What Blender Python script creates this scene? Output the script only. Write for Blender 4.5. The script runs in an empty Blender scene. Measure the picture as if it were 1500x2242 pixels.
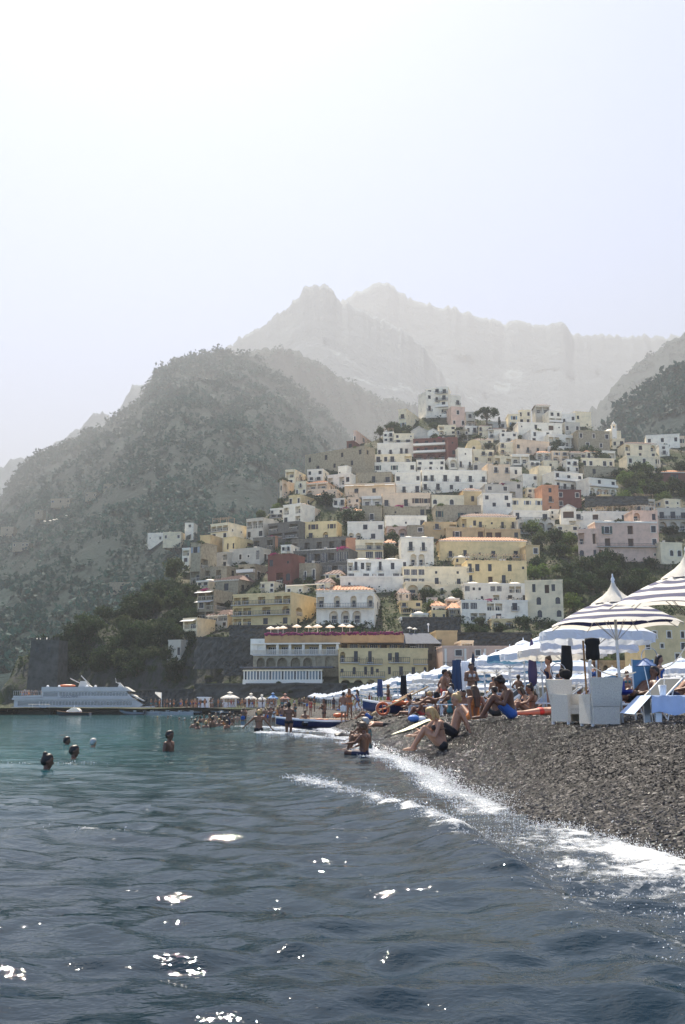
import bpy, math, random
import numpy as np
from mathutils import Vector, Matrix
from math import sin, cos, pi, radians as R, sqrt, atan2

random.seed(7)
rng = np.random.default_rng(11)
SC = bpy.context.scene
COL = SC.collection

# ---------------------------------------------------------------- camera
F, PW, PH, HOR, EYE = 2304.0, 1500.0, 2242.0, 1552.0, 1.1
PITCH = math.atan((HOR - PH / 2) / F)
cd = bpy.data.cameras.new('camera')
cam = bpy.data.objects.new('camera', cd)
COL.objects.link(cam)
cam.location = (0, 0, EYE)
cam.rotation_euler = (pi / 2 + PITCH, 0, 0)
cd.sensor_fit = 'VERTICAL'
cd.sensor_height = 36.0
cd.sensor_width = 24.0
cd.lens = F / PH * 36.0
cd.clip_start, cd.clip_end = 0.1, 20000
SC.camera = cam

# ---------------------------------------------------------------- sky, sun, exposure
SUN_AZ, SUN_EL = -14.0, 57.0          # degrees: azimuth to the right of the view direction, elevation
wd = bpy.data.worlds.new('World')
SC.world = wd
wd.use_nodes = True
nt = wd.node_tree
sky = nt.nodes.new('ShaderNodeTexSky')
sky.sky_type = 'NISHITA'
sky.sun_disc = False
sky.sun_elevation = R(SUN_EL)
sky.sun_rotation = R(SUN_AZ)
sky.air_density, sky.dust_density, sky.ozone_density, sky.altitude = 0.29, 0.34, 0.2, 0
bg = nt.nodes['Background']
bg.inputs['Strength'].default_value = 0.15
nt.links.new(sky.outputs[0], bg.inputs['Color'])
sl = bpy.data.lights.new('sun', 'SUN')
sl.energy, sl.angle, sl.color = 4.8, R(0.5), (1.0, 0.91, 0.77)
sun = bpy.data.objects.new('sun', sl)
COL.objects.link(sun)
sd = Vector((sin(R(SUN_AZ)) * cos(R(SUN_EL)), cos(R(SUN_AZ)) * cos(R(SUN_EL)), sin(R(SUN_EL))))
sun.rotation_euler = sd.to_track_quat('Z', 'Y').to_euler()
sun.location = (-60, 200, 400)
VS = SC.view_settings
VS.view_transform, VS.look, VS.gamma, VS.exposure = 'Standard', 'None', 1.0, 1.96
VS.use_curve_mapping = False
CY = SC.cycles
CY.use_denoising = True
CY.max_bounces, CY.diffuse_bounces, CY.glossy_bounces = 6, 3, 3
CY.transmission_bounces, CY.transparent_max_bounces, CY.volume_bounces = 4, 6, 1
CY.caustics_reflective = CY.caustics_refractive = False
CY.sample_clamp_indirect = 6.0
HAZE_DENSITY, HAZE_COLOR, HAZE_ANISO = 0.00027, (0.415, 0.427, 0.447, 1), 0.25

def ray(px, py):
    a, b = (px - PW / 2) / F, (PH / 2 - py) / F
    return Vector((a, cos(PITCH) - b * sin(PITCH), sin(PITCH) + b * cos(PITCH)))

def at(px, py, Y):
    d = ray(px, py)
    k = Y / d.y
    return Vector((d.x * k, Y, EYE + d.z * k))

def yground(px, py, z):
    """the distance at which the sight line through a point of the photograph meets the height z"""
    d = ray(px, py)
    k = (z - EYE) / d.z
    return Vector((d.x * k, d.y * k, z))

# ---------------------------------------------------------------- materials
MATS = {}
def nodes(name):
    m = bpy.data.materials.new(name)
    m.use_nodes = True
    t = m.node_tree
    return m, t, t.nodes['Principled BSDF'], t.nodes['Material Output']

def N(t, typ, **kw):
    n = t.nodes.new(typ)
    for k, v in kw.items():
        if k.startswith('i_'):
            n.inputs[k[2:]].default_value = v
        else:
            setattr(n, k, v)
    return n

def ramp(t, fac, stops):
    r = t.nodes.new('ShaderNodeValToRGB')
    while len(r.color_ramp.elements) < len(stops):
        r.color_ramp.elements.new(0.5)
    for e, (p, c) in zip(r.color_ramp.elements, stops):
        e.position = p
        e.color = (*c, 1)
    t.links.new(fac, r.inputs[0])
    return r.outputs[0]

def mat(name, col, rough=0.6, var=0.0, scale=3.0, metal=0.0, spec=0.4, bump=0.0, trans=0.0, vary=0.0, coords='Object'):
    """one plain material: base colour with grain, wear and (vary) a tint of its own for each object"""
    key = name
    if key in MATS:
        return MATS[key]
    m, t, b, out = nodes(name)
    b.inputs['Roughness'].default_value = rough
    b.inputs['Metallic'].default_value = metal
    b.inputs['Specular IOR Level'].default_value = spec
    src = None
    if var or bump:
        tc = N(t, 'ShaderNodeTexCoord')
        nz = N(t, 'ShaderNodeTexNoise', i_Scale=scale, i_Detail=6.0, i_Roughness=0.65)
        t.links.new(tc.outputs[coords], nz.inputs['Vector'])
        c = np.array(col)
        src = ramp(t, nz.outputs['Fac'], [(0.28, tuple(c * (1 - var))), (0.5, tuple(c)), (0.74, tuple(np.minimum(c * (1 + 0.6 * var), 0.95)))])
        if bump:
            bp = N(t, 'ShaderNodeBump', i_Strength=bump, i_Distance=0.1)
            t.links.new(nz.outputs['Fac'], bp.inputs['Height'])
            t.links.new(bp.outputs[0], b.inputs['Normal'])
    if vary:
        oi = N(t, 'ShaderNodeObjectInfo')
        mr = N(t, 'ShaderNodeMapRange', i_3=1 - vary, i_4=1 + vary) if False else N(t, 'ShaderNodeMath', operation='MULTIPLY_ADD')
        mr.inputs[1].default_value, mr.inputs[2].default_value = 2 * vary, 1 - vary
        t.links.new(oi.outputs['Random'], mr.inputs[0])
        hs = N(t, 'ShaderNodeHueSaturation')
        if src is None:
            hs.inputs['Color'].default_value = (*col, 1)
        else:
            t.links.new(src, hs.inputs['Color'])
        t.links.new(mr.outputs[0], hs.inputs['Value'])
        src = hs.outputs[0]
    if src is None:
        b.inputs['Base Color'].default_value = (*col, 1)
    else:
        t.links.new(src, b.inputs['Base Color'])
    if trans:
        tr = N(t, 'ShaderNodeBsdfTranslucent')
        if src is None:
            tr.inputs['Color'].default_value = (*col, 1)
        else:
            t.links.new(src, tr.inputs['Color'])
        mx = N(t, 'ShaderNodeMixShader', i_Fac=trans)
        t.links.new(b.outputs[0], mx.inputs[1])
        t.links.new(tr.outputs[0], mx.inputs[2])
        t.links.new(mx.outputs[0], out.inputs['Surface'])
    MATS[key] = m
    return m

# ---------------------------------------------------------------- mesh builder
class MB:
    def __init__(s):
        s.v, s.f, s.m = [], [], []
        s.M = Matrix.Identity(4)
    def add(s, vs, fs, mi=0):
        o = len(s.v)
        M = s.M
        s.v += [tuple(M @ Vector(p)) for p in vs]
        s.f += [tuple(i + o for i in f) for f in fs]
        s.m += [mi] * len(fs)
        return s
    def quad(s, a, b, c, d, mi=0):
        return s.add([a, b, c, d], [(0, 1, 2, 3)], mi)
    def box(s, x0, x1, y0, y1, z0, z1, mi=0):
        v = [(x0, y0, z0), (x1, y0, z0), (x1, y1, z0), (x0, y1, z0), (x0, y0, z1), (x1, y0, z1), (x1, y1, z1), (x0, y1, z1)]
        return s.add(v, [(0, 3, 2, 1), (4, 5, 6, 7), (0, 1, 5, 4), (1, 2, 6, 5), (2, 3, 7, 6), (3, 0, 4, 7)], mi)
    def tube(s, pts, r, n=6, mi=0, caps=True):
        pts = [Vector(p) for p in pts]
        rs = r if isinstance(r, (list, tuple)) else [r] * len(pts)
        vs, fs = [], []
        for i, p in enumerate(pts):
            d = (pts[min(i + 1, len(pts) - 1)] - pts[max(i - 1, 0)]).normalized()
            u = d.orthogonal().normalized() if abs(d.z) < 0.95 else Vector((1, 0, 0))
            u = (u - d * u.dot(d)).normalized()
            if abs(d.z) < 0.95:
                u = d.cross(Vector((0, 0, 1))).normalized()
            w = d.cross(u)
            for k in range(n):
                a = 2 * pi * k / n
                vs.append(p + (u * cos(a) + w * sin(a)) * rs[i])
        for i in range(len(pts) - 1):
            for k in range(n):
                a, b = i * n + k, i * n + (k + 1) % n
                fs.append((a, b, b + n, a + n))
        if caps:
            fs.append(tuple(range(n))[::-1])
            fs.append(tuple(range((len(pts) - 1) * n, len(pts) * n)))
        return s.add(vs, fs, mi)
    def lathe(s, prof, n=16, mi=0, c=(0, 0, 0), squash=1.0, a0=0.0, a1=2 * pi):
        vs, fs = [], []
        full = abs(a1 - a0 - 2 * pi) < 1e-6
        k = n if full else n + 1
        for r, z in prof:
            for i in range(k):
                a = a0 + (a1 - a0) * i / n
                vs.append((c[0] + r * cos(a), c[1] + r * sin(a) * squash, c[2] + z))
        for j in range(len(prof) - 1):
            for i in range(n):
                i2 = (i + 1) % k
                fs.append((j * k + i, j * k + i2, (j + 1) * k + i2, (j + 1) * k + i))
        return s.add(vs, fs, mi)
    def ball(s, c, r, n=10, m=6, mi=0):
        rx, ry, rz = r if isinstance(r, (tuple, list)) else (r, r, r)
        vs, fs = [], []
        for j in range(m + 1):
            t = pi * j / m
            for i in range(n):
                a = 2 * pi * i / n
                vs.append((c[0] + rx * sin(t) * cos(a), c[1] + ry * sin(t) * sin(a), c[2] - rz * cos(t)))
        for j in range(m):
            for i in range(n):
                fs.append((j * n + i, j * n + (i + 1) % n, (j + 1) * n + (i + 1) % n, (j + 1) * n + i))
        return s.add(vs, fs, mi)
    def prism(s, poly, y0, y1, mi=0):
        """a polygon in x,z drawn out along y"""
        n = len(poly)
        vs = [(x, y0, z) for x, z in poly] + [(x, y1, z) for x, z in poly]
        fs = [tuple(range(n)), tuple(range(n, 2 * n))[::-1]] + [(i, i + n, (i + 1) % n + n, (i + 1) % n) for i in range(n)]
        return s.add(vs, fs, mi)
    def mesh(s, name, mats, smooth=False):
        me = bpy.data.meshes.new(name)
        me.from_pydata(s.v, [], s.f)
        for m in (mats if isinstance(mats, (list, tuple)) else [mats]):
            me.materials.append(m)
        if any(s.m):
            me.polygons.foreach_set('material_index', s.m)
        if smooth:
            me.polygons.foreach_set('use_smooth', [True] * len(s.f))
        me.update()
        return me
    def build(s, name, mats, parent=None, loc=(0, 0, 0), rz=0.0, smooth=False):
        return put(name, s.mesh(name, mats, smooth), parent, loc, rz)

def put(name, me, parent=None, loc=(0, 0, 0), rz=0.0, scale=None):
    o = bpy.data.objects.new(name, me)
    COL.objects.link(o)
    o.parent = parent
    o.location = loc
    o.rotation_euler = (0, 0, rz)
    if scale is not None:
        o.scale = scale if isinstance(scale, (tuple, list)) else (scale,) * 3
    return o

def tag(o, label=None, cat=None, group=None, kind=None):
    for k, v in (('label', label), ('category', cat), ('group', group), ('kind', kind)):
        if v:
            o[k] = v
    return o

def thing(name, label, cat, loc=(0, 0, 0), rz=0.0, group=None):
    o = bpy.data.objects.new(name, None)
    COL.objects.link(o)
    o.location = loc
    o.rotation_euler = (0, 0, rz)
    o.empty_display_size = 0.3
    return tag(o, label, cat, group)

KIDS = {}
def copy_tree(o, loc=None, rz=None, label=None, group=None, scale=None, kids=None):
    """a copy of a thing with copies of its parts and sub-parts (mesh data shared)"""
    if kids is None:
        kids = {}
        for c in COL.objects:
            if c.parent:
                kids.setdefault(c.parent.name, []).append(c)
    def rec(a, par):
        c = a.copy()
        COL.objects.link(c)
        if par:
            c.parent = par
        for ch in kids.get(a.name, []):
            rec(ch, c)
        return c
    c = rec(o, None)
    if loc is not None:
        c.location = loc
    if rz is not None:
        c.rotation_euler = (0, 0, rz)
    if scale is not None:
        c.scale = scale if isinstance(scale, (tuple, list)) else (scale,) * 3
    if label:
        c['label'] = label
    if group:
        c['group'] = group
    return c
def kidmap(*os):
    k = {}
    names = {o.name for o in os}
    allk = {}
    for c in COL.objects:
        if c.parent:
            allk.setdefault(c.parent.name, []).append(c)
    return allk

def np_mesh(name, V, Fq, mats, smooth=True, attrs=None):
    """a mesh from arrays; Fq is (n,3) or (n,4)"""
    me = bpy.data.meshes.new(name)
    n, k = Fq.shape
    me.vertices.add(len(V))
    me.vertices.foreach_set('co', np.ascontiguousarray(V, dtype=np.float32).ravel())
    me.loops.add(n * k)
    me.loops.foreach_set('vertex_index', np.ascontiguousarray(Fq, dtype=np.int32).ravel())
    me.polygons.add(n)
    me.polygons.foreach_set('loop_start', np.arange(0, n * k, k, dtype=np.int32))
    me.polygons.foreach_set('loop_total', np.full(n, k, dtype=np.int32))
    me.polygons.foreach_set('use_smooth', np.full(n, smooth, dtype=bool))
    for m in (mats if isinstance(mats, (list, tuple)) else [mats]):
        me.materials.append(m)
    for an, arr in (attrs or {}).items():
        if arr.ndim == 2:
            a = me.attributes.new(an, 'FLOAT_COLOR', 'POINT')
            a.data.foreach_set('color', np.ascontiguousarray(arr, dtype=np.float32).ravel())
        else:
            a = me.attributes.new(an, 'FLOAT', 'POINT')
            a.data.foreach_set('value', np.ascontiguousarray(arr, dtype=np.float32))
    me.update(calc_edges=True)
    return me

def grid_faces(nu, nv):
    i = np.arange(nu * nv).reshape(nu, nv)
    return np.stack([i[:-1, :-1], i[1:, :-1], i[1:, 1:], i[:-1, 1:]], -1).reshape(-1, 4)

# smooth value noise on arrays
_P = rng.permutation(512)
_PV = rng.random(512)
def vnoise(x, y):
    xi, yi = np.floor(x).astype(int), np.floor(y).astype(int)
    fx, fy = x - xi, y - yi
    fx, fy = fx * fx * (3 - 2 * fx), fy * fy * (3 - 2 * fy)
    h = lambda a, b: _PV[(_P[a & 255] + b) & 511]
    return (h(xi, yi) * (1 - fx) + h(xi + 1, yi) * fx) * (1 - fy) + (h(xi, yi + 1) * (1 - fx) + h(xi + 1, yi + 1) * fx) * fy
def fbm(x, y, o=4, g=0.5):
    s, a, k = 0, 1.0, 0
    for i in range(o):
        s = s + a * vnoise(x + 17.3 * i, y - 9.1 * i)
        k += a
        a *= g
        x, y = x * 2.03, y * 2.03
    return s / k

ICO_V = None
def ico():
    global ICO_V
    t = (1 + 5 ** 0.5) / 2
    v = np.array([(-1, t, 0), (1, t, 0), (-1, -t, 0), (1, -t, 0), (0, -1, t), (0, 1, t), (0, -1, -t), (0, 1, -t), (t, 0, -1), (t, 0, 1), (-t, 0, -1), (-t, 0, 1)], float)
    v /= np.linalg.norm(v[0])
    f = np.array([(0, 11, 5), (0, 5, 1), (0, 1, 7), (0, 7, 10), (0, 10, 11), (1, 5, 9), (5, 11, 4), (11, 10, 2), (10, 7, 6), (7, 1, 8), (3, 9, 4), (3, 4, 2), (3, 2, 6), (3, 6, 8), (3, 8, 9), (4, 9, 5), (2, 4, 11), (6, 2, 10), (8, 6, 7), (9, 8, 1)])
    return v, f

def rand_rot(n):
    q = rng.normal(size=(n, 4))
    q /= np.linalg.norm(q, axis=1)[:, None]
    w, x, y, z = q.T
    return np.stack([1 - 2 * (y * y + z * z), 2 * (x * y - z * w), 2 * (x * z + y * w), 2 * (x * y + z * w), 1 - 2 * (x * x + z * z), 2 * (y * z - x * w), 2 * (x * z - y * w), 2 * (y * z + x * w), 1 - 2 * (x * x + y * y)], -1).reshape(n, 3, 3)
# ================================================================ THE LAND
# distance of the town's ground for a sight line (x, y of the photograph): the hill climbs away from the beach
_Y = [820, 850, 930, 1000, 1100, 1200, 1300, 1400, 1500, 1530, 1545]
_D1 = [585, 560, 520, 472, 410, 355, 305, 257, 224, 214, 205]
_D2 = [585, 560, 520, 472, 412, 362, 314, 268, 256, 252, 247]
def DIST(x, y):
    w = np.clip((640 - np.asarray(x, float)) / 150, 0, 1)
    w = w * w * (3 - 2 * w)
    return (1 - w) * np.interp(y, _Y, _D1) + w * np.interp(y, _Y, _D2) + np.clip(620 - np.asarray(x, float), 0, None) * 0.06
_TX = [-120, 0, 28, 38, 60, 100, 140, 190, 290, 360, 400, 470, 560, 600, 640, 690, 765, 830, 875, 930, 1040, 1100, 1240, 1300, 1345, 1440, 1500, 1700, 2000]
_TY = [1560, 1556, 1530, 1455, 1432, 1428, 1408, 1375, 1325, 1275, 1235, 1165, 1138, 1112, 1068, 1020, 978, 955, 925, 912, 912, 922, 926, 932, 962, 985, 975, 965, 960]

def land_z(X, Y):
    """height of the town hill at X, Y"""
    X, Y = np.asarray(X, float), np.asarray(Y, float)
    x = PW / 2 + X / Y * F * 0.985
    ytop = np.interp(x, _TX, _TY)
    yy = np.linspace(820, 1545, 146)
    w = np.clip((640 - x) / 150, 0, 1)
    w = w * w * (3 - 2 * w)
    Yb = Y - np.clip(620 - x, 0, None) * 0.06
    y1 = np.interp(-Yb, -np.interp(yy, _Y, _D1), yy)
    y2 = np.interp(-Yb, -np.interp(yy, _Y, _D2), yy)
    y = (1 - w) * y1 + w * y2
    Yr = DIST(x, ytop)
    over = np.maximum(Y - Yr, 0)
    y = np.maximum(y, ytop)
    b = (PH / 2 - y) / F
    sl = (sin(PITCH) + b * cos(PITCH)) / (cos(PITCH) - b * sin(PITCH))
    z = EYE + sl * np.minimum(Y, Yr)
    return np.maximum(z - over * 0.75, -3.5)

def ground_at(px, py):
    """the point of the town hill on the sight line through px, py"""
    return at(px, py, float(DIST(px, py)))

# shoreline of the beach: X of the water's edge for each Y
_SY = [-30, 0, 5, 6.5, 8, 10.6, 14, 20, 27, 40, 60, 90, 120, 150, 185, 215, 235, 250, 262]
_SX = [6.0, 4.2, 3.4, 2.9, 2.35, 1.9, 1.75, 1.7, 1.15, 0.5, -0.6, -2.6, -5.5, -9.0, -15.0, -24.0, -34.0, -50.0, -75.0]
def shore(Y):
    return np.interp(Y, _SY, _SX)
def beach_z(X, Y):
    X, Y = np.asarray(X, float), np.asarray(Y, float)
    s = X - shore(Y)
    cusp = 0.05 * np.sin(Y * 0.55) * np.clip(s, 0, 1)
    h = 0.9 * np.clip(Y / 14, 0.72, 1.0)
    z = np.where(s < 0, 0.16 * s, h * (1 - np.exp(-np.clip(s, 0, None) / 2.1 * (1 + 0.35 * np.clip(s, 0, 3)))))
    z = z + (0.07 * (fbm(X * 1.9, Y * 0.9, 3) - 0.5)) * np.clip(s * 1.5, 0, 1)
    z = z + cusp + 0.05 * (fbm(X * 0.6, Y * 0.6, 3) - 0.5) * np.clip(s, 0, 1) + 0.10 * (fbm(X * 0.16 + 5, Y * 0.16, 2) - 0.5) * np.clip(s - 3, 0, 1)
    z = z + np.clip((Y - 170) / 40, 0, 1) * np.clip(s / 10, 0, 1) * 0.8
    return np.maximum(z, -2.6)

# ---- ground materials
def soil_mat():
    m, t, b, out = nodes('hillside_soil')
    tc = N(t, 'ShaderNodeTexCoord')
    n1 = N(t, 'ShaderNodeTexNoise', i_Scale=0.09, i_Detail=8.0, i_Roughness=0.7)
    t.links.new(tc.outputs['Object'], n1.inputs['Vector'])
    c = ramp(t, n1.outputs['Fac'], [(0.30, (0.018, 0.030, 0.014)), (0.46, (0.045, 0.058, 0.028)), (0.56, (0.10, 0.095, 0.065)), (0.72, (0.20, 0.18, 0.145))])
    t.links.new(c, b.inputs['Base Color'])
    n2 = N(t, 'ShaderNodeTexNoise', i_Scale=0.8, i_Detail=8.0, i_Roughness=0.75)
    t.links.new(tc.outputs['Object'], n2.inputs['Vector'])
    bp = N(t, 'ShaderNodeBump', i_Strength=0.9, i_Distance=0.8)
    t.links.new(n2.outputs['Fac'], bp.inputs['Height'])
    t.links.new(bp.outputs[0], b.inputs['Normal'])
    b.inputs['Roughness'].default_value = 0.95
    b.inputs['Specular IOR Level'].default_value = 0.1
    return m
def rock_mat(name, dark, light, sc, veg=(0.03, 0.045, 0.02)):
    m, t, b, out = nodes(name)
    tc = N(t, 'ShaderNodeTexCoord')
    mp = N(t, 'ShaderNodeMapping')
    mp.inputs['Scale'].default_value = (sc, sc, sc * 0.45)
    t.links.new(tc.outputs['Object'], mp.inputs['Vector'])
    n1 = N(t, 'ShaderNodeTexNoise', i_Scale=1.0, i_Detail=9.0, i_Roughness=0.7)
    t.links.new(mp.outputs[0], n1.inputs['Vector'])
    c = ramp(t, n1.outputs['Fac'], [(0.34, veg), (0.48, dark), (0.56, veg), (0.72, light)])
    t.links.new(c, b.inputs['Base Color'])
    bp = N(t, 'ShaderNodeBump', i_Strength=1.0, i_Distance=0.5 / sc)
    t.links.new(n1.outputs['Fac'], bp.inputs['Height'])
    t.links.new(bp.outputs[0], b.inputs['Normal'])
    b.inputs['Roughness'].default_value = 0.95
    b.inputs['Specular IOR Level'].default_value = 0.1
    return m
M_SOIL = soil_mat()
M_CLIFF = rock_mat('cliff_rock', (0.07, 0.07, 0.065), (0.2, 0.19, 0.17), 0.16)
M_HILL = rock_mat('wooded_hill_ground', (0.010, 0.032, 0.033), (0.042, 0.072, 0.070), 0.02, (0.006, 0.024, 0.025))  # blue-green of the distant haze is put into this ground colour
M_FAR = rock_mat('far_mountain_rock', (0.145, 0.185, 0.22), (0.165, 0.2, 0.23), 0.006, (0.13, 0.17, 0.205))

# town hill and headland
gx = np.linspace(-230, 330, 240)
gy = np.concatenate([np.linspace(200, 300, 60), np.linspace(302, 720, 130)])
GX, GY = np.meshgrid(gx, gy, indexing='ij')
GZ = land_z(GX, GY)
slope = np.abs(np.gradient(GZ, axis=1))
GZ = GZ + (fbm(GX * 0.11, GY * 0.11, 4) - 0.5) * 2.2 * np.clip((GZ + 1) / 8, 0, 1) - 0.5
V = np.stack([GX, GY, GZ], -1)
cl = np.clip((PW / 2 + GX / GY * F - 560) / -60, 0, 1) * np.clip((GZ - 0.5) / 3, 0, 1) * np.clip((34 - GZ) / 8, 0, 1)
V[..., 1] += (fbm(GX * 0.16 + GZ * 0.05, GZ * 0.16, 4) - 0.5) * 9 * cl     # crags of the sea cliff
V[..., 0] += (fbm(GX * 0.2 + 30, GZ * 0.13 + GY * 0.1, 4) - 0.5) * 6 * cl
me = np_mesh('hillside', V.reshape(-1, 3), grid_faces(*GX.shape), [M_SOIL, M_CLIFF])
fc = grid_faces(*GX.shape)
me.polygons.foreach_set('material_index', (cl.reshape(-1)[fc[:, 0]] > 0.3).astype(np.int32))
tag(put('hillside', me), kind='structure')

# beach
by = np.concatenate([np.linspace(-25, 4, 15), np.linspace(4.3, 32, 150), np.linspace(33, 262, 140)])
bs = np.concatenate([np.linspace(-9, -1.2, 10), np.linspace(-1, 9, 80), np.linspace(9.6, 40, 40), [60, 110, 200]])
BS, BY = np.meshgrid(bs, by, indexing='ij')
BX = BS + shore(BY)
V = np.stack([BX, BY, beach_z(BX, BY)], -1)
def pebble_base(name, wet):
    m, t, b, out = nodes(name)
    tc = N(t, 'ShaderNodeTexCoord')
    v = N(t, 'ShaderNodeTexVoronoi', i_Scale=22.0)
    t.links.new(tc.outputs['Object'], v.inputs['Vector'])
    cw = N(t, 'ShaderNodeSeparateColor')
    t.links.new(v.outputs['Color'], cw.inputs[0])
    c = ramp(t, cw.outputs[0], [(0.0, (0.006, 0.006, 0.006)), (0.5, (0.016, 0.015, 0.014)), (0.85, (0.05, 0.046, 0.043)), (1.0, (0.16, 0.15, 0.14))])
    t.links.new(c, b.inputs['Base Color'])
    bp = N(t, 'ShaderNodeBump', i_Strength=1.0, i_Distance=0.03)
    bp.invert = True
    t.links.new(v.outputs['Distance'], bp.inputs['Height'])
    t.links.new(bp.outputs[0], b.inputs['Normal'])
    b.inputs['Roughness'].default_value = 0.7
    b.inputs['Specular IOR Level'].default_value = 0.12
    return m
tag(put('beach', np_mesh('beach', V.reshape(-1, 3), grid_faces(*BX.shape), pebble_base('shingle_ground', 0))), kind='structure')

# seabed far out, and under everything
mb = MB()
mb.quad((-8800, -300, -3.6), (8800, -300, -3.6), (8800, 13000, -3.6), (-8800, 13000, -3.6))
tag(mb.build('seabed', mat('seabed_sand', (0.06, 0.07, 0.06), 0.9)), kind='structure')

# ---------------------------------------------------------------- hills and mountains
def crest(name, pts, Dr, toe, m, rough, seed, back=0.5, expo=0.85, nx=220, nt=60, zt=-2.0, gully=1.0):
    """a hill whose crest runs through the given sight lines at distance Dr and whose foot lies at distance toe"""
    pts = sorted(pts)
    px = np.linspace(pts[0][0], pts[-1][0], nx)
    py = np.interp(px, [p[0] for p in pts], [p[1] for p in pts])
    P = np.array([tuple(at(a, b, Dr)) for a, b in zip(px, py)])
    dd = (fbm(P[:, 0] / Dr * 9 + seed, P[:, 0] * 0 + seed, 3) - 0.5) * Dr * (0.12 if Dr < 2500 else 0.04)
    k = 1 + dd / Dr
    P[:, 0] *= k
    P[:, 1] *= k
    P[:, 2] = EYE + (P[:, 2] - EYE) * k
    cz = (fbm(P[:, 0] / Dr * 110, P[:, 0] * 0 + seed, 4, 0.65) - 0.5) * Dr * 0.009
    cz = cz + np.round(fbm(P[:, 0] / Dr * 320, P[:, 0] * 0 + 3 * seed, 2) * 5) / 5 * Dr * 0.007 * (Dr > 2000)
    t = np.concatenate([np.linspace(0, 1, nt), 1 + np.linspace(0.04, 1, 14)])
    T, _ = np.meshgrid(t, px, indexing='ij')
    X0, Y0, Z0 = (np.broadcast_to(P[:, i], T.shape) for i in range(3))
    kw = nx // 7 * 2 + 1
    ker = np.hanning(kw + 2)[1:-1]
    zs_ = np.convolve(np.pad(P[:, 2], kw // 2, mode='edge'), ker / ker.sum(), mode='valid')
    wz = np.clip(T, 0, 1) ** 4
    Z0 = zs_[None, :] * (1 - wz) + Z0 * wz            # the notches of the crest fade out down the slope
    Tf = np.minimum(T, 1)
    over = np.maximum(T - 1, 0)
    fy = toe + (Y0 - toe) * Tf + over * Dr * back
    X = X0 * (0.75 + 0.25 * Tf) * (fy / Y0) / (0.75 + 0.25 * Tf) + (fbm(T * 3 + seed, X0 / Dr * 14, 3) - 0.5) * Dr * 0.02 * (1 - Tf)
    Z = zt + (Z0 - zt) * Tf ** expo * (1 - over)
    Z = Z + cz[None, :] * Tf ** 9 * np.clip(1 - over * 8, 0, 1)
    g = (np.abs(fbm(X / Dr * 16 + seed, fy / Dr * 5, 4) - 0.5) * 2) * gully + (fbm(X / Dr * 60, fy / Dr * 60 + seed, 3) - 0.5) * 0.7
    env = np.clip(Tf * 4, 0, 1) * np.clip((1 - Tf) * 5, 0, 1)
    if Dr > 2500:
        g = (np.abs(fbm(X / Dr * 20 + seed, (fy + Z) / Dr * 14, 5) - 0.5) * 2) + (fbm(X / Dr * 70, (fy + Z) / Dr * 60 + seed, 3) - 0.5) * 0.5
    Z = Z - g * rough * env
    fy = fy - (g - 0.3) * rough * env
    V = np.stack([X, fy, Z], -1)
    me = np_mesh(name, V.reshape(-1, 3), grid_faces(*X.shape), m)
    tag(put(name, me), kind='structure')
    return V[:nt]

MIDPTS = [(-330, 1300), (-200, 1220), (-90, 1160), (0, 1110), (10, 1090), (40, 1032), (80, 1005), (120, 985), (190, 950), (240, 930), (270, 905), (310, 880), (323, 850), (345, 818), (380, 797), (430, 782), (480, 775), (530, 784), (570, 798), (620, 830), (680, 880), (720, 920), (760, 962), (810, 1010), (880, 1080), (960, 1150)]
H_MID = crest('hill', MIDPTS, 2200, 385, M_HILL, 110, 3, nx=260, expo=0.9)
H_SEC = crest('hill', [(420, 830), (500, 800), (550, 778), (590, 771), (640, 776), (700, 800), (760, 838), (820, 868), (870, 884), (930, 900), (1010, 940), (1100, 1000)], 3000, 2100, M_HILL, 66, 8, nx=140, nt=36)
H_RN = crest('hill', [(1240, 1060), (1300, 985), (1330, 930), (1342, 893), (1370, 881), (1400, 855), (1440, 830), (1470, 810), (1500, 793), (1580, 745), (1700, 690), (1850, 650)], 1100, 580, M_HILL, 26, 5, nx=160, nt=44, zt=60)
H_RM = crest('hill', [(1200, 985), (1270, 925), (1310, 893), (1330, 868), (1360, 832), (1400, 800), (1450, 766), (1500, 738), (1600, 690), (1750, 640)], 2800, 1600, M_HILL, 50, 13, nx=120, nt=40, zt=80)
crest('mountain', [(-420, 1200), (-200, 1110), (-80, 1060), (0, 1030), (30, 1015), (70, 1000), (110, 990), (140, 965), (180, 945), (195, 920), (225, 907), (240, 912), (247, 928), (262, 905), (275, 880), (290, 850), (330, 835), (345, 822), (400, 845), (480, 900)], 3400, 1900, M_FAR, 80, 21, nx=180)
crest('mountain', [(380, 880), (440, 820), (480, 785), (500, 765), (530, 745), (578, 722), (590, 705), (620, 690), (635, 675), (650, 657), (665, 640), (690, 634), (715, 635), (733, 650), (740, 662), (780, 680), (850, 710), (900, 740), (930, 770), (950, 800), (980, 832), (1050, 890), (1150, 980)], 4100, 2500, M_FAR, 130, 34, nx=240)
crest('mountain', [(560, 800), (700, 712), (755, 662), (790, 640), (830, 627), (850, 628), (880, 650), (930, 672), (1000, 684), (1050, 700), (1100, 712), (1150, 710), (1190, 722), (1220, 711), (1240, 716), (1256, 738), (1300, 740), (1380, 743), (1440, 742), (1500, 739), (1620, 730), (1800, 720), (2100, 760)], 5000, 3200, M_FAR, 150, 55, nx=260)
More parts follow.
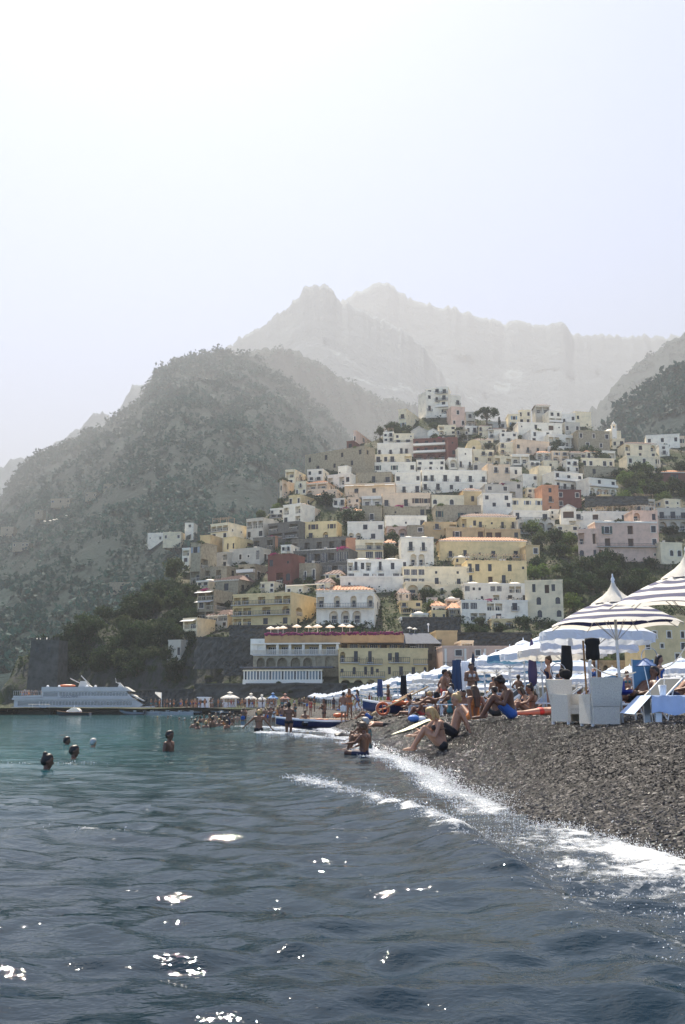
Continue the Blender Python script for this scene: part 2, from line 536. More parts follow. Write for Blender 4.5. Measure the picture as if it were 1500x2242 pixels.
# ================================================================ TREES, SHRUBS, WOODS
def leaf_mat(name, col, vary=0.25):
    return mat(name, col, 0.75, var=0.55, scale=0.55, spec=0.15, trans=0.28, vary=vary)
M_LEAF = leaf_mat('dark_foliage', (0.030, 0.050, 0.018))
M_LEAF2 = leaf_mat('olive_foliage', (0.065, 0.082, 0.034))
M_LEAF3 = leaf_mat('bright_foliage', (0.085, 0.125, 0.028))
M_PINE = leaf_mat('pine_foliage', (0.025, 0.042, 0.02))
M_BOUG = leaf_mat('bougainvillea_flowers', (0.28, 0.03, 0.12))
M_BARK = mat('bark', (0.10, 0.075, 0.055), 0.9, var=0.4, scale=6)

def leaf_quads(C, size, rad, per):
    """PER leaf faces round each clump centre C"""
    n = len(C)
    c = np.repeat(C, per, 0)
    d = rng.normal(size=(n * per, 3))
    d /= np.linalg.norm(d, axis=1)[:, None]
    c = c + d * (np.repeat(rad, per) * rng.random(n * per) ** 0.4)[:, None]
    Rm = rand_rot(n * per)
    s = np.repeat(size, per) * rng.uniform(0.55, 1.25, n * per)
    q = np.array([(-1, 0, 0), (0, -0.62, 0.12), (1, 0, 0), (0, 0.62, 0.12)])
    V = c[:, None, :] + np.einsum('nij,kj->nki', Rm, q) * s[:, None, None]
    return V.reshape(-1, 3), np.arange(n * per * 4).reshape(-1, 4)

def crown(name, kind, m, seed):
    global rng
    keep, rng = rng, np.random.default_rng(seed)
    if kind == 'round':
        n = 46
        d = rng.normal(size=(n, 3)); d /= np.linalg.norm(d, axis=1)[:, None]
        C = d * (rng.uniform(0.45, 0.92, n))[:, None] * np.array([1, 1, 0.85]) * (1 + 0.25 * rng.normal(size=(n, 1)) * 0.6)
        C[:, 2] = C[:, 2] * 0.8 + 1.0
        rad = rng.uniform(0.2, 0.38, n)
        V, Fq = leaf_quads(C, np.full(n, 0.105), rad, 26)
    elif kind == 'pine':
        n = 60
        a, r = rng.uniform(0, 2 * pi, n), np.sqrt(rng.random(n))
        C = np.stack([r * np.cos(a), r * np.sin(a), 1.45 + 0.42 * (1 - r ** 2) * rng.uniform(0.1, 1, n) - 0.1 * r], -1)
        V, Fq = leaf_quads(C, np.full(n, 0.07), rng.uniform(0.14, 0.24, n), 30)
    elif kind == 'cypress':
        n = 46
        z = rng.uniform(0.12, 3.4, n)
        a = rng.uniform(0, 2 * pi, n)
        r = 0.34 * np.sin(np.clip((z + 0.35) / 3.75, 0, 1) * pi) ** 0.7 * rng.uniform(0.3, 1, n)
        C = np.stack([r * np.cos(a), r * np.sin(a), z], -1)
        V, Fq = leaf_quads(C, np.full(n, 0.075), np.full(n, 0.17), 24)
    else:                                   # low bush
        n = 30
        a, r = rng.uniform(0, 2 * pi, n), np.sqrt(rng.random(n))
        C = np.stack([r * np.cos(a) * 0.95, r * np.sin(a) * 0.95, 0.15 + 0.55 * (1 - r ** 2) * rng.random(n)], -1)
        V, Fq = leaf_quads(C, np.full(n, 0.12), rng.uniform(0.18, 0.32, n), 24)
    rng = keep
    return np_mesh(name, V, Fq, m, smooth=False)

CROWNS = {}
for k, mats in (('round', [M_LEAF, M_LEAF, M_LEAF2, M_LEAF3, M_PINE]), ('pine', [M_PINE]), ('cypress', [M_PINE]), ('bush', [M_LEAF, M_LEAF2, M_LEAF3, M_BOUG])):
    CROWNS[k] = [crown('crown', k, m, 40 + 7 * i + len(k)) for i, m in enumerate(mats)]
TRUNKS = {
    'round': MB().tube([(0, 0, -0.4), (0.05, 0.02, 0.4), (0.02, 0, 1.0)], [0.09, 0.065, 0.03], 6).tube([(0.04, 0.02, 0.4), (0.35, 0.1, 0.95)], [0.04, 0.015], 5).tube([(0.04, 0.02, 0.45), (-0.3, -0.15, 1.0)], [0.04, 0.015], 5).mesh('trunk', M_BARK, True),
    'pine': MB().tube([(0, 0, -0.3), (0.06, 0.02, 0.7), (0.03, 0, 1.4)], [0.075, 0.06, 0.04], 7).tube([(0.05, 0.02, 0.85), (0.4, 0.1, 1.45)], [0.035, 0.015], 5).tube([(0.05, 0.02, 0.9), (-0.4, -0.12, 1.45)], [0.035, 0.015], 5).tube([(0.05, 0, 1.0), (0.05, 0.45, 1.5)], [0.03, 0.012], 5).mesh('trunk', M_BARK, True),
    'cypress': MB().tube([(0, 0, -0.3), (0, 0, 0.6), (0, 0, 3.0)], [0.06, 0.05, 0.01], 6).mesh('trunk', M_BARK, True),
    'bush': MB().tube([(0, 0, -0.3), (0, 0, 0.3)], [0.05, 0.02], 5).tube([(0, 0, 0), (0.25, 0.1, 0.4)], [0.03, 0.01], 5).tube([(0, 0, 0), (-0.2, -0.1, 0.4)], [0.03, 0.01], 5).mesh('stems', M_BARK, True),
}
def tree(kind, vi, loc, r, label, group=None, name=None, hz=1.0):
    t = thing(name or {'round': 'broadleaf_tree', 'pine': 'pine_tree', 'cypress': 'cypress_tree', 'bush': 'shrub'}[kind], label, 'shrub' if kind == 'bush' else 'tree', loc, random.uniform(0, 6.28), group)
    t.scale = (r, r * random.uniform(0.9, 1.1), r * hz)
    put('foliage' if kind == 'bush' else 'crown', CROWNS[kind][vi % len(CROWNS[kind])], t)
    put('stems' if kind == 'bush' else 'trunk', TRUNKS[kind], t)
    return t

def land_point(px, py):
    """where the sight line meets the hillside as built (it starts at the nominal distance and slides along the line)"""
    Y = float(DIST(px, py))
    p = at(px, py, Y)
    p.z = float(land_z(p.x, p.y)) - 0.4
    return p

# individually remembered trees
p = land_point(1068, 944)
tree('pine', 0, p, 29 / F * p.y, 'large umbrella pine standing alone beside the cypress on the hilltop', hz=1.05)
p = land_point(1094, 949)
tree('cypress', 0, p, 7.5 / F * p.y * 1.6, 'slender dark cypress right of the large umbrella pine', hz=0.98)
p = land_point(1228, 912)
tree('round', 4, p, 15 / F * p.y, 'dark round tree on the skyline behind the small white houses', hz=0.7)
p = land_point(712, 1106)
tree('round', 4, p, 23 / F * p.y, 'spreading palm-like dark tree above the yellow corner villa', hz=0.8)
p = land_point(766, 1150)
tree('round', 0, p, 30 / F * p.y, 'big dark tree between the yellow villa and the brown stone house', hz=0.85)
p = land_point(660, 1060)
tree('cypress', 0, p, 6 / F * p.y * 1.5, 'small cypress beside the narrow yellow tower on the left ridge', hz=0.6)

# groups: boxes of the photograph (x0, x1, y0, y1 of the foot), number, size in pixels, kinds, label, group
WOODS = [
    (60, 140, 1405, 1440, 8, 14, 'r', 'dark tree on the rim of the sea cliff by the stone watchtower', 'trees by the watchtower'),
    (135, 225, 1385, 1500, 18, 20, 'r', 'dark evergreen tree of the headland wood, behind the ferry stern', 'headland trees behind the ferry stern'),
    (225, 310, 1345, 1500, 20, 20, 'r', 'dark evergreen tree of the headland wood, above the ferry bow', 'headland trees above the ferry bow'),
    (310, 420, 1330, 1410, 20, 20, 'r', 'dark evergreen tree of the headland wood, beside the stacked little houses', 'headland trees beside the stacked houses'),
    (310, 390, 1410, 1500, 14, 18, 'r', 'dark evergreen tree of the headland wood, below the whitewashed cliff house', 'headland trees below the cliff house'),
    (240, 420, 1275, 1360, 22, 21, 'r', 'tall tree along the upper edge of the headland wood', 'trees on the edge of the headland wood'),
    (330, 560, 1440, 1520, 26, 9, 'b', 'low bush clinging to the rock face above the ferry pier', 'bushes on the sea cliff'),
    (820, 900, 935, 968, 8, 13, 'r', 'dark tree below the yellow house on the hilltop', 'trees below the hilltop houses'),
    (950, 1080, 940, 985, 14, 12, 'rb', 'tree in the terraced gardens under the umbrella pine', 'garden trees under the umbrella pine'),
    (1095, 1150, 930, 965, 6, 9, 'rb', 'small tree left of the long white houses on the skyline', 'trees left of the skyline houses'),
    (1200, 1345, 975, 1035, 18, 12, 'rb', 'tree on the planted terraces below the domed church', 'terrace trees below the church'),
    (1356, 1500, 1045, 1108, 26, 17, 'rR', 'bright green tree in the gardens at the right of the town', 'garden trees at the right'),
    (1280, 1400, 1092, 1130, 9, 11, 'rb', 'tree along the terrace wall above the pink villa', 'trees above the pink villa'),
    (1160, 1275, 1165, 1345, 30, 18, 'rR', 'dark tree on the slope left of the pink villa', 'trees left of the pink villa'),
    (1245, 1345, 1235, 1345, 22, 21, 'r', 'large dark tree below the pink villa', 'trees below the pink villa'),
    (1345, 1500, 1240, 1335, 20, 18, 'r', 'dark tree behind the striped parasols', 'trees behind the striped parasols'),
    (1440, 1500, 1165, 1195, 6, 11, 'rb', 'tree under the balcony hotel at the far right', 'trees under the right hotel'),
    (555, 640, 1100, 1140, 9, 11, 'rR', 'tree on the left ridge above the terraced houses', 'trees on the left ridge'),
    (635, 690, 1050, 1085, 5, 9, 'rb', 'small tree by the yellow house on the ridge', 'trees by the ridge house'),
    (845, 890, 1185, 1228, 7, 14, 'r', 'dark tree left of the white domed villa', 'trees beside the domed villa'),
    (880, 1015, 1300, 1350, 16, 13, 'rRb', 'garden tree right of the tiled white hotel', 'trees right of the tiled hotel'),
    (690, 760, 1262, 1292, 5, 11, 'rb', 'shrubby tree behind the red tiled roof', 'trees behind the tiled roof'),
    (640, 690, 1268, 1300, 4, 9, 'rR', 'small tree on the terrace left of the tiled roof', 'trees left of the tiled roof'),
    (1000, 1250, 1352, 1392, 20, 12, 'rb', 'dark tree below the white apartment house', 'trees below the apartments'),
    (470, 505, 1290, 1340, 4, 12, 'r', 'tree between the small houses and the arcaded hotel', 'trees left of the arcaded hotel'),
    (428, 556, 1400, 1452, 34, 8, 'b', 'bush hanging on the face of the huge retaining wall', 'bushes on the face of the retaining wall'),
    (430, 740, 1500, 1530, 18, 7, 'b', 'bush growing against the long dark sea wall', 'bushes at the sea wall'),
    (420, 505, 1370, 1410, 7, 9, 'rb', 'bush on the rim of the great retaining wall', 'bushes on the retaining wall'),
    (380, 470, 1255, 1300, 6, 12, 'r', 'tree under the tall grey house', 'trees under the grey house'),
    (735, 800, 1190, 1200, 2, 9, 'b', 'shrub on the roof terrace of the red hotel', 'shrubs on the red hotel'),
    (440, 600, 1215, 1290, 14, 7, 'bB', 'flowering shrub on the left terraces', 'shrubs on the left terraces'),
    (1215, 1420, 1452, 1470, 14, 12, 'rR', 'leafy tree on the promenade behind the pale parasols', 'promenade trees'),
    (760, 1140, 1050, 1130, 16, 6, 'b', 'little shrub among the houses in the middle of the hill', 'shrubs among the houses'),
]
NTREE = 0
for (x0, x1, y0, y1, n, s, kk, lab, grp) in WOODS:
    for i in range(n):
        for _ in range(20):
            px, py = random.uniform(x0, x1), random.uniform(y0, y1)
            if py > np.interp(px, _TX, _TY) - 2:
                break
        p = land_point(px, py)
        k = random.choice(kk)
        r = s / F * p.y * random.uniform(0.7, 1.3)
        if k == 'r':
            tree('round', random.choice([0, 1, 2, 0, 4]), p, r, lab, grp, 'evergreen_tree' if 'head' in lab or 'watch' in lab else None, hz=random.uniform(0.85, 1.3))
        elif k == 'R':
            tree('round', 3, p, r, lab, grp, hz=random.uniform(0.8, 1.1))
        elif k == 'B':
            tree('bush', 3, p, r, lab, grp, 'broadleaf_tree')
        else:
            tree('round', random.choice([1, 2]), p, r, lab, grp, hz=0.7)
        NTREE += 1

# undergrowth on the town hill: nobody could count it
n = 9000
px = rng.uniform(-60, 1700, n * 2)
py = rng.uniform(905, 1470, n * 2)
ok = (py > np.interp(px, _TX, _TY) + 2)
px, py = px[ok][:n], py[ok][:n]
Yd = DIST(px, py)
a = (px - PW / 2) / F
b = (PH / 2 - py) / F
X = a / (cos(PITCH) - b * sin(PITCH)) * Yd
Z = land_z(X, Yd)
C = np.stack([X, Yd, Z + 0.1], -1)
V, Fq = leaf_quads(C, rng.uniform(0.25, 0.5, len(C)), rng.uniform(0.7, 1.6, len(C)), 11)
tag(put('undergrowth', np_mesh('undergrowth', V, Fq, M_LEAF, False)), 'low scrub and hanging plants covering the terraces between the houses', 'undergrowth', kind='stuff')

def wood(name, H, n, size, m, label, jmin=0.04, per=9, leaf=0.42, cl=0.36, cs=1.0):
    nt, nx = H.shape[:2]
    i = rng.uniform(jmin * nt, nt - 1.01, n)
    j = rng.uniform(0, nx - 1.01, n)
    i0, j0 = i.astype(int), j.astype(int)
    fi, fj = (i - i0)[:, None], (j - j0)[:, None]
    Pp = H[i0, j0] * (1 - fi) * (1 - fj) + H[i0 + 1, j0] * fi * (1 - fj) + H[i0, j0 + 1] * (1 - fi) * fj + H[i0 + 1, j0 + 1] * fi * fj
    dens = fbm(Pp[:, 0] / 60 / cs + 40 * cs, Pp[:, 2] / 40 / cs, 3)
    Pp = Pp[dens > cl]
    r = size * rng.uniform(0.5, 1.25, len(Pp)) * np.clip(Pp[:, 1] / Pp[:, 1].max() * 1.3, 0.5, 1)
    Pp[:, 2] += r * 0.45
    V, Fq = leaf_quads(Pp, r * leaf, r, per)
    tag(put(name, np_mesh(name, V, Fq, m, False)), label, 'woodland', kind='stuff')
M_WOOD = leaf_mat('woodland_foliage', (0.010, 0.044, 0.041), 0)  # leaf colour carries a painted teal tint of haze and shade
M_WOOD2 = leaf_mat('woodland_foliage_haze_tint', (0.022, 0.068, 0.060), 0)  # lighter foliage, with the same teal haze tint painted into its colour
wood('woodland', H_MID, 15000, 8.5, M_WOOD, 'dark woodland covering the big hill left of the town')
wood('woodland', H_MID, 13000, 8.0, M_WOOD2, 'olive green scrub mixed into the woodland of the big left hill', cl=0.5, cs=1.8)
wood('woodland', H_SEC, 3000, 11, M_WOOD2, 'hazy pale woodland on the ridge behind the big left hill', per=11)
wood('woodland', H_RN, 3600, 6.5, M_WOOD, 'dark woodland on the near slope right of the church dome')
wood('woodland', H_RM, 2200, 9, M_WOOD, 'hazy woodland on the farther slope at the right edge', per=11)
# ================================================================ THE TOWN
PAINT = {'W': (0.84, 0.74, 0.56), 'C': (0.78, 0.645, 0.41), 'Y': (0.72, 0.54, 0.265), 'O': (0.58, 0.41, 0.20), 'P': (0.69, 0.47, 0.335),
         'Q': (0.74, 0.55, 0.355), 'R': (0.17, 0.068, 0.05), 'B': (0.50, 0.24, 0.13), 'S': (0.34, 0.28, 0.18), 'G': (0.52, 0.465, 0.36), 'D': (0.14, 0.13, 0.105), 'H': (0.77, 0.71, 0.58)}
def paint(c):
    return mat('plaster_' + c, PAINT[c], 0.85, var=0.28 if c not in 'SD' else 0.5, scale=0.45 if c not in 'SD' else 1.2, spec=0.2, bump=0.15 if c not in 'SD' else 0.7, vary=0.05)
M_TRIM = mat('white_trim', (0.80, 0.72, 0.575), 0.7)
M_FRAME = [mat('frame_brown', (0.05, 0.032, 0.022), 0.6), mat('frame_green', (0.03, 0.05, 0.04), 0.6), M_TRIM]
M_PANE = mat('window_glass', (0.025, 0.022, 0.02), 0.25, spec=0.3, vary=0.6)
M_TEAL = mat('pale_glass', (0.10, 0.13, 0.135), 0.2, spec=0.4)
M_SHUT = [mat('shutter_brown', (0.10, 0.06, 0.04), 0.7), mat('shutter_green', (0.05, 0.09, 0.07), 0.7), mat('shutter_grey', (0.3, 0.32, 0.33), 0.7), mat('shutter_blue', (0.12, 0.22, 0.30), 0.7)]
M_IRON = mat('balcony_iron', (0.05, 0.05, 0.05), 0.6)
M_TILE = mat('terracotta_tiles', (0.48, 0.25, 0.14), 0.85, var=0.35, scale=2.5, bump=0.5)
M_TILED = mat('weathered_tiles', (0.20, 0.13, 0.10), 0.85, var=0.35, scale=2.5, bump=0.5)
M_SLAB = mat('balcony_slab', (0.5, 0.47, 0.41), 0.85, var=0.2, scale=1.0)
M_WOODB = mat('pergola_wood', (0.30, 0.22, 0.15), 0.8)
M_AWN = [mat('awning_white', (0.75, 0.73, 0.68), 0.8, trans=0.25), mat('awning_straw', (0.55, 0.43, 0.27), 0.8, trans=0.2)]
M_ROOF = mat('roof_screed', (0.55, 0.53, 0.48), 0.9, var=0.25, scale=0.7)

def facade(mb, W, H, ops, zb, mi=0, x0=None):
    """a wall in the plane y=0 (outside is -y) with openings cut in it; op = (x0, x1, z0, z1, depth, arched)"""
    xa = -W / 2
    xs = sorted({round(v, 3) for v in [xa, W / 2] + [o[0] for o in ops] + [o[1] for o in ops]})
    zs = sorted({round(v, 3) for v in [zb, H] + [o[2] for o in ops] + [o[3] for o in ops]})
    for i in range(len(xs) - 1):
        for j in range(len(zs) - 1):
            cx, cz = (xs[i] + xs[i + 1]) / 2, (zs[j] + zs[j + 1]) / 2
            if any(o[0] < cx < o[1] and o[2] < cz < o[3] for o in ops):
                continue
            mb.quad((xs[i], 0, zs[j]), (xs[i + 1], 0, zs[j]), (xs[i + 1], 0, zs[j + 1]), (xs[i], 0, zs[j + 1]), mi)
    for (a, b, c, d, dp, arch) in ops:
        mb.quad((a, dp, c), (b, dp, c), (b, dp, d), (a, dp, d), mi)
        mb.quad((a, 0, c), (b, 0, c), (b, dp, c), (a, dp, c), mi)
        if not arch:
            mb.quad((a, dp, d), (b, dp, d), (b, 0, d), (a, 0, d), mi)
            mb.quad((a, 0, c), (a, dp, c), (a, dp, d), (a, 0, d), mi)
            mb.quad((b, dp, c), (b, 0, c), (b, 0, d), (b, dp, d), mi)
        else:
            w = (b - a) / 2
            rise = min(w, (d - c) * 0.55)
            sp = d - rise
            mb.quad((a, 0, c), (a, dp, c), (a, dp, sp), (a, 0, sp), mi)
            mb.quad((b, dp, c), (b, 0, c), (b, 0, sp), (b, dp, sp), mi)
            m = 8
            arc = [((a + b) / 2 - w * cos(pi * k / m), sp + rise * sin(pi * k / m)) for k in range(m + 1)]
            for (xa_, za_), (xb_, zb_) in zip(arc, arc[1:]):
                if za_ < d - 1e-4 or zb_ < d - 1e-4:
                    mb.quad((xa_, 0, za_), (xb_, 0, zb_), (xb_, 0, d), (xa_, 0, d), mi)
                mb.quad((xa_, 0, za_), (xa_, dp, za_), (xb_, dp, zb_), (xb_, 0, zb_), mi)

WIN = {}
def window_meshes(kind, w, h, style):
    w, h = round(w * 5) / 5, round(h * 5) / 5
    key = (kind, w, h, style)
    if key in WIN:
        return WIN[key]
    f, p = MB(), MB()
    y = 0.16
    t = 0.07
    hw = w / 2
    f.box(-hw, -hw + t, y - 0.05, y + 0.03, 0, h).box(hw - t, hw, y - 0.05, y + 0.03, 0, h).box(-hw + t, hw - t, y - 0.05, y + 0.03, h - t, h).box(-hw + t, hw - t, y - 0.05, y + 0.03, 0, t)
    f.box(-0.03, 0.03, y - 0.045, y + 0.02, t, h - t)
    if kind == 'big':
        for q in (-0.5, 0.5):
            f.box(q * hw - 0.03, q * hw + 0.03, y - 0.045, y + 0.02, t, h - t)
    if style == 0:                           # painted surround standing proud of the wall
        f.box(-hw - 0.14, -hw, -0.05, 0.0, -0.14, h + 0.14, 1).box(hw, hw + 0.14, -0.05, 0.0, -0.14, h + 0.14, 1).box(-hw, hw, -0.05, 0.0, h, h + 0.14, 1).box(-hw - 0.2, hw + 0.2, -0.12, -0.052, -0.14, 0, 1)
    p.quad((-hw + t, y, t), (hw - t, y, t), (hw - t, y, h - t), (-hw + t, y, h - t))
    r = (f.mesh('window', [M_FRAME[2] if kind == 'big' else M_FRAME[style % 2], M_TRIM]), p.mesh('pane', M_TEAL if style == 3 else M_PANE))
    WIN[key] = r
    return r
SHUT = {}
def shutter_mesh(w, h, ci):
    key = (round(w, 1), round(h, 1), ci)
    if key not in SHUT:
        m = MB().box(-key[0] / 2, key[0] / 2, -0.05, -0.004, 0, key[1])
        for k in range(6):
            m.box(-key[0] / 2 + 0.04, key[0] / 2 - 0.04, -0.075, -0.05, key[1] * (k + 0.2) / 6, key[1] * (k + 0.8) / 6)
        SHUT[key] = m.mesh('shutter', M_SHUT[ci])
    return SHUT[key]
BALC = {}
def balcony_meshes(w, dp, solid, iron):
    key = (round(w * 2) / 2, round(dp, 1), solid, iron)
    if key not in BALC:
        w = key[0]
        s = MB().box(-w / 2, w / 2, -dp, -0.003, -0.2, -0.02).mesh('balcony', M_SLAB)
        r = MB()
        if solid:
            r.box(-w / 2, w / 2, -dp, -dp + 0.15, -0.018, 0.9).box(-w / 2, -w / 2 + 0.15, -dp + 0.151, -0.004, -0.018, 0.9).box(w / 2 - 0.15, w / 2, -dp + 0.151, -0.004, -0.018, 0.9)
        else:
            n = max(3, int(w / 0.42))
            for k in range(n + 1):
                x = -w / 2 + 0.04 + (w - 0.08) * k / n
                r.box(x - 0.03, x + 0.03, -dp + 0.02, -dp + 0.07, 0.0, 0.98)
            for x in (-w / 2 + 0.03, w / 2 - 0.03):
                r.box(x - 0.03, x + 0.03, -dp / 2 - 0.03, -dp / 2 + 0.03, 0, 0.98)
                r.box(x - 0.03, x + 0.03, -dp + 0.08, -0.004, 0.98, 1.05)
            r.box(-w / 2, w / 2, -dp + 0.01, -dp + 0.08, 0.98, 1.05).box(-w / 2, w / 2, -dp + 0.025, -dp + 0.065, 0.12, 0.17)
        BALC[key] = (s, r.mesh('railing', M_TRIM if solid or not iron else M_IRON))
    return BALC[key]

JIT = random.Random(77)
def lay(rows, W, H):
    """a facade's rows (top to bottom, 'wdw/aaa:B') -> openings and the fittings that go into them"""
    ops, fits = [], []
    rr = rows.split('/')
    h = H / len(rr)
    for i, row in enumerate(rr):
        cells, _, flags = row.partition(':')
        z = H - (i + 1) * h
        n = len(cells)
        cw = W / max(n, 1)
        for k, c in enumerate(cells):
            cx = -W / 2 + cw * (k + 0.5)
            j1, j2 = JIT.uniform(0.84, 1.12), JIT.uniform(0.86, 1.08)
            if c in 'wsdDAq':
                cx += JIT.uniform(-0.09, 0.09) * cw
                if c == 'w' and JIT.random() < 0.22 and cw > 3.2:
                    c = 's'
            if c == '.':
                continue
            if c in 'wsAq':                  # window, window with shutters, arched window, square small window
                w, hh = min(1.5, cw * 0.58), min(2.1, h * 0.60)
                w, hh = w * j1, hh * j2
                if c == 'q':
                    w, hh = min(0.7, cw * 0.5), min(0.8, h * 0.35)
                z0 = z + max(0.35, (h - hh) * 0.5)
                ops.append((cx - w / 2, cx + w / 2, z0, z0 + hh, 0.32, c == 'A'))
                fits.append((c, cx, z0, w, hh, cw))
            elif c in 'dD':                  # balcony door (D: shutters too)
                w, hh = min(1.7, cw * 0.55), min(2.8, h * 0.78)
                w, hh = w * j1, hh * j2
                z0 = z + h * 0.1
                ops.append((cx - w / 2, cx + w / 2, z0, z0 + hh, 0.32, False))
                fits.append((c, cx, z0, w, hh, cw))
            elif c in 'a':                   # arched loggia
                w, hh = min(cw * 0.76, 4.2), h * 0.8
                ops.append((cx - w / 2, cx + w / 2, z + h * 0.06, z + h * 0.06 + hh, 1.5, True))
                fits.append((c, cx, z + h * 0.06, w, hh, cw))
            elif c in 'og':                  # open square loggia / wide dark opening
                w, hh = cw * (0.86 if c == 'o' else 0.7), h * (0.72 if c == 'o' else 0.66)
                ops.append((cx - w / 2, cx + w / 2, z + h * 0.08, z + h * 0.08 + hh, 1.8 if c == 'o' else 0.9, False))
                fits.append((c, cx, z + h * 0.08, w, hh, cw))
            elif c == 'G':                   # glazed bay
                w, hh = cw * 0.82, h * 0.66
                ops.append((cx - w / 2, cx + w / 2, z + h * 0.2, z + h * 0.2 + hh, 0.3, False))
                fits.append((c, cx, z + h * 0.2, w, hh, cw))
        if 'B' in flags:
            fits.append(('B', 0, z + h * 0.08, W, h, cw))
        if 'S' in flags:
            fits.append(('S', 0, z + h * 0.08, W, h, cw))
        if 'N' in flags:
            fits.append(('N', 0, z + h * 0.9, W, h, cw))
        if 'C' in flags:
            fits.append(('C', 0, z + h * 0.98, W, h, cw))
    return ops, fits

def fit(root, fits, M, style, shut):
    rz = atan2(M[1][0], M[0][0])
    P = lambda x, y, z: tuple(M @ Vector((x, y, z)))
    for (c, cx, z0, w, h, cw) in fits:
        if c in 'wsAqdDG':
            f, p = window_meshes('big' if c == 'G' else 'win', w, h, style if c != 'G' else 1)
            o = put('window' if c in 'wsAqG' else 'door', f, root, P(cx, 0, z0), rz)
            put('pane', p, o)
            if c in 'sD':
                for s in (-1, 1):
                    put('shutter', shutter_mesh(w * 0.48, h, shut), root, P(cx + s * (w * 0.75 + 0.16), 0, z0), rz)
            if c in 'dD' and style != 4:
                s_, r_ = balcony_meshes(min(w + 1.1, cw * 0.92), 0.8, False, True)
                b = put('balcony', s_, root, P(cx, 0, z0), rz)
                put('railing', r_, b)
        elif c in 'ao':
            dp = 1.5 if c == 'a' else 1.8
            f, p = window_meshes('win', min(1.5, w * 0.5), min(2.1, h * 0.68), 1)
            o = put('door', f, root, P(cx, dp - 0.22, z0 + 0.02), rz)
            put('pane', p, o)
            k = (round(w, 1), 'r')
            if k not in BALC:
                r = MB()
                for q in range(max(3, int(w / 0.5)) + 1):
                    x = -w / 2 + 0.03 + (w - 0.06) * q / max(3, int(w / 0.5))
                    r.box(x - 0.03, x + 0.03, 0.1, 0.16, 0.0, 0.9)
                r.box(-w / 2, w / 2, 0.08, 0.18, 0.9, 0.98)
                BALC[k] = r.mesh('railing', M_TRIM)
            put('railing', BALC[k], root, P(cx, 0, z0 + 0.02), rz)
        elif c == 'g':
            mm = MB().box(-w / 2, w / 2, 0.8, 0.88, 0, h)
            for q in range(4):
                mm.box(-w / 2 + w * q / 4 + 0.05, -w / 2 + w * (q + 1) / 4 - 0.05, 0.76, 0.8, 0.05, h - 0.1)
            mm.build('shutter_door', M_SHUT[0], root, P(cx, 0, z0 + 0.01), rz)
        elif c in 'BS':
            s_, r_ = balcony_meshes(w * 0.985, 1.5, c == 'S', True)
            b = put('balcony', s_, root, P(0, 0, z0), rz)
            put('railing', r_, b)
        elif c == 'N':
            n = max(1, int(w / 4))
            for q in range(n):
                x0, x1 = -w / 2 + w * q / n + 0.15, -w / 2 + w * (q + 1) / n - 0.15
                MB().add([(x0, -0.05, 0.25), (x1, -0.05, 0.25), (x1, -1.9, -0.35), (x0, -1.9, -0.35), (x0, -0.05, 0.19), (x1, -0.05, 0.19), (x1, -1.9, -0.41), (x0, -1.9, -0.41)],
                         [(0, 3, 2, 1), (4, 5, 6, 7), (3, 7, 6, 2), (0, 4, 7, 3), (1, 2, 6, 5)]).build('awning', M_AWN[q % 2], root, P(0, 0, z0), rz)
        elif c == 'C':
            MB().box(-w / 2 - 0.05, w / 2 + 0.05, -0.16, -0.004, -0.1, 0.16).build('cornice', M_TRIM, root, P(0, 0, z0), rz)

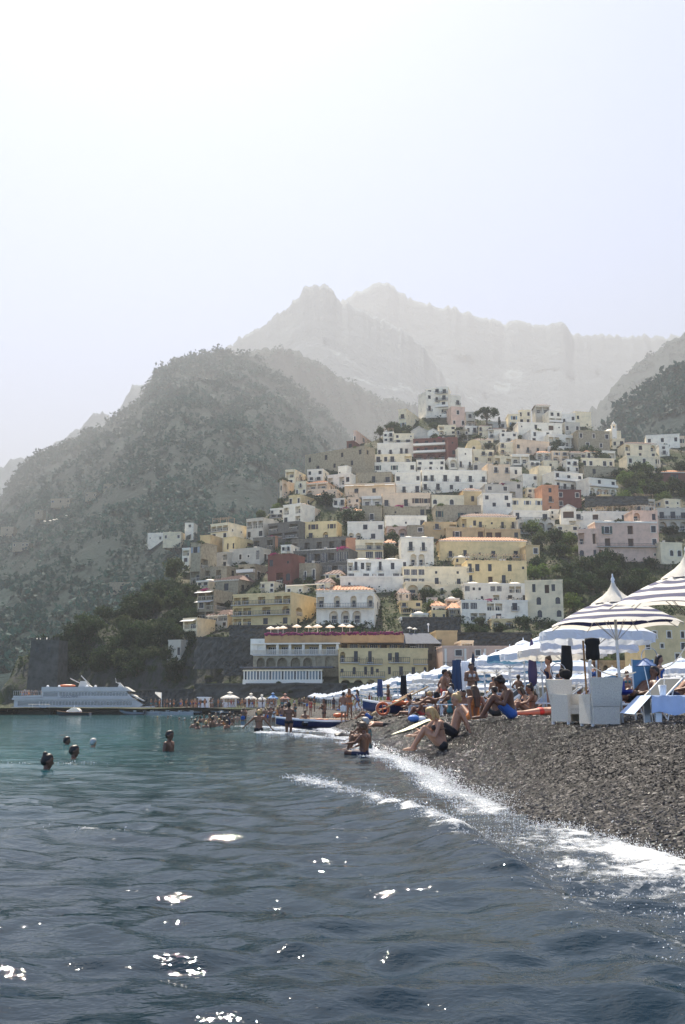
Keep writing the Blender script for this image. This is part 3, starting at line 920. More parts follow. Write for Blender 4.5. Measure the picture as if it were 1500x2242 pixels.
BUILT = []
def house(x0, x1, yt, yb, col, alpha, xc, rows, srows, roof, label, name='house', cat=None, thick=None, style=None, D=None, c2=None, sink=6.0):
    D = float(DIST((x0 + x1) / 2, yb)) if D is None else D
    if xc is None:
        fx0, fx1 = x0, x1
    else:
        fx0, fx1 = (x0, xc) if alpha > 0 else (xc, x1)
    al = R(alpha)
    base = at((fx0 + fx1) / 2, yb, D)
    top = at((fx0 + fx1) / 2, yt, D)
    H = top.z - base.z
    az = atan2(base.x, D)
    W = (fx1 - fx0) / F * D / max(cos(al + az), 0.35) * 0.99
    if thick is None:
        thick = 9.0 if xc is None else min(30, (x1 - x0 - (fx1 - fx0)) / F * D / max(abs(sin(al + az)), 0.25))
    root = thing(name, label, cat or 'house', base, -al)
    seed = len(BUILT)
    style = seed % 3 if style is None else style
    shut = (seed * 7) % 4
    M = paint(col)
    mb = MB()
    ops, fits = lay(rows, W, H)
    mb.M = Matrix.Identity(4)
    facade(mb, W, H, ops, -sink)
    fit(root, fits, Matrix.Identity(4), style, shut)
    for sgn in (1, -1):
        MM = Matrix.Translation((sgn * W / 2, thick / 2, 0)) @ Matrix.Rotation(sgn * pi / 2, 4, 'Z')
        vis = (sgn == 1) == (alpha >= 0)
        so, sf = lay(srows, thick, H) if srows and vis else ([], [])
        mb.M = MM
        facade(mb, thick, H, so, -sink, 1 if c2 and vis else 0)
        fit(root, sf, MM, style, shut)
    mb.M = Matrix.Identity(4)
    mb.quad((W / 2, thick, -sink), (-W / 2, thick, -sink), (-W / 2, thick, H), (W / 2, thick, H))
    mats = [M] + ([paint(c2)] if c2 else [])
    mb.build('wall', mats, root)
    r = roof[0]
    hx = W / 2
    if r in 'fvpu':                           # flat: slab with a low parapet round it
        q = MB().box(-hx + 0.02, hx - 0.02, 0.02, thick - 0.02, H - 0.25, H - 0.003)
        rf = q.build('roof', M_ROOF, root)
        e = MB()
        e.box(-hx - 0.1, hx + 0.1, -0.1, 0.25, H, H + 0.4).box(-hx - 0.1, hx + 0.1, thick - 0.25, thick + 0.1, H, H + 0.4)
        e.box(-hx - 0.1, -hx + 0.25, 0.251, thick - 0.251, H, H + 0.4).box(hx - 0.25, hx + 0.1, 0.251, thick - 0.251, H, H + 0.4)
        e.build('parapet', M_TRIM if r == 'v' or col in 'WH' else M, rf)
        if r == 'v':
            n = int(roof[1:] or 2)
            for k in range(n):
                MB().lathe([(1.0, 0.0), (0.94, 0.26), (0.75, 0.52), (0.4, 0.7), (0.0, 0.76)], 16, 0, (0, 0, 0)).build('dome', M_TRIM, rf, (-hx + W * (k + 0.5) / n, thick * 0.45, H + 0.0), 0, True).scale = (W / n * 0.42, thick * 0.36, 1.5)
        if r == 'p':
            g = MB()
            px0, px1 = -hx + 0.4, hx - 0.4
            nb = max(2, int(W / 3))
            for k in range(nb + 1):
                x = px0 + (px1 - px0) * k / nb
                for y in (0.5, min(4, thick - 0.5)):
                    g.box(x - 0.08, x + 0.08, y - 0.08, y + 0.08, H + 0.001, H + 2.4)
            for k in range(nb * 3 + 1):
                x = px0 + (px1 - px0) * k / (nb * 3)
                g.box(x - 0.06, x + 0.06, 0.2, min(4.3, thick - 0.2), H + 2.402, H + 2.52)
            g.build('pergola', M_WOODB, root)
    elif r in 'th':                           # hipped roof of tiles
        ov, rh = 0.5, min(2.2, thick * 0.2)
        tm = M_TILE if r == 't' else M_TILED
        q = MB()
        a = (-hx - ov, -ov, H + 0.05), (hx + ov, -ov, H + 0.05), (hx + ov, thick + ov, H + 0.05), (-hx - ov, thick + ov, H + 0.05)
        in_ = min(thick * 0.5, hx * 0.6)
        t1, t2 = (-hx + in_, thick / 2, H + rh), (hx - in_, thick / 2, H + rh)
        q.add([*a, t1, t2], [(0, 1, 5, 4), (1, 2, 5), (2, 3, 4, 5), (3, 0, 4), (3, 2, 1, 0)])
        n = max(4, int(W / 0.9))
        for k in range(n):                    # rolls of the tiles down the front slope
            x = -hx - ov + (W + 2 * ov) * (k + 0.5) / n
            lim = min(1.0, (x + hx + ov) / (in_ + ov), (hx + ov - x) / (in_ + ov))
            y1 = -ov + (thick / 2 + ov) * lim
            z1 = H + 0.05 + (rh - 0.05) * lim
            q.tube([(x, -ov - 0.05, H + 0.1), (x, y1, z1 + 0.05)], 0.16, 5)
        q.build('roof', tm, root)
        MB().box(-hx - 0.3, hx + 0.3, -0.3, -0.004, H - 0.28, H + 0.03).build('cornice', M_TRIM, root)
    elif r == 'g':                            # gable to the front
        rh = W * 0.28
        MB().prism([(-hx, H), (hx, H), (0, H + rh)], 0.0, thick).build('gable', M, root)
        MB().add([(-hx - 0.3, -0.3, H - 0.1), (0, -0.3, H + rh + 0.1), (0, thick + 0.3, H + rh + 0.1), (-hx - 0.3, thick + 0.3, H - 0.1), (hx + 0.3, -0.3, H - 0.1), (hx + 0.3, thick + 0.3, H - 0.1),
                  (-hx - 0.3, -0.3, H + 0.1), (0, -0.3, H + rh + 0.3), (0, thick + 0.3, H + rh + 0.3), (-hx - 0.3, thick + 0.3, H + 0.1), (hx + 0.3, -0.3, H + 0.1), (hx + 0.3, thick + 0.3, H + 0.1)],
                 [(0, 3, 2, 1), (1, 2, 5, 4), (6, 7, 8, 9), (7, 10, 11, 8), (0, 1, 7, 6), (1, 4, 10, 7), (0, 6, 9, 3), (4, 5, 11, 10)]).build('roof', M_ROOF, root)
    elif r == 'b':                            # barrel vault
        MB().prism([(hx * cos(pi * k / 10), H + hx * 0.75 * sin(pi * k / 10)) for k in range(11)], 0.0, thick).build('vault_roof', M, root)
    if r in 'fvp' and seed % 2 == 0 and W > 5:
        rs = random.Random(seed)
        for k in range(rs.choice([1, 2, 2])):
            x = rs.uniform(-hx * 0.8, hx * 0.8)
            MB().box(-0.35, 0.35, -0.3, 0.3, 0, 1.2).box(-0.45, 0.45, -0.4, 0.4, 1.2, 1.32).build('chimney', M_SLAB, root, (x, rs.uniform(1.2, thick - 1), H))
    BUILT.append((x0, x1, yt, yb, root, W, H, thick))
    return root

HOUSES = [
 # hilltop
 (929,1015,863,906,'W',-24,None,'wdw.d/d.d.d','','f','white upper wing beside the tall white hotel on the hilltop'),
 (932,982,850,908,'W',14,None,'ddd:B/d.d:B/dd:S/ooo','','f','tall white hotel with balconies crowning the very top of the hill'),
 (873,968,897,941,'C',24,890,'d/w','q.w.g/..q.','f','pale yellow rambling house left below the hilltop hotel'),
 (979,1020,892,936,'P',-12,988,'.w./A.A','','f','square pink tower house with two arched openings under the hilltop hotel'),
 (1020,1041,903,934,'G',0,None,'w/o','','f','low grey house tucked between the pink tower and the umbrella pine'),
 (1113,1140,908,936,'C',0,None,'w/w','','f','small cream house right of the cypress on the skyline'),
 (1137,1172,899,930,'C',10,1162,'w.w/ww','w','f','square cream house on the skyline left of the roofed lookout'),
 (1172,1204,888,906,'G',0,None,'oo','','h','little grey lookout house with a flat dark roof highest on the right skyline'),
 (1201,1232,901,926,'W',-10,None,'ww/oo:S','','f','white house with a long balcony right under the roofed lookout'),
 (1233,1272,906,928,'H',20,1258,'d.w','','f','bluish white house at the right end of the skyline'),
 (1258,1297,903,926,'C',-12,None,'w..','','f','plain cream gabled wall at the right end of the skyline'),
 (1132,1235,927,958,'W',-6,None,'q.w.gq/.w.d..','','f','long white terrace house under the skyline, three doors wide'),
 (1236,1272,926,949,'G',-8,None,'w.w','','f','pale grey house right of the long white terrace house'),
 (1160,1212,944,974,'H',-14,None,'w.d/d.d','','f','bluish white block under the long white terrace house'),
 (1199,1266,953,979,'W',-10,None,'oo.oo','','f','white house with a row of dark square openings'),
 (1263,1340,945,984,'S',-10,None,'w.w.w/.w.w.','','f','greyish stone houses left of the church belfry'),
 (1340,1368,962,980,'C',0,None,'wd','','f','small cream house under the church belfry'),
 (1420,1484,953,974,'W',12,None,'w.w.w','','f','pale white house alone on the right slope beyond the church'),
 (1444,1466,975,996,'W',0,None,'w/d','','f','narrow white house below the pale house on the right slope'),
 (1484,1500,956,975,'Q',0,None,'w','','f','peach house cut by the right edge beyond the church'),
 (1367,1440,972,1005,'C',-6,None,'a.w.a/w.w.w','','h','cream house with two arches and a dark canopy right of the church'),
 (1372,1450,1000,1038,'C',-8,None,'w.w.w/.a..w','','f','big cream house with a single large arch at the right'),
 (1440,1515,1000,1038,'C',22,1442,'w.w/aa.','ww','f','cream house with twin arches at the right edge'),
 (1450,1520,1034,1053,'R',0,None,'.w.w','','t','low red house with an orange roof at the right edge'),
 # upper left
 (774,819,944,976,'P',20,780,'w','.w./...','f','reddish pink house highest on the left shoulder of the hill'),
 (759,775,967,985,'R',20,None,'w','','f','small red lean-to left of the reddish pink house'),
 (664,824,988,1030,'S',34,800,'w.w.w.w/.w.w.w.','w./..','f','long grey stone house climbing the left ridge'),
 (624,665,1030,1064,'C',20,646,'o/w','w/w','f','narrow yellow cream tower standing on the left ridge'),
 (612,640,1052,1085,'Q',30,618,'w','a.','f','small peach arcade house at the left end of the ridge'),
 (825,908,971,998,'W',6,None,'d.d.dd.','','f','white house with dark doors left of the red balcony hotel'),
 (818,902,996,1014,'C',6,None,'dwd.o','','f','cream row under the white house left of the red hotel'),
 (798,912,1014,1034,'W',4,None,'.w.w.w','','f','curved white terrace house below the red hotel'),
 (905,983,961,1008,'R',10,None,'AwAw:S/wwww:S/aaa','','f','dark red hotel with white balcony bands and three arches'),
 (912,975,1008,1031,'W',4,None,'w.w.w/w.w.w','','f','white basement floors under the dark red hotel'),
 (981,1004,959,1021,'R',-6,None,'q/A/.','','f','dark red tower with round windows at the end of the red hotel'),
 (982,1004,1004,1024,'W',-6,None,'a','','f','white arched porch at the foot of the dark red tower'),
 (900,935,944,963,'G',10,None,'.','','g','grey gabled roof house peeping over the red hotel'),
 (935,962,946,963,'W',-8,None,'.w','','g','pale gabled house behind the red hotel'),
 (1003,1036,983,1026,'W',-12,None,'q/d.d','','f','narrow white house right of the dark red tower'),
 (1022,1055,974,990,'Y',0,None,'.A.','','b','yellow barrel vaulted house right above the white houses'),
 (1035,1084,986,1012,'C',-10,None,'.dd/w.w','','f','cream house with two windows right of the barrel vaulted house'),
 (1082,1122,1000,1018,'C',-12,None,'o.o','','p','cream terrace house with a pergola right of centre'),
 (1067,1119,1018,1057,'Q',-8,None,'.d.d/....','','f','peach house with two tall brown shuttered windows'),
 (1125,1210,966,995,'Q',-20,None,'w.d.d.d','','f','long brownish peach house with four tall windows'),
 (1120,1160,996,1016,'W',0,None,'oo','','f','low white house beneath the long brownish peach house'),
 (1272,1348,1005,1024,'C',-6,None,'ww.ww','','f','cream house with dark window pairs below the church terraces'),
 (1277,1356,1023,1041,'S',-6,None,'.w..w','','f','stone basement house with planted roof below the church terraces'),
 (1179,1210,1022,1064,'C',-16,None,'./.','','f','plain cream tower at the left end of the white arcade'),
 (1209,1284,1036,1075,'W',-22,None,'d.d.d:S/dddd:B','','f','left half of the long white arcade stepping down to the right'),
 (1284,1357,1050,1086,'W',-22,None,'.d.d:S/aaaa','','f','right half of the long white arcade with four tall arches'),
 (1116,1144,1024,1043,'W',-8,None,'.w.','','f','little white house left of the cream arcade tower'),
 (1144,1181,1040,1064,'W',-12,None,'.w/..','','f','white house with one window under the cream arcade tower'),
 (1100,1146,1056,1090,'G',-8,None,'w.w/.o.','','f','grey house amid shrubs below the peach shuttered house'),
 # middle
 (740,770,1022,1052,'W',30,760,'w.d','','f','white sloping house on the left ridge with a single door'),
 (716,780,1040,1064,'W',26,768,'o.ow','','f','white verandah house on the left ridge'),
 (779,858,1036,1060,'S',8,None,'..d.d','','f','brown stone house with rusty plaster left of the white row'),
 (864,922,1035,1060,'W',4,None,'w..w','','f','white house with two small windows left of the eight-door row'),
 (864,922,1060,1082,'W',4,None,'.d.d','','f','white lower storey with dark doors left of the eight-door row'),
 (921,1070,1031,1058,'W',-4,None,'dd.d.d.d.d','','f','long white row house with many tall black doors'),
 (921,1070,1057,1076,'W',-4,None,'d.d.w..w..','','f','lower white row with three black doors under the long row house'),
 (1062,1118,1062,1092,'G',-6,None,'w.w/.o','','f','grey white house right of the square stone house'),
 (753,866,1060,1088,'Q',8,None,'.w.w..:N','','f','long cream and peach house with two grey awnings'),
 (792,836,1088,1110,'H',6,None,'oo','','f','greyish glazed terrace over the brown stone cube'),
 (792,836,1109,1142,'S',6,None,'.d.','','f','brown stone cube house with a single white framed door'),
 (836,944,1081,1112,'Q',0,None,'d.dww','','f','orange peach house with big windows in the middle of the hill'),
 (838,934,1111,1132,'S',0,None,'.q..w','','f','stone basement under the orange peach house'),
 (944,1018,1086,1112,'C',-6,None,'A.A.','','f','cream arched house between the peach house and the stone house'),
 (952,1056,1108,1144,'S',-4,None,'s..D.w','','f','square brown stone house with white framed windows'),
 (1014,1056,1074,1110,'O',-4,None,'.w.','','h','brown stone tower rising from the square stone house'),
 (1056,1124,1082,1128,'W',-6,None,'w.w/.w.w/....','','f','white stepped house right of the brown stone tower'),
 (1121,1189,1093,1124,'C',-4,None,'s.s.s/....','','f','cream house with three brown shuttered windows'),
 (1187,1226,1064,1120,'B',-8,None,'.w./.d./.q.','','f','tall orange house beside the dark red house'),
 (1220,1275,1074,1112,'R',-6,None,'w.A/A..','','f','dark red house with white arched windows'),
 (1123,1206,1120,1142,'W',-4,None,'d..d:B','','f','white house with a long blue railing under the three shutters'),
 (1133,1217,1140,1168,'G',-4,None,'a.aa','','f','grey house with low round arches below the blue railing'),
 (1230,1262,1114,1158,'W',8,None,'g/.o','','g','white gabled house with a big dark window left of the pink villa'),
 (1260,1314,1122,1156,'W',0,None,'d.g/..o','','f','white house with dark openings just left of the pink villa'),
 # left terraces
 (618,660,1106,1148,'W',34,None,'o.o/w.o','','f','white balconied wing left of the yellow corner villa'),
 (631,694,1086,1108,'Y',28,660,'w.w','w','f','lemon yellow house above the corner villa'),
 (654,738,1104,1146,'Q',20,668,'o/o','.w./...','f','peach upper floors of the corner villa'),
 (656,738,1144,1181,'Y',12,None,'.w.w/.d.a.','','f','yellow ochre lower floors of the corner villa with an arch'),
 (584,656,1146,1181,'D',30,None,'o.o/oo:B','','f','dark terrace restaurant hung with plants left of the corner villa'),
 (537,604,1137,1180,'G',30,578,'ooo/w.w','.w/..','f','grey house with a glazed top storey and a yellow side'),
 (487,549,1178,1214,'Y',30,516,'.w.w','.g/..','f','yellow house with dark square windows below the cream pair'),
 (457,541,1148,1200,'C',32,502,'ooo:B/d.w/www','qq./...','p','tall cream house with a sunlit pergola on its roof'),
 (436,461,1174,1222,'O',24,None,'./A','','f','narrow brown house with one arched niche'),
 (414,462,1190,1274,'S',30,440,'w/./o','../o./..','f','tall grey stone house standing at the cliff end of the town'),
 (397,415,1202,1250,'W',24,None,'o/w/w','','f','tall narrow white house leftmost in the town'),
 (598,638,1176,1196,'B',20,604,'.','...','f','orange red wall house beside the dark hotel'),
 (552,600,1178,1204,'D',28,None,'o.o','','f','dark shaded house left of the orange red wall'),
 (498,590,1203,1234,'G',28,572,'w.w.q.G','d','f','grey house with arched glazed end below the orange wall'),
 (461,500,1212,1244,'G',30,None,'w.o/..w','','f','small grey house with flowers left of the arched glazed house'),
 (444,530,1243,1270,'S',28,500,'o.o.','d.','f','stone terrace house with small loggias on the left slope'),
 (520,590,1238,1272,'S',24,560,'o.o:S/.w.','d.w','f','brown stone terraces under the arched glazed house'),
 (468,560,1270,1300,'S',26,524,'.w.','d.w','h','brown house with a rusty roof low on the left slope'),
 (584,640,1216,1280,'R',24,None,'w.q/.oA','','f','dark red stair house left of the dark hotel'),
 (636,692,1236,1272,'S',14,None,'.A.d.d','','f','brown stone house with three narrow doors below the dark hotel'),
 (636,762,1180,1212,'D',22,None,'o.o.o.o.o:S','','f','upper dark red terrace of the long dark hotel'),
 (640,764,1206,1238,'D',20,None,'GoGoGoGG:B','','f','long dark hotel with teal glazed balconies'),
 (690,764,1234,1262,'D',18,None,'GGGoGG:B','','f','lower teal glazed storey of the long dark hotel'),
 (760,779,1180,1226,'B',-6,None,'.','','f','tall orange wall between the dark hotel and the white arched house'),
 (778,840,1184,1226,'C',0,None,'.oo:B/.GG','','f','cream house with an iron pergola right of the orange wall'),
 (760,842,1144,1184,'W',2,None,'..w.w/aa.w.','','f','white house with two arches above the iron pergola'),
 (843,936,1131,1158,'W',-2,None,'..q.w','','f','white house covered in pink flowers in mid town'),
 (846,894,1154,1180,'P',-2,None,'aa','','f','low pink arcade of two arches under the pink flowers'),
 (892,930,1152,1184,'S',-2,None,'.w/..','','f','stone corner house right of the pink arcade'),
 (929,1002,1145,1176,'O',-3,None,'.d.o/....','','f','ochre stone house with a shaded terrace'),
 (1009,1132,1131,1160,'Y',-3,None,'o.wd.q.d.d','','h','long yellow house with an orange and brown tiled roof'),
 (976,1062,1157,1182,'O',-2,None,'.s..g','','f','ochre house with a big garage window'),
 (1061,1141,1160,1182,'O',-3,None,'gg.w','','f','ochre annex with two dark wide windows'),
 (961,1155,1184,1222,'Y',-2,None,'......../.d.d.q.d..d.','','t','big yellow hotel with a long terracotta roof and four balcony doors'),
 (1152,1183,1196,1236,'O',-4,None,'.w/.a','','f','small ochre house with a dark arch right of the big yellow hotel'),
 (878,951,1178,1240,'W',-2,None,'.d.d.:C/.aa.','','v2','white villa with two low domes and two round arches'),
 (760,893,1227,1276,'H',0,None,'odwo.d.w.d/G.GwG.GG:S','','v2','bluish white house with glazed verandas in mid town'),
 (744,884,1264,1292,'W',0,None,'.q........','','f','white garden wall house under the bluish veranda house'),
 (882,1029,1243,1284,'C',-2,None,'GGG.q..q./GGG.d..d.','','f','long cream house with a glazed bay and two flowered windows'),
 (888,952,1276,1308,'C',-2,None,'aa','','f','cream arcade with two wide arches below the glazed bay'),
 (951,1022,1282,1308,'C',-2,None,'.w....','','f','plain cream lower wall right of the wide arches'),
 (1022,1156,1230,1282,'Y',-3,None,'dw.w..w.q/d..g.d...','','p','yellow ochre house with dark garage door below the big yellow hotel'),
 (1016,1158,1280,1318,'W',-3,None,'Gqq.GG.oo./..q.o.d.d','','v3','white apartment house with covered balconies, upper floors'),
 (1010,1158,1317,1360,'W',-3,None,'GG.oo.d./.oo.w...','','f','white apartment house lower floors with white rails'),
 (1155,1246,1273,1358,'C',12,1231,'.w.gw./.A.A/.A.A','././.','f','cream apartment block with round topped white windows'),
 # palace and right
 (1270,1310,1160,1228,'P',14,None,'o.g/A.w','','f','projecting pink corner wing at the left of the pink villa'),
 (1306,1444,1144,1228,'P',-3,None,'.D..g..w:C/.g..g..w:B/a......q','','v2','large pink villa with white framed windows and a long balcony'),
 (1308,1400,1122,1146,'W',-4,None,'..w.','','p','white penthouse on the roof of the pink villa'),
 (1388,1444,1120,1190,'P',-4,None,'a.w/..w/...','','p','tall pink tower wing behind the pink villa'),
 (1433,1498,1190,1232,'C',-10,1446,'.AA','..','f','cream chapel-like house with twin arched windows right of the pink villa'),
 (1442,1530,1114,1164,'G',0,None,'dddd:B/aaaa','','f','grey hotel with balconies and arches at the right edge'),
 # seafront
 (504,694,1302,1372,'Y',22,640,'oo.o.oo:B/oo.o.a:B/oo.w.w','.q/a./w.','f','long yellow arcaded hotel facing left along the seafront'),
 (428,494,1294,1356,'S',26,470,'oo:N/wo:N/oo','../o/..','f','stacked little houses with straw awnings at the left cliff'),
 (398,432,1356,1400,'C',26,None,'o:N/o','','f','tiny cream house with a slanted awning on the cliff edge'),
 (366,424,1404,1448,'G',20,396,'d.w','..','f','whitewashed cliff house lowest on the left rocks'),
 (692,874,1300,1366,'W',6,820,'o.a.a.a:B/.aaa.','.s./...','f','white hotel with three round arches under a terracotta roof'),
 (692,818,1292,1302,'W',6,None,'.','','t','terracotta roofed top storey of the white arched hotel'),
]
for h_ in HOUSES:
    house(*h_)

# smaller houses that close the gaps; each is named after the house it stands next to
_rs = random.Random(21)
_CN = {'W': 'white', 'C': 'cream', 'Q': 'peach', 'S': 'stone', 'G': 'grey', 'Y': 'yellow'}
_done = [(a, c, d, e, h_[10]) for h_ in HOUSES for a, c, d, e in [h_[:4]]]
def _short(l):
    w = l.split()
    for stop in ('with', 'left', 'right', 'below', 'above', 'under', 'on', 'in', 'beside', 'of', 'at', 'hung', 'that', 'over', 'behind', 'from', 'crowning', 'alone', 'just', 'standing', 'climbing', 'cut', 'rising', 'facing'):
        if stop in w[2:]:
            w = w[:2 + w[2:].index(stop)]
    return ' '.join(w[:7])
_seen = set()
_k = 0
for _ in range(6000):
    if _k >= 62:
        break
    w_, h0 = _rs.uniform(22, 52), _rs.uniform(15, 27)
    x = _rs.uniform(430, 1490)
    yb = _rs.uniform(925, 1375)
    if yb - h0 < np.interp(x, _TX, _TY) + 4 or (x > 1160 and yb > 1175) or (1340 < x and 1040 < yb < 1120):
        continue
    a, c, d, e = x - w_ / 2, x + w_ / 2, yb - h0, yb
    area = sum(max(0, min(c, q[1]) - max(a, q[0])) * max(0, min(e, q[3]) - max(d, q[2])) for q in _done)
    if area > 0.30 * w_ * h0:
        continue
    nb = min(_done[:len(HOUSES)], key=lambda q: abs((q[0] + q[1]) / 2 - x) + 1.5 * abs((q[2] + q[3]) / 2 - yb + h0 / 2))
    dx, dy = x - (nb[0] + nb[1]) / 2, (yb - h0 / 2) - (nb[2] + nb[3]) / 2
    rel = ('right of' if dx > 0 else 'left of') if abs(dx) > abs(dy) * 1.2 else ('below' if dy > 0 else 'above')
    col = _rs.choice('WWWCCCQSGYC')
    lab = 'small %s house %s the %s' % (_CN[col], rel, _short(nb[4]))
    if lab in _seen:
        continue
    _seen.add(lab)
    rows = '/'.join(_rs.choice(['w.w', 'd.w', 'wd', 'oo', 'a.w', '.d.', 'aa', 'w.q', 'dd:B', 'o.w']) for _q in range(1 if h0 < 19 else 2))
    al = np.interp(x, [430, 640, 900, 1500], [30, 22, 2, -12]) + _rs.uniform(-6, 6)
    house(a, c, d, e, col, float(al), None, rows, 'w/w', _rs.choice(['f', 'f', 'f', 'v1', 'p', 'h', 't']), lab)
    _done.append((a, c, d, e, lab))
    _k += 1

# shrubs in pots and roof gardens
_rp = random.Random(5)
_flat = [b for b in BUILT if any(c.name.startswith('roof') for c in [o for o in COL.objects if o.parent is b[4]])] if False else BUILT
_used = set()
for b in _rp.sample(BUILT, 74):
    root, W, H, th_ = b[4], b[5], b[6], b[7]
    if H > 30 or b[2] < 930:
        continue
    lab = 'green shrub growing at the roof edge of the ' + _short(root['label'])
    if lab in _used:
        continue
    _used.add(lab)
    M = Matrix.Translation(root.location) @ Matrix.Rotation(root.rotation_euler.z, 4, 'Z')
    p = M @ Vector((_rp.uniform(-0.4, 0.4) * W, _rp.uniform(0.6, 2.0), H - 0.05))
    tree('bush', _rp.choice([0, 1, 1, 2, 3]), p, _rp.uniform(0.9, 2.0), lab, 'roof garden shrubs')
# ================================================================ SEAFRONT HOTELS, CHURCH, WALLS, TOWER
M_GREY = mat('grey_canopy', (0.10, 0.11, 0.13), 0.85, var=0.3, scale=1.5)
M_STONE = mat('dry_stone', (0.07, 0.07, 0.06), 0.95, var=0.65, scale=0.9, bump=1.0)
M_DSTONE = mat('dark_stone', (0.06, 0.06, 0.053), 0.95, var=0.7, scale=0.6, bump=1.0)
def block(x0, x1, yt, yb, D, alpha=0):
    b, t = at((x0 + x1) / 2, yb, D), at((x0 + x1) / 2, yt, D)
    return b, (x1 - x0) / F * D / max(cos(R(alpha)), 0.4), t.z - b.z

# broad terraced hotel above the beach: ochre parapet, columned gallery, stone arches, glazed veranda
Dh = 232.0
b, W, H = block(553, 742, 1388, 1500, Dh)
al = R(6)
hotel = thing('hotel', 'broad terraced hotel with an orange parapet, columned gallery and white glass veranda', 'hotel', b, -al)
s = H / 112.0                                   # metres for one pixel of the photograph
zz = lambda y: (1500 - y) * s
xx = lambda x: (x - 647.5) * s
mb = MB()
ops = [(xx(a), xx(c), zz(1462), zz(1440), 1.6, True) for a, c in ((560, 578), (581, 602), (606, 628), (636, 657), (664, 684))]
ops += [(xx(692), xx(702), zz(1458), zz(1440), 0.3, False), (xx(713), xx(727), zz(1462), zz(1438), 0.4, True)]
facade(mb, W, zz(1436), ops, -6)
mb.quad((W / 2, 0, -6), (W / 2, 14, -6), (W / 2, 14, zz(1436)), (W / 2, 0, zz(1436)))
mb.quad((-W / 2, 14, -6), (-W / 2, 0, -6), (-W / 2, 0, zz(1436)), (-W / 2, 14, zz(1436)))
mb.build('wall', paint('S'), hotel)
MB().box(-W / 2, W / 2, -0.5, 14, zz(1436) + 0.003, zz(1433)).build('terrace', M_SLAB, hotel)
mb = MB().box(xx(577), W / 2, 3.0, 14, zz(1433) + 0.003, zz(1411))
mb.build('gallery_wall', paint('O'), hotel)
for k, x in enumerate((558, 577, 606, 634, 664, 702, 740)):
    MB().box(xx(x) - 0.28, xx(x) + 0.28, -0.2, 0.36, zz(1433) + 0.003, zz(1411)).build('column', M_TRIM, hotel)
for k, x in enumerate((590, 620, 649, 683, 722)):
    f, p = window_meshes('big', 2.0, 1.8, 1)
    o = put('window', f, hotel, (xx(x), 2.8, zz(1433)), 0)
    put('pane', p, o)
r = MB()
for k in range(90):
    x = -W / 2 + W * (k + 0.5) / 90
    r.box(x - 0.04, x + 0.04, -0.42, -0.34, zz(1433) + 0.003, zz(1433) + 0.95)
r.box(-W / 2, W / 2, -0.46, -0.3, zz(1433) + 0.951, zz(1433) + 1.05)
r.build('railing', M_TRIM, hotel)
MB().box(-W / 2 - 0.3, W / 2 + 0.2, -0.6, 14, zz(1411) + 0.003, zz(1408)).build('cornice', M_TRIM, hotel)
MB().box(xx(577), W / 2 + 14.0, 0.0, 13.5, zz(1408) + 0.003, zz(1388)).build('parapet', mat('orange_render', (0.52, 0.30, 0.13), 0.85, var=0.35, scale=0.5, bump=0.2), hotel)
fl = MB()
for k in range(260):
    x = xx(577) + (W / 2 + 14 - xx(577)) * random.random()
    fl.ball((x, -0.12 + random.uniform(-0.1, 0.2), zz(1388) + random.uniform(-0.25, 0.25)), (random.uniform(0.15, 0.45), 0.22, random.uniform(0.12, 0.3)), 5, 3)
fl.build('flower_trough', M_BOUG, hotel)
MB().box(xx(530), xx(735), -3.6, -0.61, zz(1464), zz(1461)).build('canopy', M_GREY, hotel)
MB().box(xx(538), xx(712), -4.6, -0.02, zz(1471), zz(1468)).build('veranda_roof', paint('C'), hotel)
MB().box(xx(538), xx(712), -4.5, -0.02, zz(1499), zz(1489)).build('veranda_base', M_TRIM, hotel)
for k in range(26):
    x = xx(541) + (xx(710) - xx(541)) * k / 25
    MB().box(x - 0.13, x + 0.13, -4.45, -4.2, zz(1489) + 0.003, zz(1471) - 0.003).build('veranda_post', M_TRIM, hotel)
    if k < 25:
        x2 = xx(541) + (xx(710) - xx(541)) * (k + 1) / 25
        MB().box(x + 0.131, x2 - 0.131, -4.36, -4.3, zz(1489) + 0.004, zz(1471) - 0.004).build('pane', M_TEAL if k % 4 else M_PANE, hotel)
MB().box(xx(560), xx(676), -3.8, -0.02, zz(1512), zz(1499) - 0.003).build('foundation', paint('G'), hotel)
MB().box(xx(676), xx(735), -2.4, -0.02, zz(1520), zz(1499) - 0.004).build('undercroft', paint('D'), hotel)
# stair tower at the left end
MB().box(xx(545), xx(577) - 0.01, 0.02, 8, zz(1433) + 0.003, zz(1398)).build('stair_wing', paint('H'), hotel)

# yellow hotel
yh = house(743, 938, 1423, 1514, 'Y', -2, None, 'a.d.d..wd..../q.A.wwq.w.w.w.A/aaaaaaa', '', 'f', 'yellow seafront hotel with dark iron balconies and ground floor arches', 'hotel', 'hotel', D=226, style=2)
hW = BUILT[-1][5]
hH = BUILT[-1][6]
for (a, c, zf) in ((-0.5, -0.33, .70), (-0.28, -0.02, .66), (0.05, 0.3, .70), (0.33, 0.5, .66), (-0.5, 0.02, .355), (0.1, 0.5, .355)):
    s_, r_ = balcony_meshes((c - a) * hW * 0.98, 0.9, False, True)
    bb = put('balcony', s_, yh, ((a + c) / 2 * hW, 0, zf * hH), 0)
    put('railing', r_, bb)
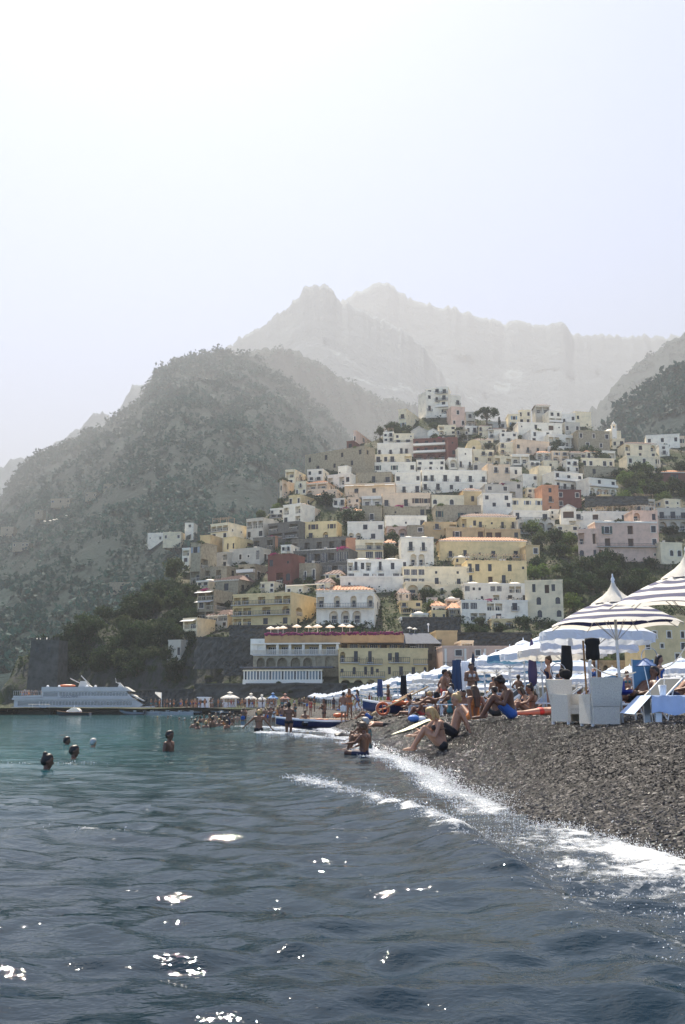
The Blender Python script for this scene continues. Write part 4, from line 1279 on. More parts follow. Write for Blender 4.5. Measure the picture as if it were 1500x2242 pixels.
# upper storey with greenhouse wall and dark tent roof behind it
gh = house(742, 938, 1400, 1424, 'O', -2, None, 'gGoGgGoGG', '', 'f', 'low set back storey with dark glazing on top of the yellow hotel', 'house', D=236)
house(897, 968, 1404, 1450, 'D', -4, None, 'oG.o/w.w.', '', 'f', 'dim grey house with a dark terrace between the yellow and the pink hotel', 'house', D=234)
tt = thing('roof_canopy', 'large dark slate roof spread over the terrace above the yellow hotel', 'canopy', at(885, 1409, 231))
s = 231 / F
MB().add([(-80 * s, 0, 0), (82 * s, 0, 0), (82 * s, 9, 0), (-80 * s, 9, 0), (-66 * s, 4, 25 * s), (58 * s, 4, 25 * s), (58 * s, 9, 25 * s), (-66 * s, 9, 25 * s)],
         [(0, 1, 5, 4), (1, 2, 6, 5), (2, 3, 7, 6), (3, 0, 4, 7), (4, 5, 6, 7), (3, 2, 1, 0)]).build('roof', M_GREY, tt)
for k in range(7):
    x = (-78 + k * 26) * s
    MB().box(x - 0.1, x + 0.1, 0.1, 0.3, -1.8, -0.003).build('post', M_IRON, tt)
house(955, 1002, 1384, 1418, 'O', -4, None, '.', '', 'f', 'ochre garden wall house behind the dark roof', 'house', D=242)
# pink hotel
house(970, 1152, 1418, 1486, 'P', -3, None, '.w.w.w.w/.d.w.d.w:B/wwwwwwww', '', 'f', 'pink seafront hotel with white columns partly hidden by parasols', 'hotel', 'hotel', D=222, style=0)
for k in range(5):
    MB().box(-0.22, 0.22, -0.35, -0.004, 1.0, 6.2).build('column', M_TRIM, BUILT[-1][4], (-BUILT[-1][5] / 2 + 0.6 + k * BUILT[-1][5] / 4.2, 0, 0))
house(1010, 1037, 1406, 1420, 'Q', -3, None, 'o', '', 'f', 'small peach box on the roof of the pink hotel', 'house', D=228)
# church annex at the right
house(1411, 1540, 1352, 1452, 'Y', -8, None, '......../.A.A.A.A/w.q..w.q/....w...', '', 'f', 'cream church hall with slender arched windows behind the parasols', 'church', 'church', D=190)
house(1150, 1420, 1450, 1494, 'S', -4, None, 'o.w.o.w.w.o.a.a.w.o', '', 'f', 'low beige building along the promenade behind the pale parasols', D=208)

# church with dome and belfry on the saddle
D = float(DIST(1340, 962))
c = at(1342, 962, D)
s = D / F
ch = thing('church', 'white church with a shallow dome and slim belfry on the right skyline', 'church', c)
mb = MB()
facade(mb, 38 * s, 20 * s, [(-8 * s, -3 * s, 6 * s, 13 * s, 0.3, True)], -5)
mb.quad((19 * s, 0, -5), (19 * s, 9, -5), (19 * s, 9, 20 * s), (19 * s, 0, 20 * s))
mb.quad((-19 * s, 9, -5), (-19 * s, 0, -5), (-19 * s, 0, 20 * s), (-19 * s, 9, 20 * s))
mb.quad((-19 * s, 0, 20 * s), (19 * s, 0, 20 * s), (19 * s, 9, 20 * s), (-19 * s, 9, 20 * s))
mb.build('wall', paint('C'), ch)
MB().lathe([(16 * s, 0), (16 * s, 1.2 * s), (15.5 * s, 3 * s), (13 * s, 6 * s), (9 * s, 8.4 * s), (4 * s, 9.6 * s), (0.01, 10 * s)], 24).build('dome', M_TRIM, ch, (2 * s, 5, 20 * s), 0, True)
mb = MB()
mb.box(-5 * s, 5 * s, -1.2, 0.9, -3, 24 * s).box(-5.8 * s, 5.8 * s, -1.35, 1.05, 24 * s, 25.2 * s)
for q in (-1, 1):
    mb.box(q * 3.9 * s - 1.1 * s, q * 3.9 * s + 1.1 * s, -1.2, 0.9, 25.2 * s, 33 * s)
mb.box(-5.4 * s, 5.4 * s, -1.3, 1.0, 33 * s, 34.4 * s)
mb.lathe([(4 * s, 34.4 * s), (4 * s, 37 * s), (2.8 * s, 39 * s), (1.4 * s, 39.6 * s), (1.4 * s, 41 * s), (0.8 * s, 42 * s), (0.1 * s, 43.4 * s)], 10, 0, (0, -0.1, 0))
mb.build('belfry', M_TRIM, ch, (3 * s, 0, 0))

# great retaining wall and garden walls
def rubble_wall(x0, x1, yt, yb, D0, D1, label, m=M_STONE, th=1.2):
    a, c = at(x0, yb, D0), at(x1, yb, D1)
    za, zc = at(x0, yt, D0).z, at(x1, yt, D1).z
    base = (a + c) / 2
    base.z = min(a.z, c.z)
    L = sqrt((c.x - a.x) ** 2 + (c.y - a.y) ** 2)
    t = thing('stone_wall', label, 'wall', base, atan2(c.y - a.y, c.x - a.x))
    n, k = 24, 8
    mb = MB()
    vs = []
    for i in range(n + 1):
        u = i / n
        for j in range(k + 1):
            z0, z1 = -1.2, (za * (1 - u) + zc * u) - base.z
            v = j / k
            vs.append(((u - 0.5) * L, random.uniform(-0.45, 0.35) + 0.8 * v, z0 + (z1 - z0) * v))
    mb.add(vs, [(i * (k + 1) + j, (i + 1) * (k + 1) + j, (i + 1) * (k + 1) + j + 1, i * (k + 1) + j + 1) for i in range(n) for j in range(k)])
    h0, h1 = za - base.z, zc - base.z
    mb.add([(-L / 2, 0.8, h0), (L / 2, 0.8, h1), (L / 2, 0.8 + th, h1), (-L / 2, 0.8 + th, h0), (-L / 2, 0.8 + th, -1.2), (L / 2, 0.8 + th, -1.2)], [(0, 1, 2, 3), (3, 2, 5, 4)])
    mb.build('rubble_face', m, t)
    q = MB()
    q.add([(-L / 2, 0.5, h0), (L / 2, 0.5, h1), (L / 2, 0.8 + th, h1 + 0.002), (-L / 2, 0.8 + th, h0 + 0.002), (-L / 2, 0.5, h0 + 0.4), (L / 2, 0.5, h1 + 0.4), (L / 2, 0.8 + th, h1 + 0.4), (-L / 2, 0.8 + th, h0 + 0.4)],
          [(0, 1, 5, 4), (1, 2, 6, 5), (2, 3, 7, 6), (3, 0, 4, 7), (4, 5, 6, 7)]).build('coping', m if m is not M_STONE else M_DSTONE, t)
    return t
rubble_wall(424, 552, 1398, 1450, 262, 250, 'huge grey retaining wall on the cliff left of the terraced hotel')
rubble_wall(486, 566, 1448, 1466, 246, 240, 'dark low wall beneath the huge retaining wall')
rubble_wall(880, 1006, 1354, 1386, 262, 258, 'grey garden wall behind the dark slate roof')
rubble_wall(1000, 1160, 1388, 1414, 244, 236, 'pale stone wall below the white apartment house')
rubble_wall(500, 640, 1372, 1392, 244, 241, 'stone terrace wall under the yellow arcaded hotel')
rubble_wall(1280, 1420, 1088, 1096, 392, 386, 'terrace wall hidden among the bright garden trees')
rubble_wall(300, 420, 1512, 1546, 250, 246, 'sea wall behind the ferry pier', M_DSTONE)
rubble_wall(420, 745, 1500, 1548, 240, 209, 'long dark sea wall behind the kiosks', M_DSTONE)

# watchtower on the headland
D = 268.0
c = at(92, 1450, D)
s = D / F
wt = thing('watchtower', 'square grey stone watchtower on the cliff behind the ferry', 'tower', c, R(-8))
mb = MB()
n = 10
z1 = 48 * s
mb.add([(-33 * s, 0, -9), (38 * s, 0, -9), (36 * s, 7, -9), (-31 * s, 7, -9), (-29 * s, 0.5, z1), (34 * s, 0.5, z1), (33 * s, 6.6, z1), (-28 * s, 6.6, z1)], [(0, 1, 5, 4), (1, 2, 6, 5), (2, 3, 7, 6), (3, 0, 4, 7), (4, 5, 6, 7)])
mb.build('wall', M_DSTONE, wt)
for k in range(9):
    x = (-28 + k * 7.5) * s
    MB().box(x - 0.22, x + 0.22, 0.5, 0.9, z1 + 0.002, z1 + 0.7).build('merlon', M_DSTONE, wt)
for x in (-14, 14):
    f, p = window_meshes('win', 0.8, 1.2, 1)
    o = put('window', f, wt, (x * s, 0.12, z1 * 0.45), 0)
    put('pane', p, o)

# small villas far away on the big hill
def hillpoint(px, py, H):
    """the first place where the sight line meets the built hill"""
    best, bp = 1e9, None
    P = H[::1, ::2].reshape(-1, 3)
    y = P[:, 1]
    dz = P[:, 2] - EYE
    cz = y * cos(PITCH) + dz * sin(PITCH)
    u = PW / 2 + P[:, 0] / cz * F
    v = PH / 2 - (dz * cos(PITCH) - y * sin(PITCH)) / cz * F
    d = (u - px) ** 2 + (v - py) ** 2
    i = np.where(d < max(d.min() * 3, 60))[0]
    return float(y[i].min())
FARV = [
 (322, 358, 1168, 1188, 'W', 'q.w', 'white villa with roof parasols far left behind the tall narrow house'),
 (356, 397, 1166, 1184, 'C', 'w.w', 'cream hazy villa beside the white villa with roof parasols'),
 (404, 424, 1146, 1168, 'W', 'w/.', 'small pale house uphill from the hazy cream villa'),
 (238, 292, 1276, 1296, 'S', 'q.w.q', 'pale blue grey villa behind the top of the headland wood'),
 (26, 64, 1188, 1198, 'S', 'w.ww', 'faint white villa lowest on the far left hillside'),
 (0, 30, 1154, 1166, 'S', '.w.', 'faint pale villa at the left edge of the hillside'),
 (110, 154, 1092, 1104, 'S', 'w.w.w', 'faint long grey villa in the haze of the left hill'),
 (186, 212, 1078, 1089, 'S', 'w.w', 'small hazy house with a sloping white roof on the left hill'),
 (226, 252, 1060, 1074, 'S', 'w.w', 'hazy house higher up on the rim of the left hill'),
 (76, 94, 1118, 1128, 'S', 'w', 'tiny faint house on the left hill'),
]
for (x0, x1, yt, yb, c, rows, lab) in FARV:
    D = hillpoint((x0 + x1) / 2, yb, H_MID) - 14
    house(x0, x1, yt, yb, c, 6, None, rows, '', 'f', lab, 'villa', 'villa', D=D, sink=4)
# ================================================================ SEA, FOAM, SHINGLE
def seg_dist(X, Y, pts):
    """distance to a polyline and the fraction along it"""
    best, fr, sg = np.full(X.shape, 1e9), np.zeros(X.shape), np.zeros(X.shape)
    n = len(pts) - 1
    for i in range(n):
        (ax, ay), (bx, by_) = pts[i], pts[i + 1]
        dx, dy = bx - ax, by_ - ay
        t = np.clip(((X - ax) * dx + (Y - ay) * dy) / (dx * dx + dy * dy), 0, 1)
        ex, ey = X - ax - t * dx, Y - ay - t * dy
        d = np.hypot(ex, ey)
        m = d < best
        best = np.where(m, d, best)
        fr = np.where(m, (i + t) / n, fr)
        sg = np.where(m, np.sign(ex * dy - ey * dx), sg)
    return best, fr, sg

FRONT = [(-0.95, 17.0), (-0.35, 15.0), (0.25, 12.8), (0.75, 10.9), (0.95, 9.0), (1.0, 7.6), (1.08, 6.2), (1.28, 5.35), (1.5, 4.5), (2.2, 3.4)]
CREST2 = [(-4.6, 9.2), (-3.2, 9.5), (-2.4, 9.7), (-1.6, 9.6)]
CREST3 = [(-9.0, 20.5), (-6.6, 21.0), (-5.4, 21.2), (-4.6, 21.0)]
CREST4 = [(-4.2, 45.0), (-2.6, 43.5), (-1.6, 41.0), (-0.9, 37.0)]
CREST5 = [(-6.5, 62.0), (-5.0, 60.0), (-3.2, 55.0), (-1.4, 46.0)]
SPRAY = [(a, c) for a, c in FRONT]
def foam_at(X, Y):
    s = X - shore(Y)
    sf = np.interp(Y, [p[1] for p in FRONT[::-1]], [p[0] for p in FRONT[::-1]])
    band = np.clip((X - sf + 0.25) / 0.35, 0, 1) * np.clip((0.22 - s) / 0.15, 0, 1)
    near = band * np.clip((11.6 - Y) / 2.5, 0, 1) * (0.30 + 0.75 * np.clip((X - sf) / np.maximum(shore(Y) - sf, 0.2), 0, 1))
    d, fr, sg = seg_dist(X, Y, FRONT)
    crest_ = np.exp(-(d / 0.22) ** 2) * np.clip((17.2 - Y) / 1.0, 0, 1) * np.clip((Y - 6) / 4, 0.35, 0.75)
    wash = np.clip(1 - np.abs(s + 0.22 + 0.12 * np.sin(Y * 1.3)) / (0.42 + 0.012 * Y), 0, 1) * np.clip((Y - 9) / 3, 0, 1) * np.clip((200 - Y) / 60, 0, 1)
    out = np.maximum.reduce([near * 0.9, crest_, wash * 0.95])
    for P, w, k in ((CREST2, 0.14, 0.5), (CREST3, 0.22, 0.6), (CREST4, 0.55, 0.95), (CREST5, 0.7, 0.8)):
        d, fr, sg = seg_dist(X, Y, P)
        out = np.maximum(out, k * np.exp(-(d / w) ** 2) * np.clip(fr * 6, 0.25, 1))
    lace = fbm(X * 3.2 + 9, Y * 3.2 / np.clip(Y / 12, 1, 4), 4)
    return np.clip(out * (0.72 + 0.9 * (lace - 0.34) * 2), 0, 1) * (out > 0.03)

RS = np.random.default_rng(5)
NW = 120
lam = np.exp(RS.uniform(np.log(0.11), np.log(3.2), NW))
th = RS.normal(0.2, 0.85, NW)                       # spread about the run towards the beach
kx, ky = np.sin(th) * 2 * pi / lam, np.cos(th) * 2 * pi / lam
slp = 0.030 * np.exp(-((np.log(lam) - np.log(0.40)) / 0.85) ** 2) + 0.005
amp = slp / (2 * pi / lam) * RS.uniform(0.6, 1.3, NW)
ph = RS.uniform(0, 2 * pi, NW)
WAVELETS = [(0.24, 0.5, 0.08, 0.3), (0.31, -0.4, 0.10, 1.9), (0.39, 0.12, 0.12, 4.0), (0.48, -0.55, 0.115, 2.2), (0.58, 0.48, 0.11, 5.1), (0.72, -0.12, 0.105, 0.9), (0.95, 0.22, 0.075, 3.3)]
def sea_z(X, Y, dr=0.0):
    z = np.zeros(np.broadcast(X, Y).shape)
    wx = X + 0.25 * (fbm(X * 0.5, Y * 0.5, 2) - 0.5)
    wy = Y + 0.5 * (fbm(X * 0.4 + 7, Y * 0.4, 2) - 0.5)
    for i in range(NW):
        f = np.clip(lam[i] / (np.asarray(dr) * 3.0 + 1e-6) - 0.7, 0, 1)
        q = np.sin(kx[i] * wx + ky[i] * wy + ph[i])
        z += amp[i] * f * q
    wx2 = X + 0.9 * (fbm(X * 0.7 + 3, Y * 0.7, 2) - 0.5)
    wy2 = Y + 0.9 * (fbm(X * 0.55 + 17, Y * 0.6, 2) - 0.5)
    env = 0.45 + 1.1 * fbm(X * 0.35 + 50, Y * 0.35, 2)
    for lm, tt, sl_, pp in WAVELETS:               # short wavelets with sharp crests
        k_ = 2 * pi / lm
        f = np.clip(lm / (np.asarray(dr) * 3.0 + 1e-6) - 0.7, 0, 1)
        z += env * f * sl_ / k_ * np.arcsin(0.88 * np.sin(k_ * (sin(tt) * wx2 + cos(tt) * wy2) + pp)) / 1.08
    s = X - shore(Y)
    z = z * np.clip(-s / 1.6 + 0.25, 0.18, 1)
    z += 0.018 * np.sin(0.75 * Y + 0.5 * X + 1.0) * np.clip(-s / 3, 0, 1) * np.clip(1.4 - Y / 60, 0.4, 1)
    d, fr, sg = seg_dist(X, Y, FRONT)
    z += 0.13 * np.exp(-(d / np.where(sg > 0, 0.55, 0.22)) ** 2) * np.clip((17.5 - Y) / 2, 0, 1) * np.clip((Y - 5) / 2, 0, 1)
    for P, hh, w in ((CREST2, 0.03, 0.35), (CREST3, 0.05, 0.5), (CREST4, 0.16, 0.8), (CREST5, 0.16, 1.0)):
        d, fr, sg = seg_dist(X, Y, P)
        z += hh * np.exp(-(d / w) ** 2)
    return z

az = np.concatenate([np.linspace(-75, -23, 40)[:-1], np.linspace(-23, 23, 280), np.linspace(23, 60, 24)[1:]])
dist = np.exp(np.linspace(np.log(2.2), np.log(560), 600))
A, Dm = np.meshgrid(R(1) * az, dist, indexing='ij')
X, Y = Dm * np.sin(A), Dm * np.cos(A)
dr = Dm * (np.log(560 / 2.2) / 600)
Z = sea_z(X, Y, dr)
fo = foam_at(X, Y) * (Dm < 220)
s = X - shore(Y)
Z += 0.05 * fo * np.clip((14 - Y) / 6, 0, 1) * (0.5 + fbm(X * 6, Y * 6, 3))
deep = np.clip((-s - 0.6) / 8, 0, 1) * np.clip((Y - 4) / 20, 0, 1)
def water_mat():
    m, t, b, out = nodes('sea_water')
    at_ = N(t, 'ShaderNodeAttribute', attribute_name='deep')
    fa = N(t, 'ShaderNodeAttribute', attribute_name='foam')
    tc = N(t, 'ShaderNodeTexCoord')
    n0 = N(t, 'ShaderNodeTexNoise', i_Scale=0.25, i_Detail=4.0)
    t.links.new(tc.outputs['Object'], n0.inputs['Vector'])
    ad = N(t, 'ShaderNodeMath', operation='MULTIPLY_ADD')
    ad.inputs[1].default_value, ad.inputs[2].default_value = 0.35, -0.17
    t.links.new(n0.outputs['Fac'], ad.inputs[0])
    a2 = N(t, 'ShaderNodeMath', operation='ADD', use_clamp=True)
    t.links.new(at_.outputs['Fac'], a2.inputs[0])
    t.links.new(ad.outputs[0], a2.inputs[1])
    c = ramp(t, a2.outputs[0], [(0.0, (0.002, 0.013, 0.023)), (0.25, (0.003, 0.023, 0.034)), (0.6, (0.007, 0.044, 0.055)), (1.0, (0.016, 0.085, 0.098))])
    # foam laces
    vo = N(t, 'ShaderNodeTexNoise', i_Scale=9.0, i_Detail=6.0, i_Roughness=0.7)
    t.links.new(tc.outputs['Object'], vo.inputs['Vector'])
    mu = N(t, 'ShaderNodeMath', operation='MULTIPLY_ADD')
    mu.inputs[1].default_value, mu.inputs[2].default_value = 1.5, -0.75
    t.links.new(vo.outputs['Fac'], mu.inputs[0])
    su = N(t, 'ShaderNodeMath', operation='ADD')
    t.links.new(mu.outputs[0], su.inputs[0])
    t.links.new(fa.outputs['Fac'], su.inputs[1])
    mask = ramp(t, su.outputs[0], [(0.55, (0, 0, 0)), (1.2, (1, 1, 1))])
    mx = N(t, 'ShaderNodeMix', data_type='RGBA')
    mx.inputs['B'].default_value = (0.62, 0.64, 0.65, 1)
    t.links.new(mask, mx.inputs['Factor'])
    t.links.new(c, mx.inputs['A'])
    t.links.new(mx.outputs['Result'], b.inputs['Base Color'])
    rr = ramp(t, mask, [(0.0, (0.035,) * 3), (1.0, (0.5,) * 3)])
    t.links.new(rr, b.inputs['Roughness'])
    b.inputs['IOR'].default_value = 1.33
    n1 = N(t, 'ShaderNodeTexNoise', i_Scale=3.2, i_Detail=5.0, i_Roughness=0.6)
    mp = N(t, 'ShaderNodeMapping')
    mp.inputs['Scale'].default_value = (0.6, 1.0, 1.0)
    t.links.new(tc.outputs['Object'], mp.inputs['Vector'])
    t.links.new(mp.outputs[0], n1.inputs['Vector'])
    bp = N(t, 'ShaderNodeBump', i_Strength=0.45, i_Distance=0.06)
    t.links.new(n1.outputs['Fac'], bp.inputs['Height'])
    n2 = N(t, 'ShaderNodeTexNoise', i_Scale=0.7, i_Detail=3.0, i_Roughness=0.5)
    t.links.new(mp.outputs[0], n2.inputs['Vector'])
    bp2 = N(t, 'ShaderNodeBump', i_Strength=0.3, i_Distance=0.25)
    t.links.new(n2.outputs['Fac'], bp2.inputs['Height'])
    n3 = N(t, 'ShaderNodeTexNoise', i_Scale=11.0, i_Detail=3.0, i_Roughness=0.6)
    t.links.new(mp.outputs[0], n3.inputs['Vector'])
    bp3 = N(t, 'ShaderNodeBump', i_Strength=0.45, i_Distance=0.02)
    t.links.new(n3.outputs['Fac'], bp3.inputs['Height'])
    t.links.new(bp.outputs[0], bp3.inputs['Normal'])
    t.links.new(bp3.outputs[0], bp2.inputs['Normal'])
    t.links.new(bp2.outputs[0], b.inputs['Normal'])
    return m
M_WATER = water_mat()
V = np.stack([X, Y, Z], -1)
tag(put('sea', np_mesh('sea', V.reshape(-1, 3), grid_faces(*X.shape), M_WATER, True, {'foam': fo.ravel(), 'deep': deep.ravel()})), kind='structure')
# the rest of the bay, out of the camera's way
mb = MB()
mb.quad((-3400, -250, -0.6), (40, -250, -0.6), (0, 1000, -0.6), (-3400, 1000, -0.6))
bay = mb.build('water', M_WATER)
tag(bay, kind='structure')

# bubbles and drops of foam: real little spheres, sparkling in the sun
OV = np.array([(1, 0, 0), (-1, 0, 0), (0, 1, 0), (0, -1, 0), (0, 0, 1), (0, 0, -1)], float)
OF = np.array([(0, 2, 4), (2, 1, 4), (1, 3, 4), (3, 0, 4), (2, 0, 5), (1, 2, 5), (3, 1, 5), (0, 3, 5)])
def beads(P, r):
    V = P[:, None, :] + OV[None] * r[:, None, None]
    Fc = OF[None] + (np.arange(len(P)) * 6)[:, None, None]
    return V.reshape(-1, 3), Fc.reshape(-1, 3)
n = 560000
yy = 4.2 * (70 / 4.2) ** rng.random(n)
xx_ = rng.uniform(-0.36, 0.36, n) * yy
xx_ = np.where(rng.random(n) < 0.6, shore(yy) - rng.random(n) * np.interp(yy, [4, 10, 16, 40], [1.9, 1.5, 3.0, 4.0]) + 0.2, xx_)
f = foam_at(xx_, yy)
k = f > rng.uniform(0.18, 1.1, n)
xx_, yy, f = xx_[k][:46000], yy[k][:46000], f[k][:46000]
r = rng.uniform(0.002, 0.0065, len(xx_)) * np.clip(yy / 9, 0.9, 3.5)
zz_ = np.maximum(sea_z(xx_, yy, yy * 0.0087), beach_z(xx_, yy)) + rng.exponential(0.028, len(xx_)) * f * np.clip(14 / yy, 0.3, 1)
V, Fc = beads(np.stack([xx_, yy, zz_], -1), r)
M_FOAM = mat('foam_bubbles', (0.62, 0.64, 0.65), 0.12, spec=0.7)
tag(put('sea_foam', np_mesh('sea_foam', V, Fc, M_FOAM)), 'white sparkling foam and drops along the breaking wavelets', 'foam', kind='stuff')

# shingle: every pebble near the water is a stone of its own
def pebble_mat():
    m, t, b, out = nodes('pebbles')
    a = N(t, 'ShaderNodeAttribute', attribute_name='tone')
    g = N(t, 'ShaderNodeNewGeometry')
    sp = N(t, 'ShaderNodeSeparateXYZ')
    t.links.new(g.outputs['Position'], sp.inputs[0])
    wet = N(t, 'ShaderNodeMapRange')
    wet.inputs['From Min'].default_value, wet.inputs['From Max'].default_value = 0.16, 0.36
    wet.inputs['To Min'].default_value, wet.inputs['To Max'].default_value = 0.08, 0.14
    t.links.new(sp.outputs['Z'], wet.inputs['Value'])
    t.links.new(wet.outputs[0], b.inputs['Roughness'])
    c = ramp(t, a.outputs['Fac'], [(0.0, (0.003, 0.003, 0.003)), (0.55, (0.0072, 0.0073, 0.0076)), (0.82, (0.018, 0.018, 0.0183)), (0.93, (0.08, 0.076, 0.073)), (1.0, (0.36, 0.33, 0.3))])
    t.links.new(c, b.inputs['Base Color'])
    sp2 = N(t, 'ShaderNodeMapRange')
    sp2.inputs['From Min'].default_value, sp2.inputs['From Max'].default_value = 0.16, 0.40
    sp2.inputs['To Min'].default_value, sp2.inputs['To Max'].default_value = 0.5, 0.12
    t.links.new(sp.outputs['Z'], sp2.inputs['Value'])
    t.links.new(sp2.outputs[0], b.inputs['Specular IOR Level'])
    return m
M_PEB = pebble_mat()
IV, IF = ico()
def pebbles(n, y0, y1, s0, s1, r0, r1, name):
    y = y0 * (y1 / y0) ** rng.random(n)
    s = s0 + (s1 - s0) * rng.random(n)
    x = shore(y) + s
    k = (x / y < 0.40) & (x / y > -0.2)
    x, y = x[k], y[k]
    z = beach_z(x, y)
    r = r0 * (r1 / r0) ** rng.random(len(x)) * np.clip(y / 14, 0.9, 2.2)
    sc = np.stack([rng.uniform(0.75, 1.3, len(x)), rng.uniform(0.7, 1.1, len(x)), rng.uniform(0.4, 0.75, len(x))], -1) * r[:, None]
    Rm = rand_rot(len(x))
    loc = OV[None] * (1 + 0.15 * rng.normal(size=(len(x), 6, 1))) * sc[:, None, :]
    til = rng.normal(0, 0.35, (len(x), 3))
    ca, sa = np.cos(rng.uniform(0, 6.28, len(x))), np.sin(rng.uniform(0, 6.28, len(x)))
    V = loc.copy()
    V[..., 0] = loc[..., 0] * ca[:, None] - loc[..., 1] * sa[:, None]
    V[..., 1] = loc[..., 0] * sa[:, None] + loc[..., 1] * ca[:, None]
    V[..., 2] = loc[..., 2] + til[:, None, 0] * V[..., 0] + til[:, None, 1] * V[..., 1]
    V += np.stack([x, y, z + sc[:, 2] * 0.25], -1)[:, None, :]
    Fc = (OF[None] + (np.arange(len(x)) * 6)[:, None, None]).reshape(-1, 3)
    tone = np.repeat(rng.random(len(x)), 6)
    tag(put(name, np_mesh(name, V.reshape(-1, 3), Fc, M_PEB, True, {'tone': tone})), 'dark grey shingle of wet and dry pebbles sloping to the water', 'shingle', kind='stuff')
pebbles(135000, 6.2, 40, -0.35, 6.4, 0.008, 0.019, 'shingle')
pebbles(12000, 16, 90, 0.0, 9, 0.013, 0.028, 'shingle')
# ================================================================ BEACH: PARASOLS, CHAIRS, BOATS
M_WHITE = mat('white_paint', (0.78, 0.77, 0.74), 0.45)
M_NAVY = mat('navy_cloth', (0.026, 0.03, 0.09), 0.8, trans=0.12)
M_CREAM = mat('cream_cloth', (0.78, 0.75, 0.68), 0.8, trans=0.4)
M_CAP = mat('cap_cloth', (0.66, 0.63, 0.55), 0.8, var=0.15, scale=9, trans=0.3)
M_PALE = mat('pale_blue_cloth', (0.50, 0.60, 0.76), 0.7, var=0.12, scale=2, trans=0.4)
M_PALEW = mat('bluish_white_cloth', (0.74, 0.78, 0.84), 0.7, trans=0.4)
M_POLE = mat('pole_white', (0.7, 0.7, 0.68), 0.4)
M_WOODP = mat('varnished_wood', (0.28, 0.15, 0.06), 0.5, var=0.3, scale=8)
M_BLACK = mat('black_cloth', (0.012, 0.012, 0.013), 0.8)
M_BLUE = mat('blue_plastic', (0.02, 0.035, 0.22), 0.4)
M_TOWEL = mat('light_blue_towel', (0.42, 0.52, 0.70), 0.9, var=0.1, scale=6)
M_STEEL = mat('steel', (0.5, 0.5, 0.5), 0.3, metal=1.0)
M_ORANGE = mat('orange_plastic', (0.55, 0.13, 0.045), 0.5)
M_DKGREEN = mat('dark_sling', (0.02, 0.03, 0.04), 0.8)
M_RED = mat('red_cloth', (0.45, 0.04, 0.03), 0.8)
M_HBLUE = mat('boat_blue', (0.025, 0.045, 0.13), 0.35)
M_HWHITE = mat('boat_white', (0.76, 0.76, 0.74), 0.35)
M_RUB = mat('dark_rubber', (0.04, 0.04, 0.045), 0.5)
M_HDARK = mat('boat_dark', (0.02, 0.025, 0.04), 0.35)
M_GLASSD = mat('dark_cabin_glass', (0.03, 0.04, 0.045), 0.1, spec=0.6)
M_HWOOD = mat('boat_wood', (0.22, 0.11, 0.05), 0.5)

def beach_pt(px, Y):
    X = (px - PW / 2) / F * Y * 0.985
    return Vector((X, Y, float(beach_z(X, Y))))

def canopy_mesh(name, rad, h, mats, rings, bands=None, ribs=8, sag=0.07, sub=6):
    """ribbed canopy: panels hang a little between the ribs; bands gives the material of each ring"""
    vs, fs, mi = [], [], []
    nA = ribs * sub
    for j in range(rings + 1):
        u = j / rings
        for i in range(nA):
            a = 2 * pi * i / nA
            q = (i % sub) / sub
            dip = 4 * q * (1 - q)
            r = rad * u * (1 - sag * dip * u * 1.0)
            z = h * (1 - u ** 1.5) - 0.10 * dip * u * (1 - u) * rad + sag * 0.55 * dip * u * u * rad * 0.8
            vs.append((r * cos(a), r * sin(a), z))
    for j in range(rings):
        for i in range(nA):
            i2 = (i + 1) % nA
            fs.append((j * nA + i, j * nA + i2, (j + 1) * nA + i2, (j + 1) * nA + i) if j else (i, nA + i2, nA + i))
            mi.append(bands[j] if bands else 0)
    m = MB()
    m.add(vs, fs)
    m.m = mi
    return m.mesh(name, mats, True)

def ribs_mesh(rad, h, ribs=8, drop=0.25):
    m = MB()
    for k in range(ribs):
        a = 2 * pi * k / ribs
        pts = [(rad * u * cos(a), rad * u * sin(a), h * (1 - u ** 1.5) - 0.025) for u in (0.03, 0.35, 0.65, 1.0)]
        m.tube(pts, 0.008, 4)
        m.tube([(rad * 0.5 * cos(a), rad * 0.5 * sin(a), h * (1 - .5 ** 1.5) - 0.03), (0.03 * cos(a), 0.03 * sin(a), -drop)], 0.006, 4)
    return m.mesh('ribs', M_STEEL)

# --- two striped parasols in front
bands = [0, 0, 1, 0, 1, 0, 1, 0, 1, 0]
CAN_ST = canopy_mesh('canopy', 1.28, 0.52, [M_CREAM, M_NAVY], 10, bands, 8, 0.08)
CAP = MB()
vs, fs = [], []
for j, (r, z) in enumerate([(0.40, -0.02), (0.30, 0.06), (0.20, 0.13), (0.11, 0.22), (0.055, 0.31), (0.03, 0.38)]):
    for i in range(32):
        a = 2 * pi * i / 32
        rr = r * (1 + (0.10 if i % 2 else -0.06) * (1 - j / 6))
        vs.append((rr * cos(a), rr * sin(a), z - (0.03 if i % 4 == 0 and j == 0 else 0)))
for j in range(5):
    for i in range(32):
        fs.append((j * 32 + i, j * 32 + (i + 1) % 32, (j + 1) * 32 + (i + 1) % 32, (j + 1) * 32 + i))
CAP.add(vs, fs)
CAP = CAP.mesh('vent_cap', M_CAP, True)
FIN = MB().lathe([(0.035, 0), (0.028, 0.03), (0.04, 0.06), (0.03, 0.09), (0.015, 0.12), (0.012, 0.17), (0.001, 0.18)], 10).mesh('finial', M_POLE, True)
RIB_ST = ribs_mesh(1.28, 0.52)
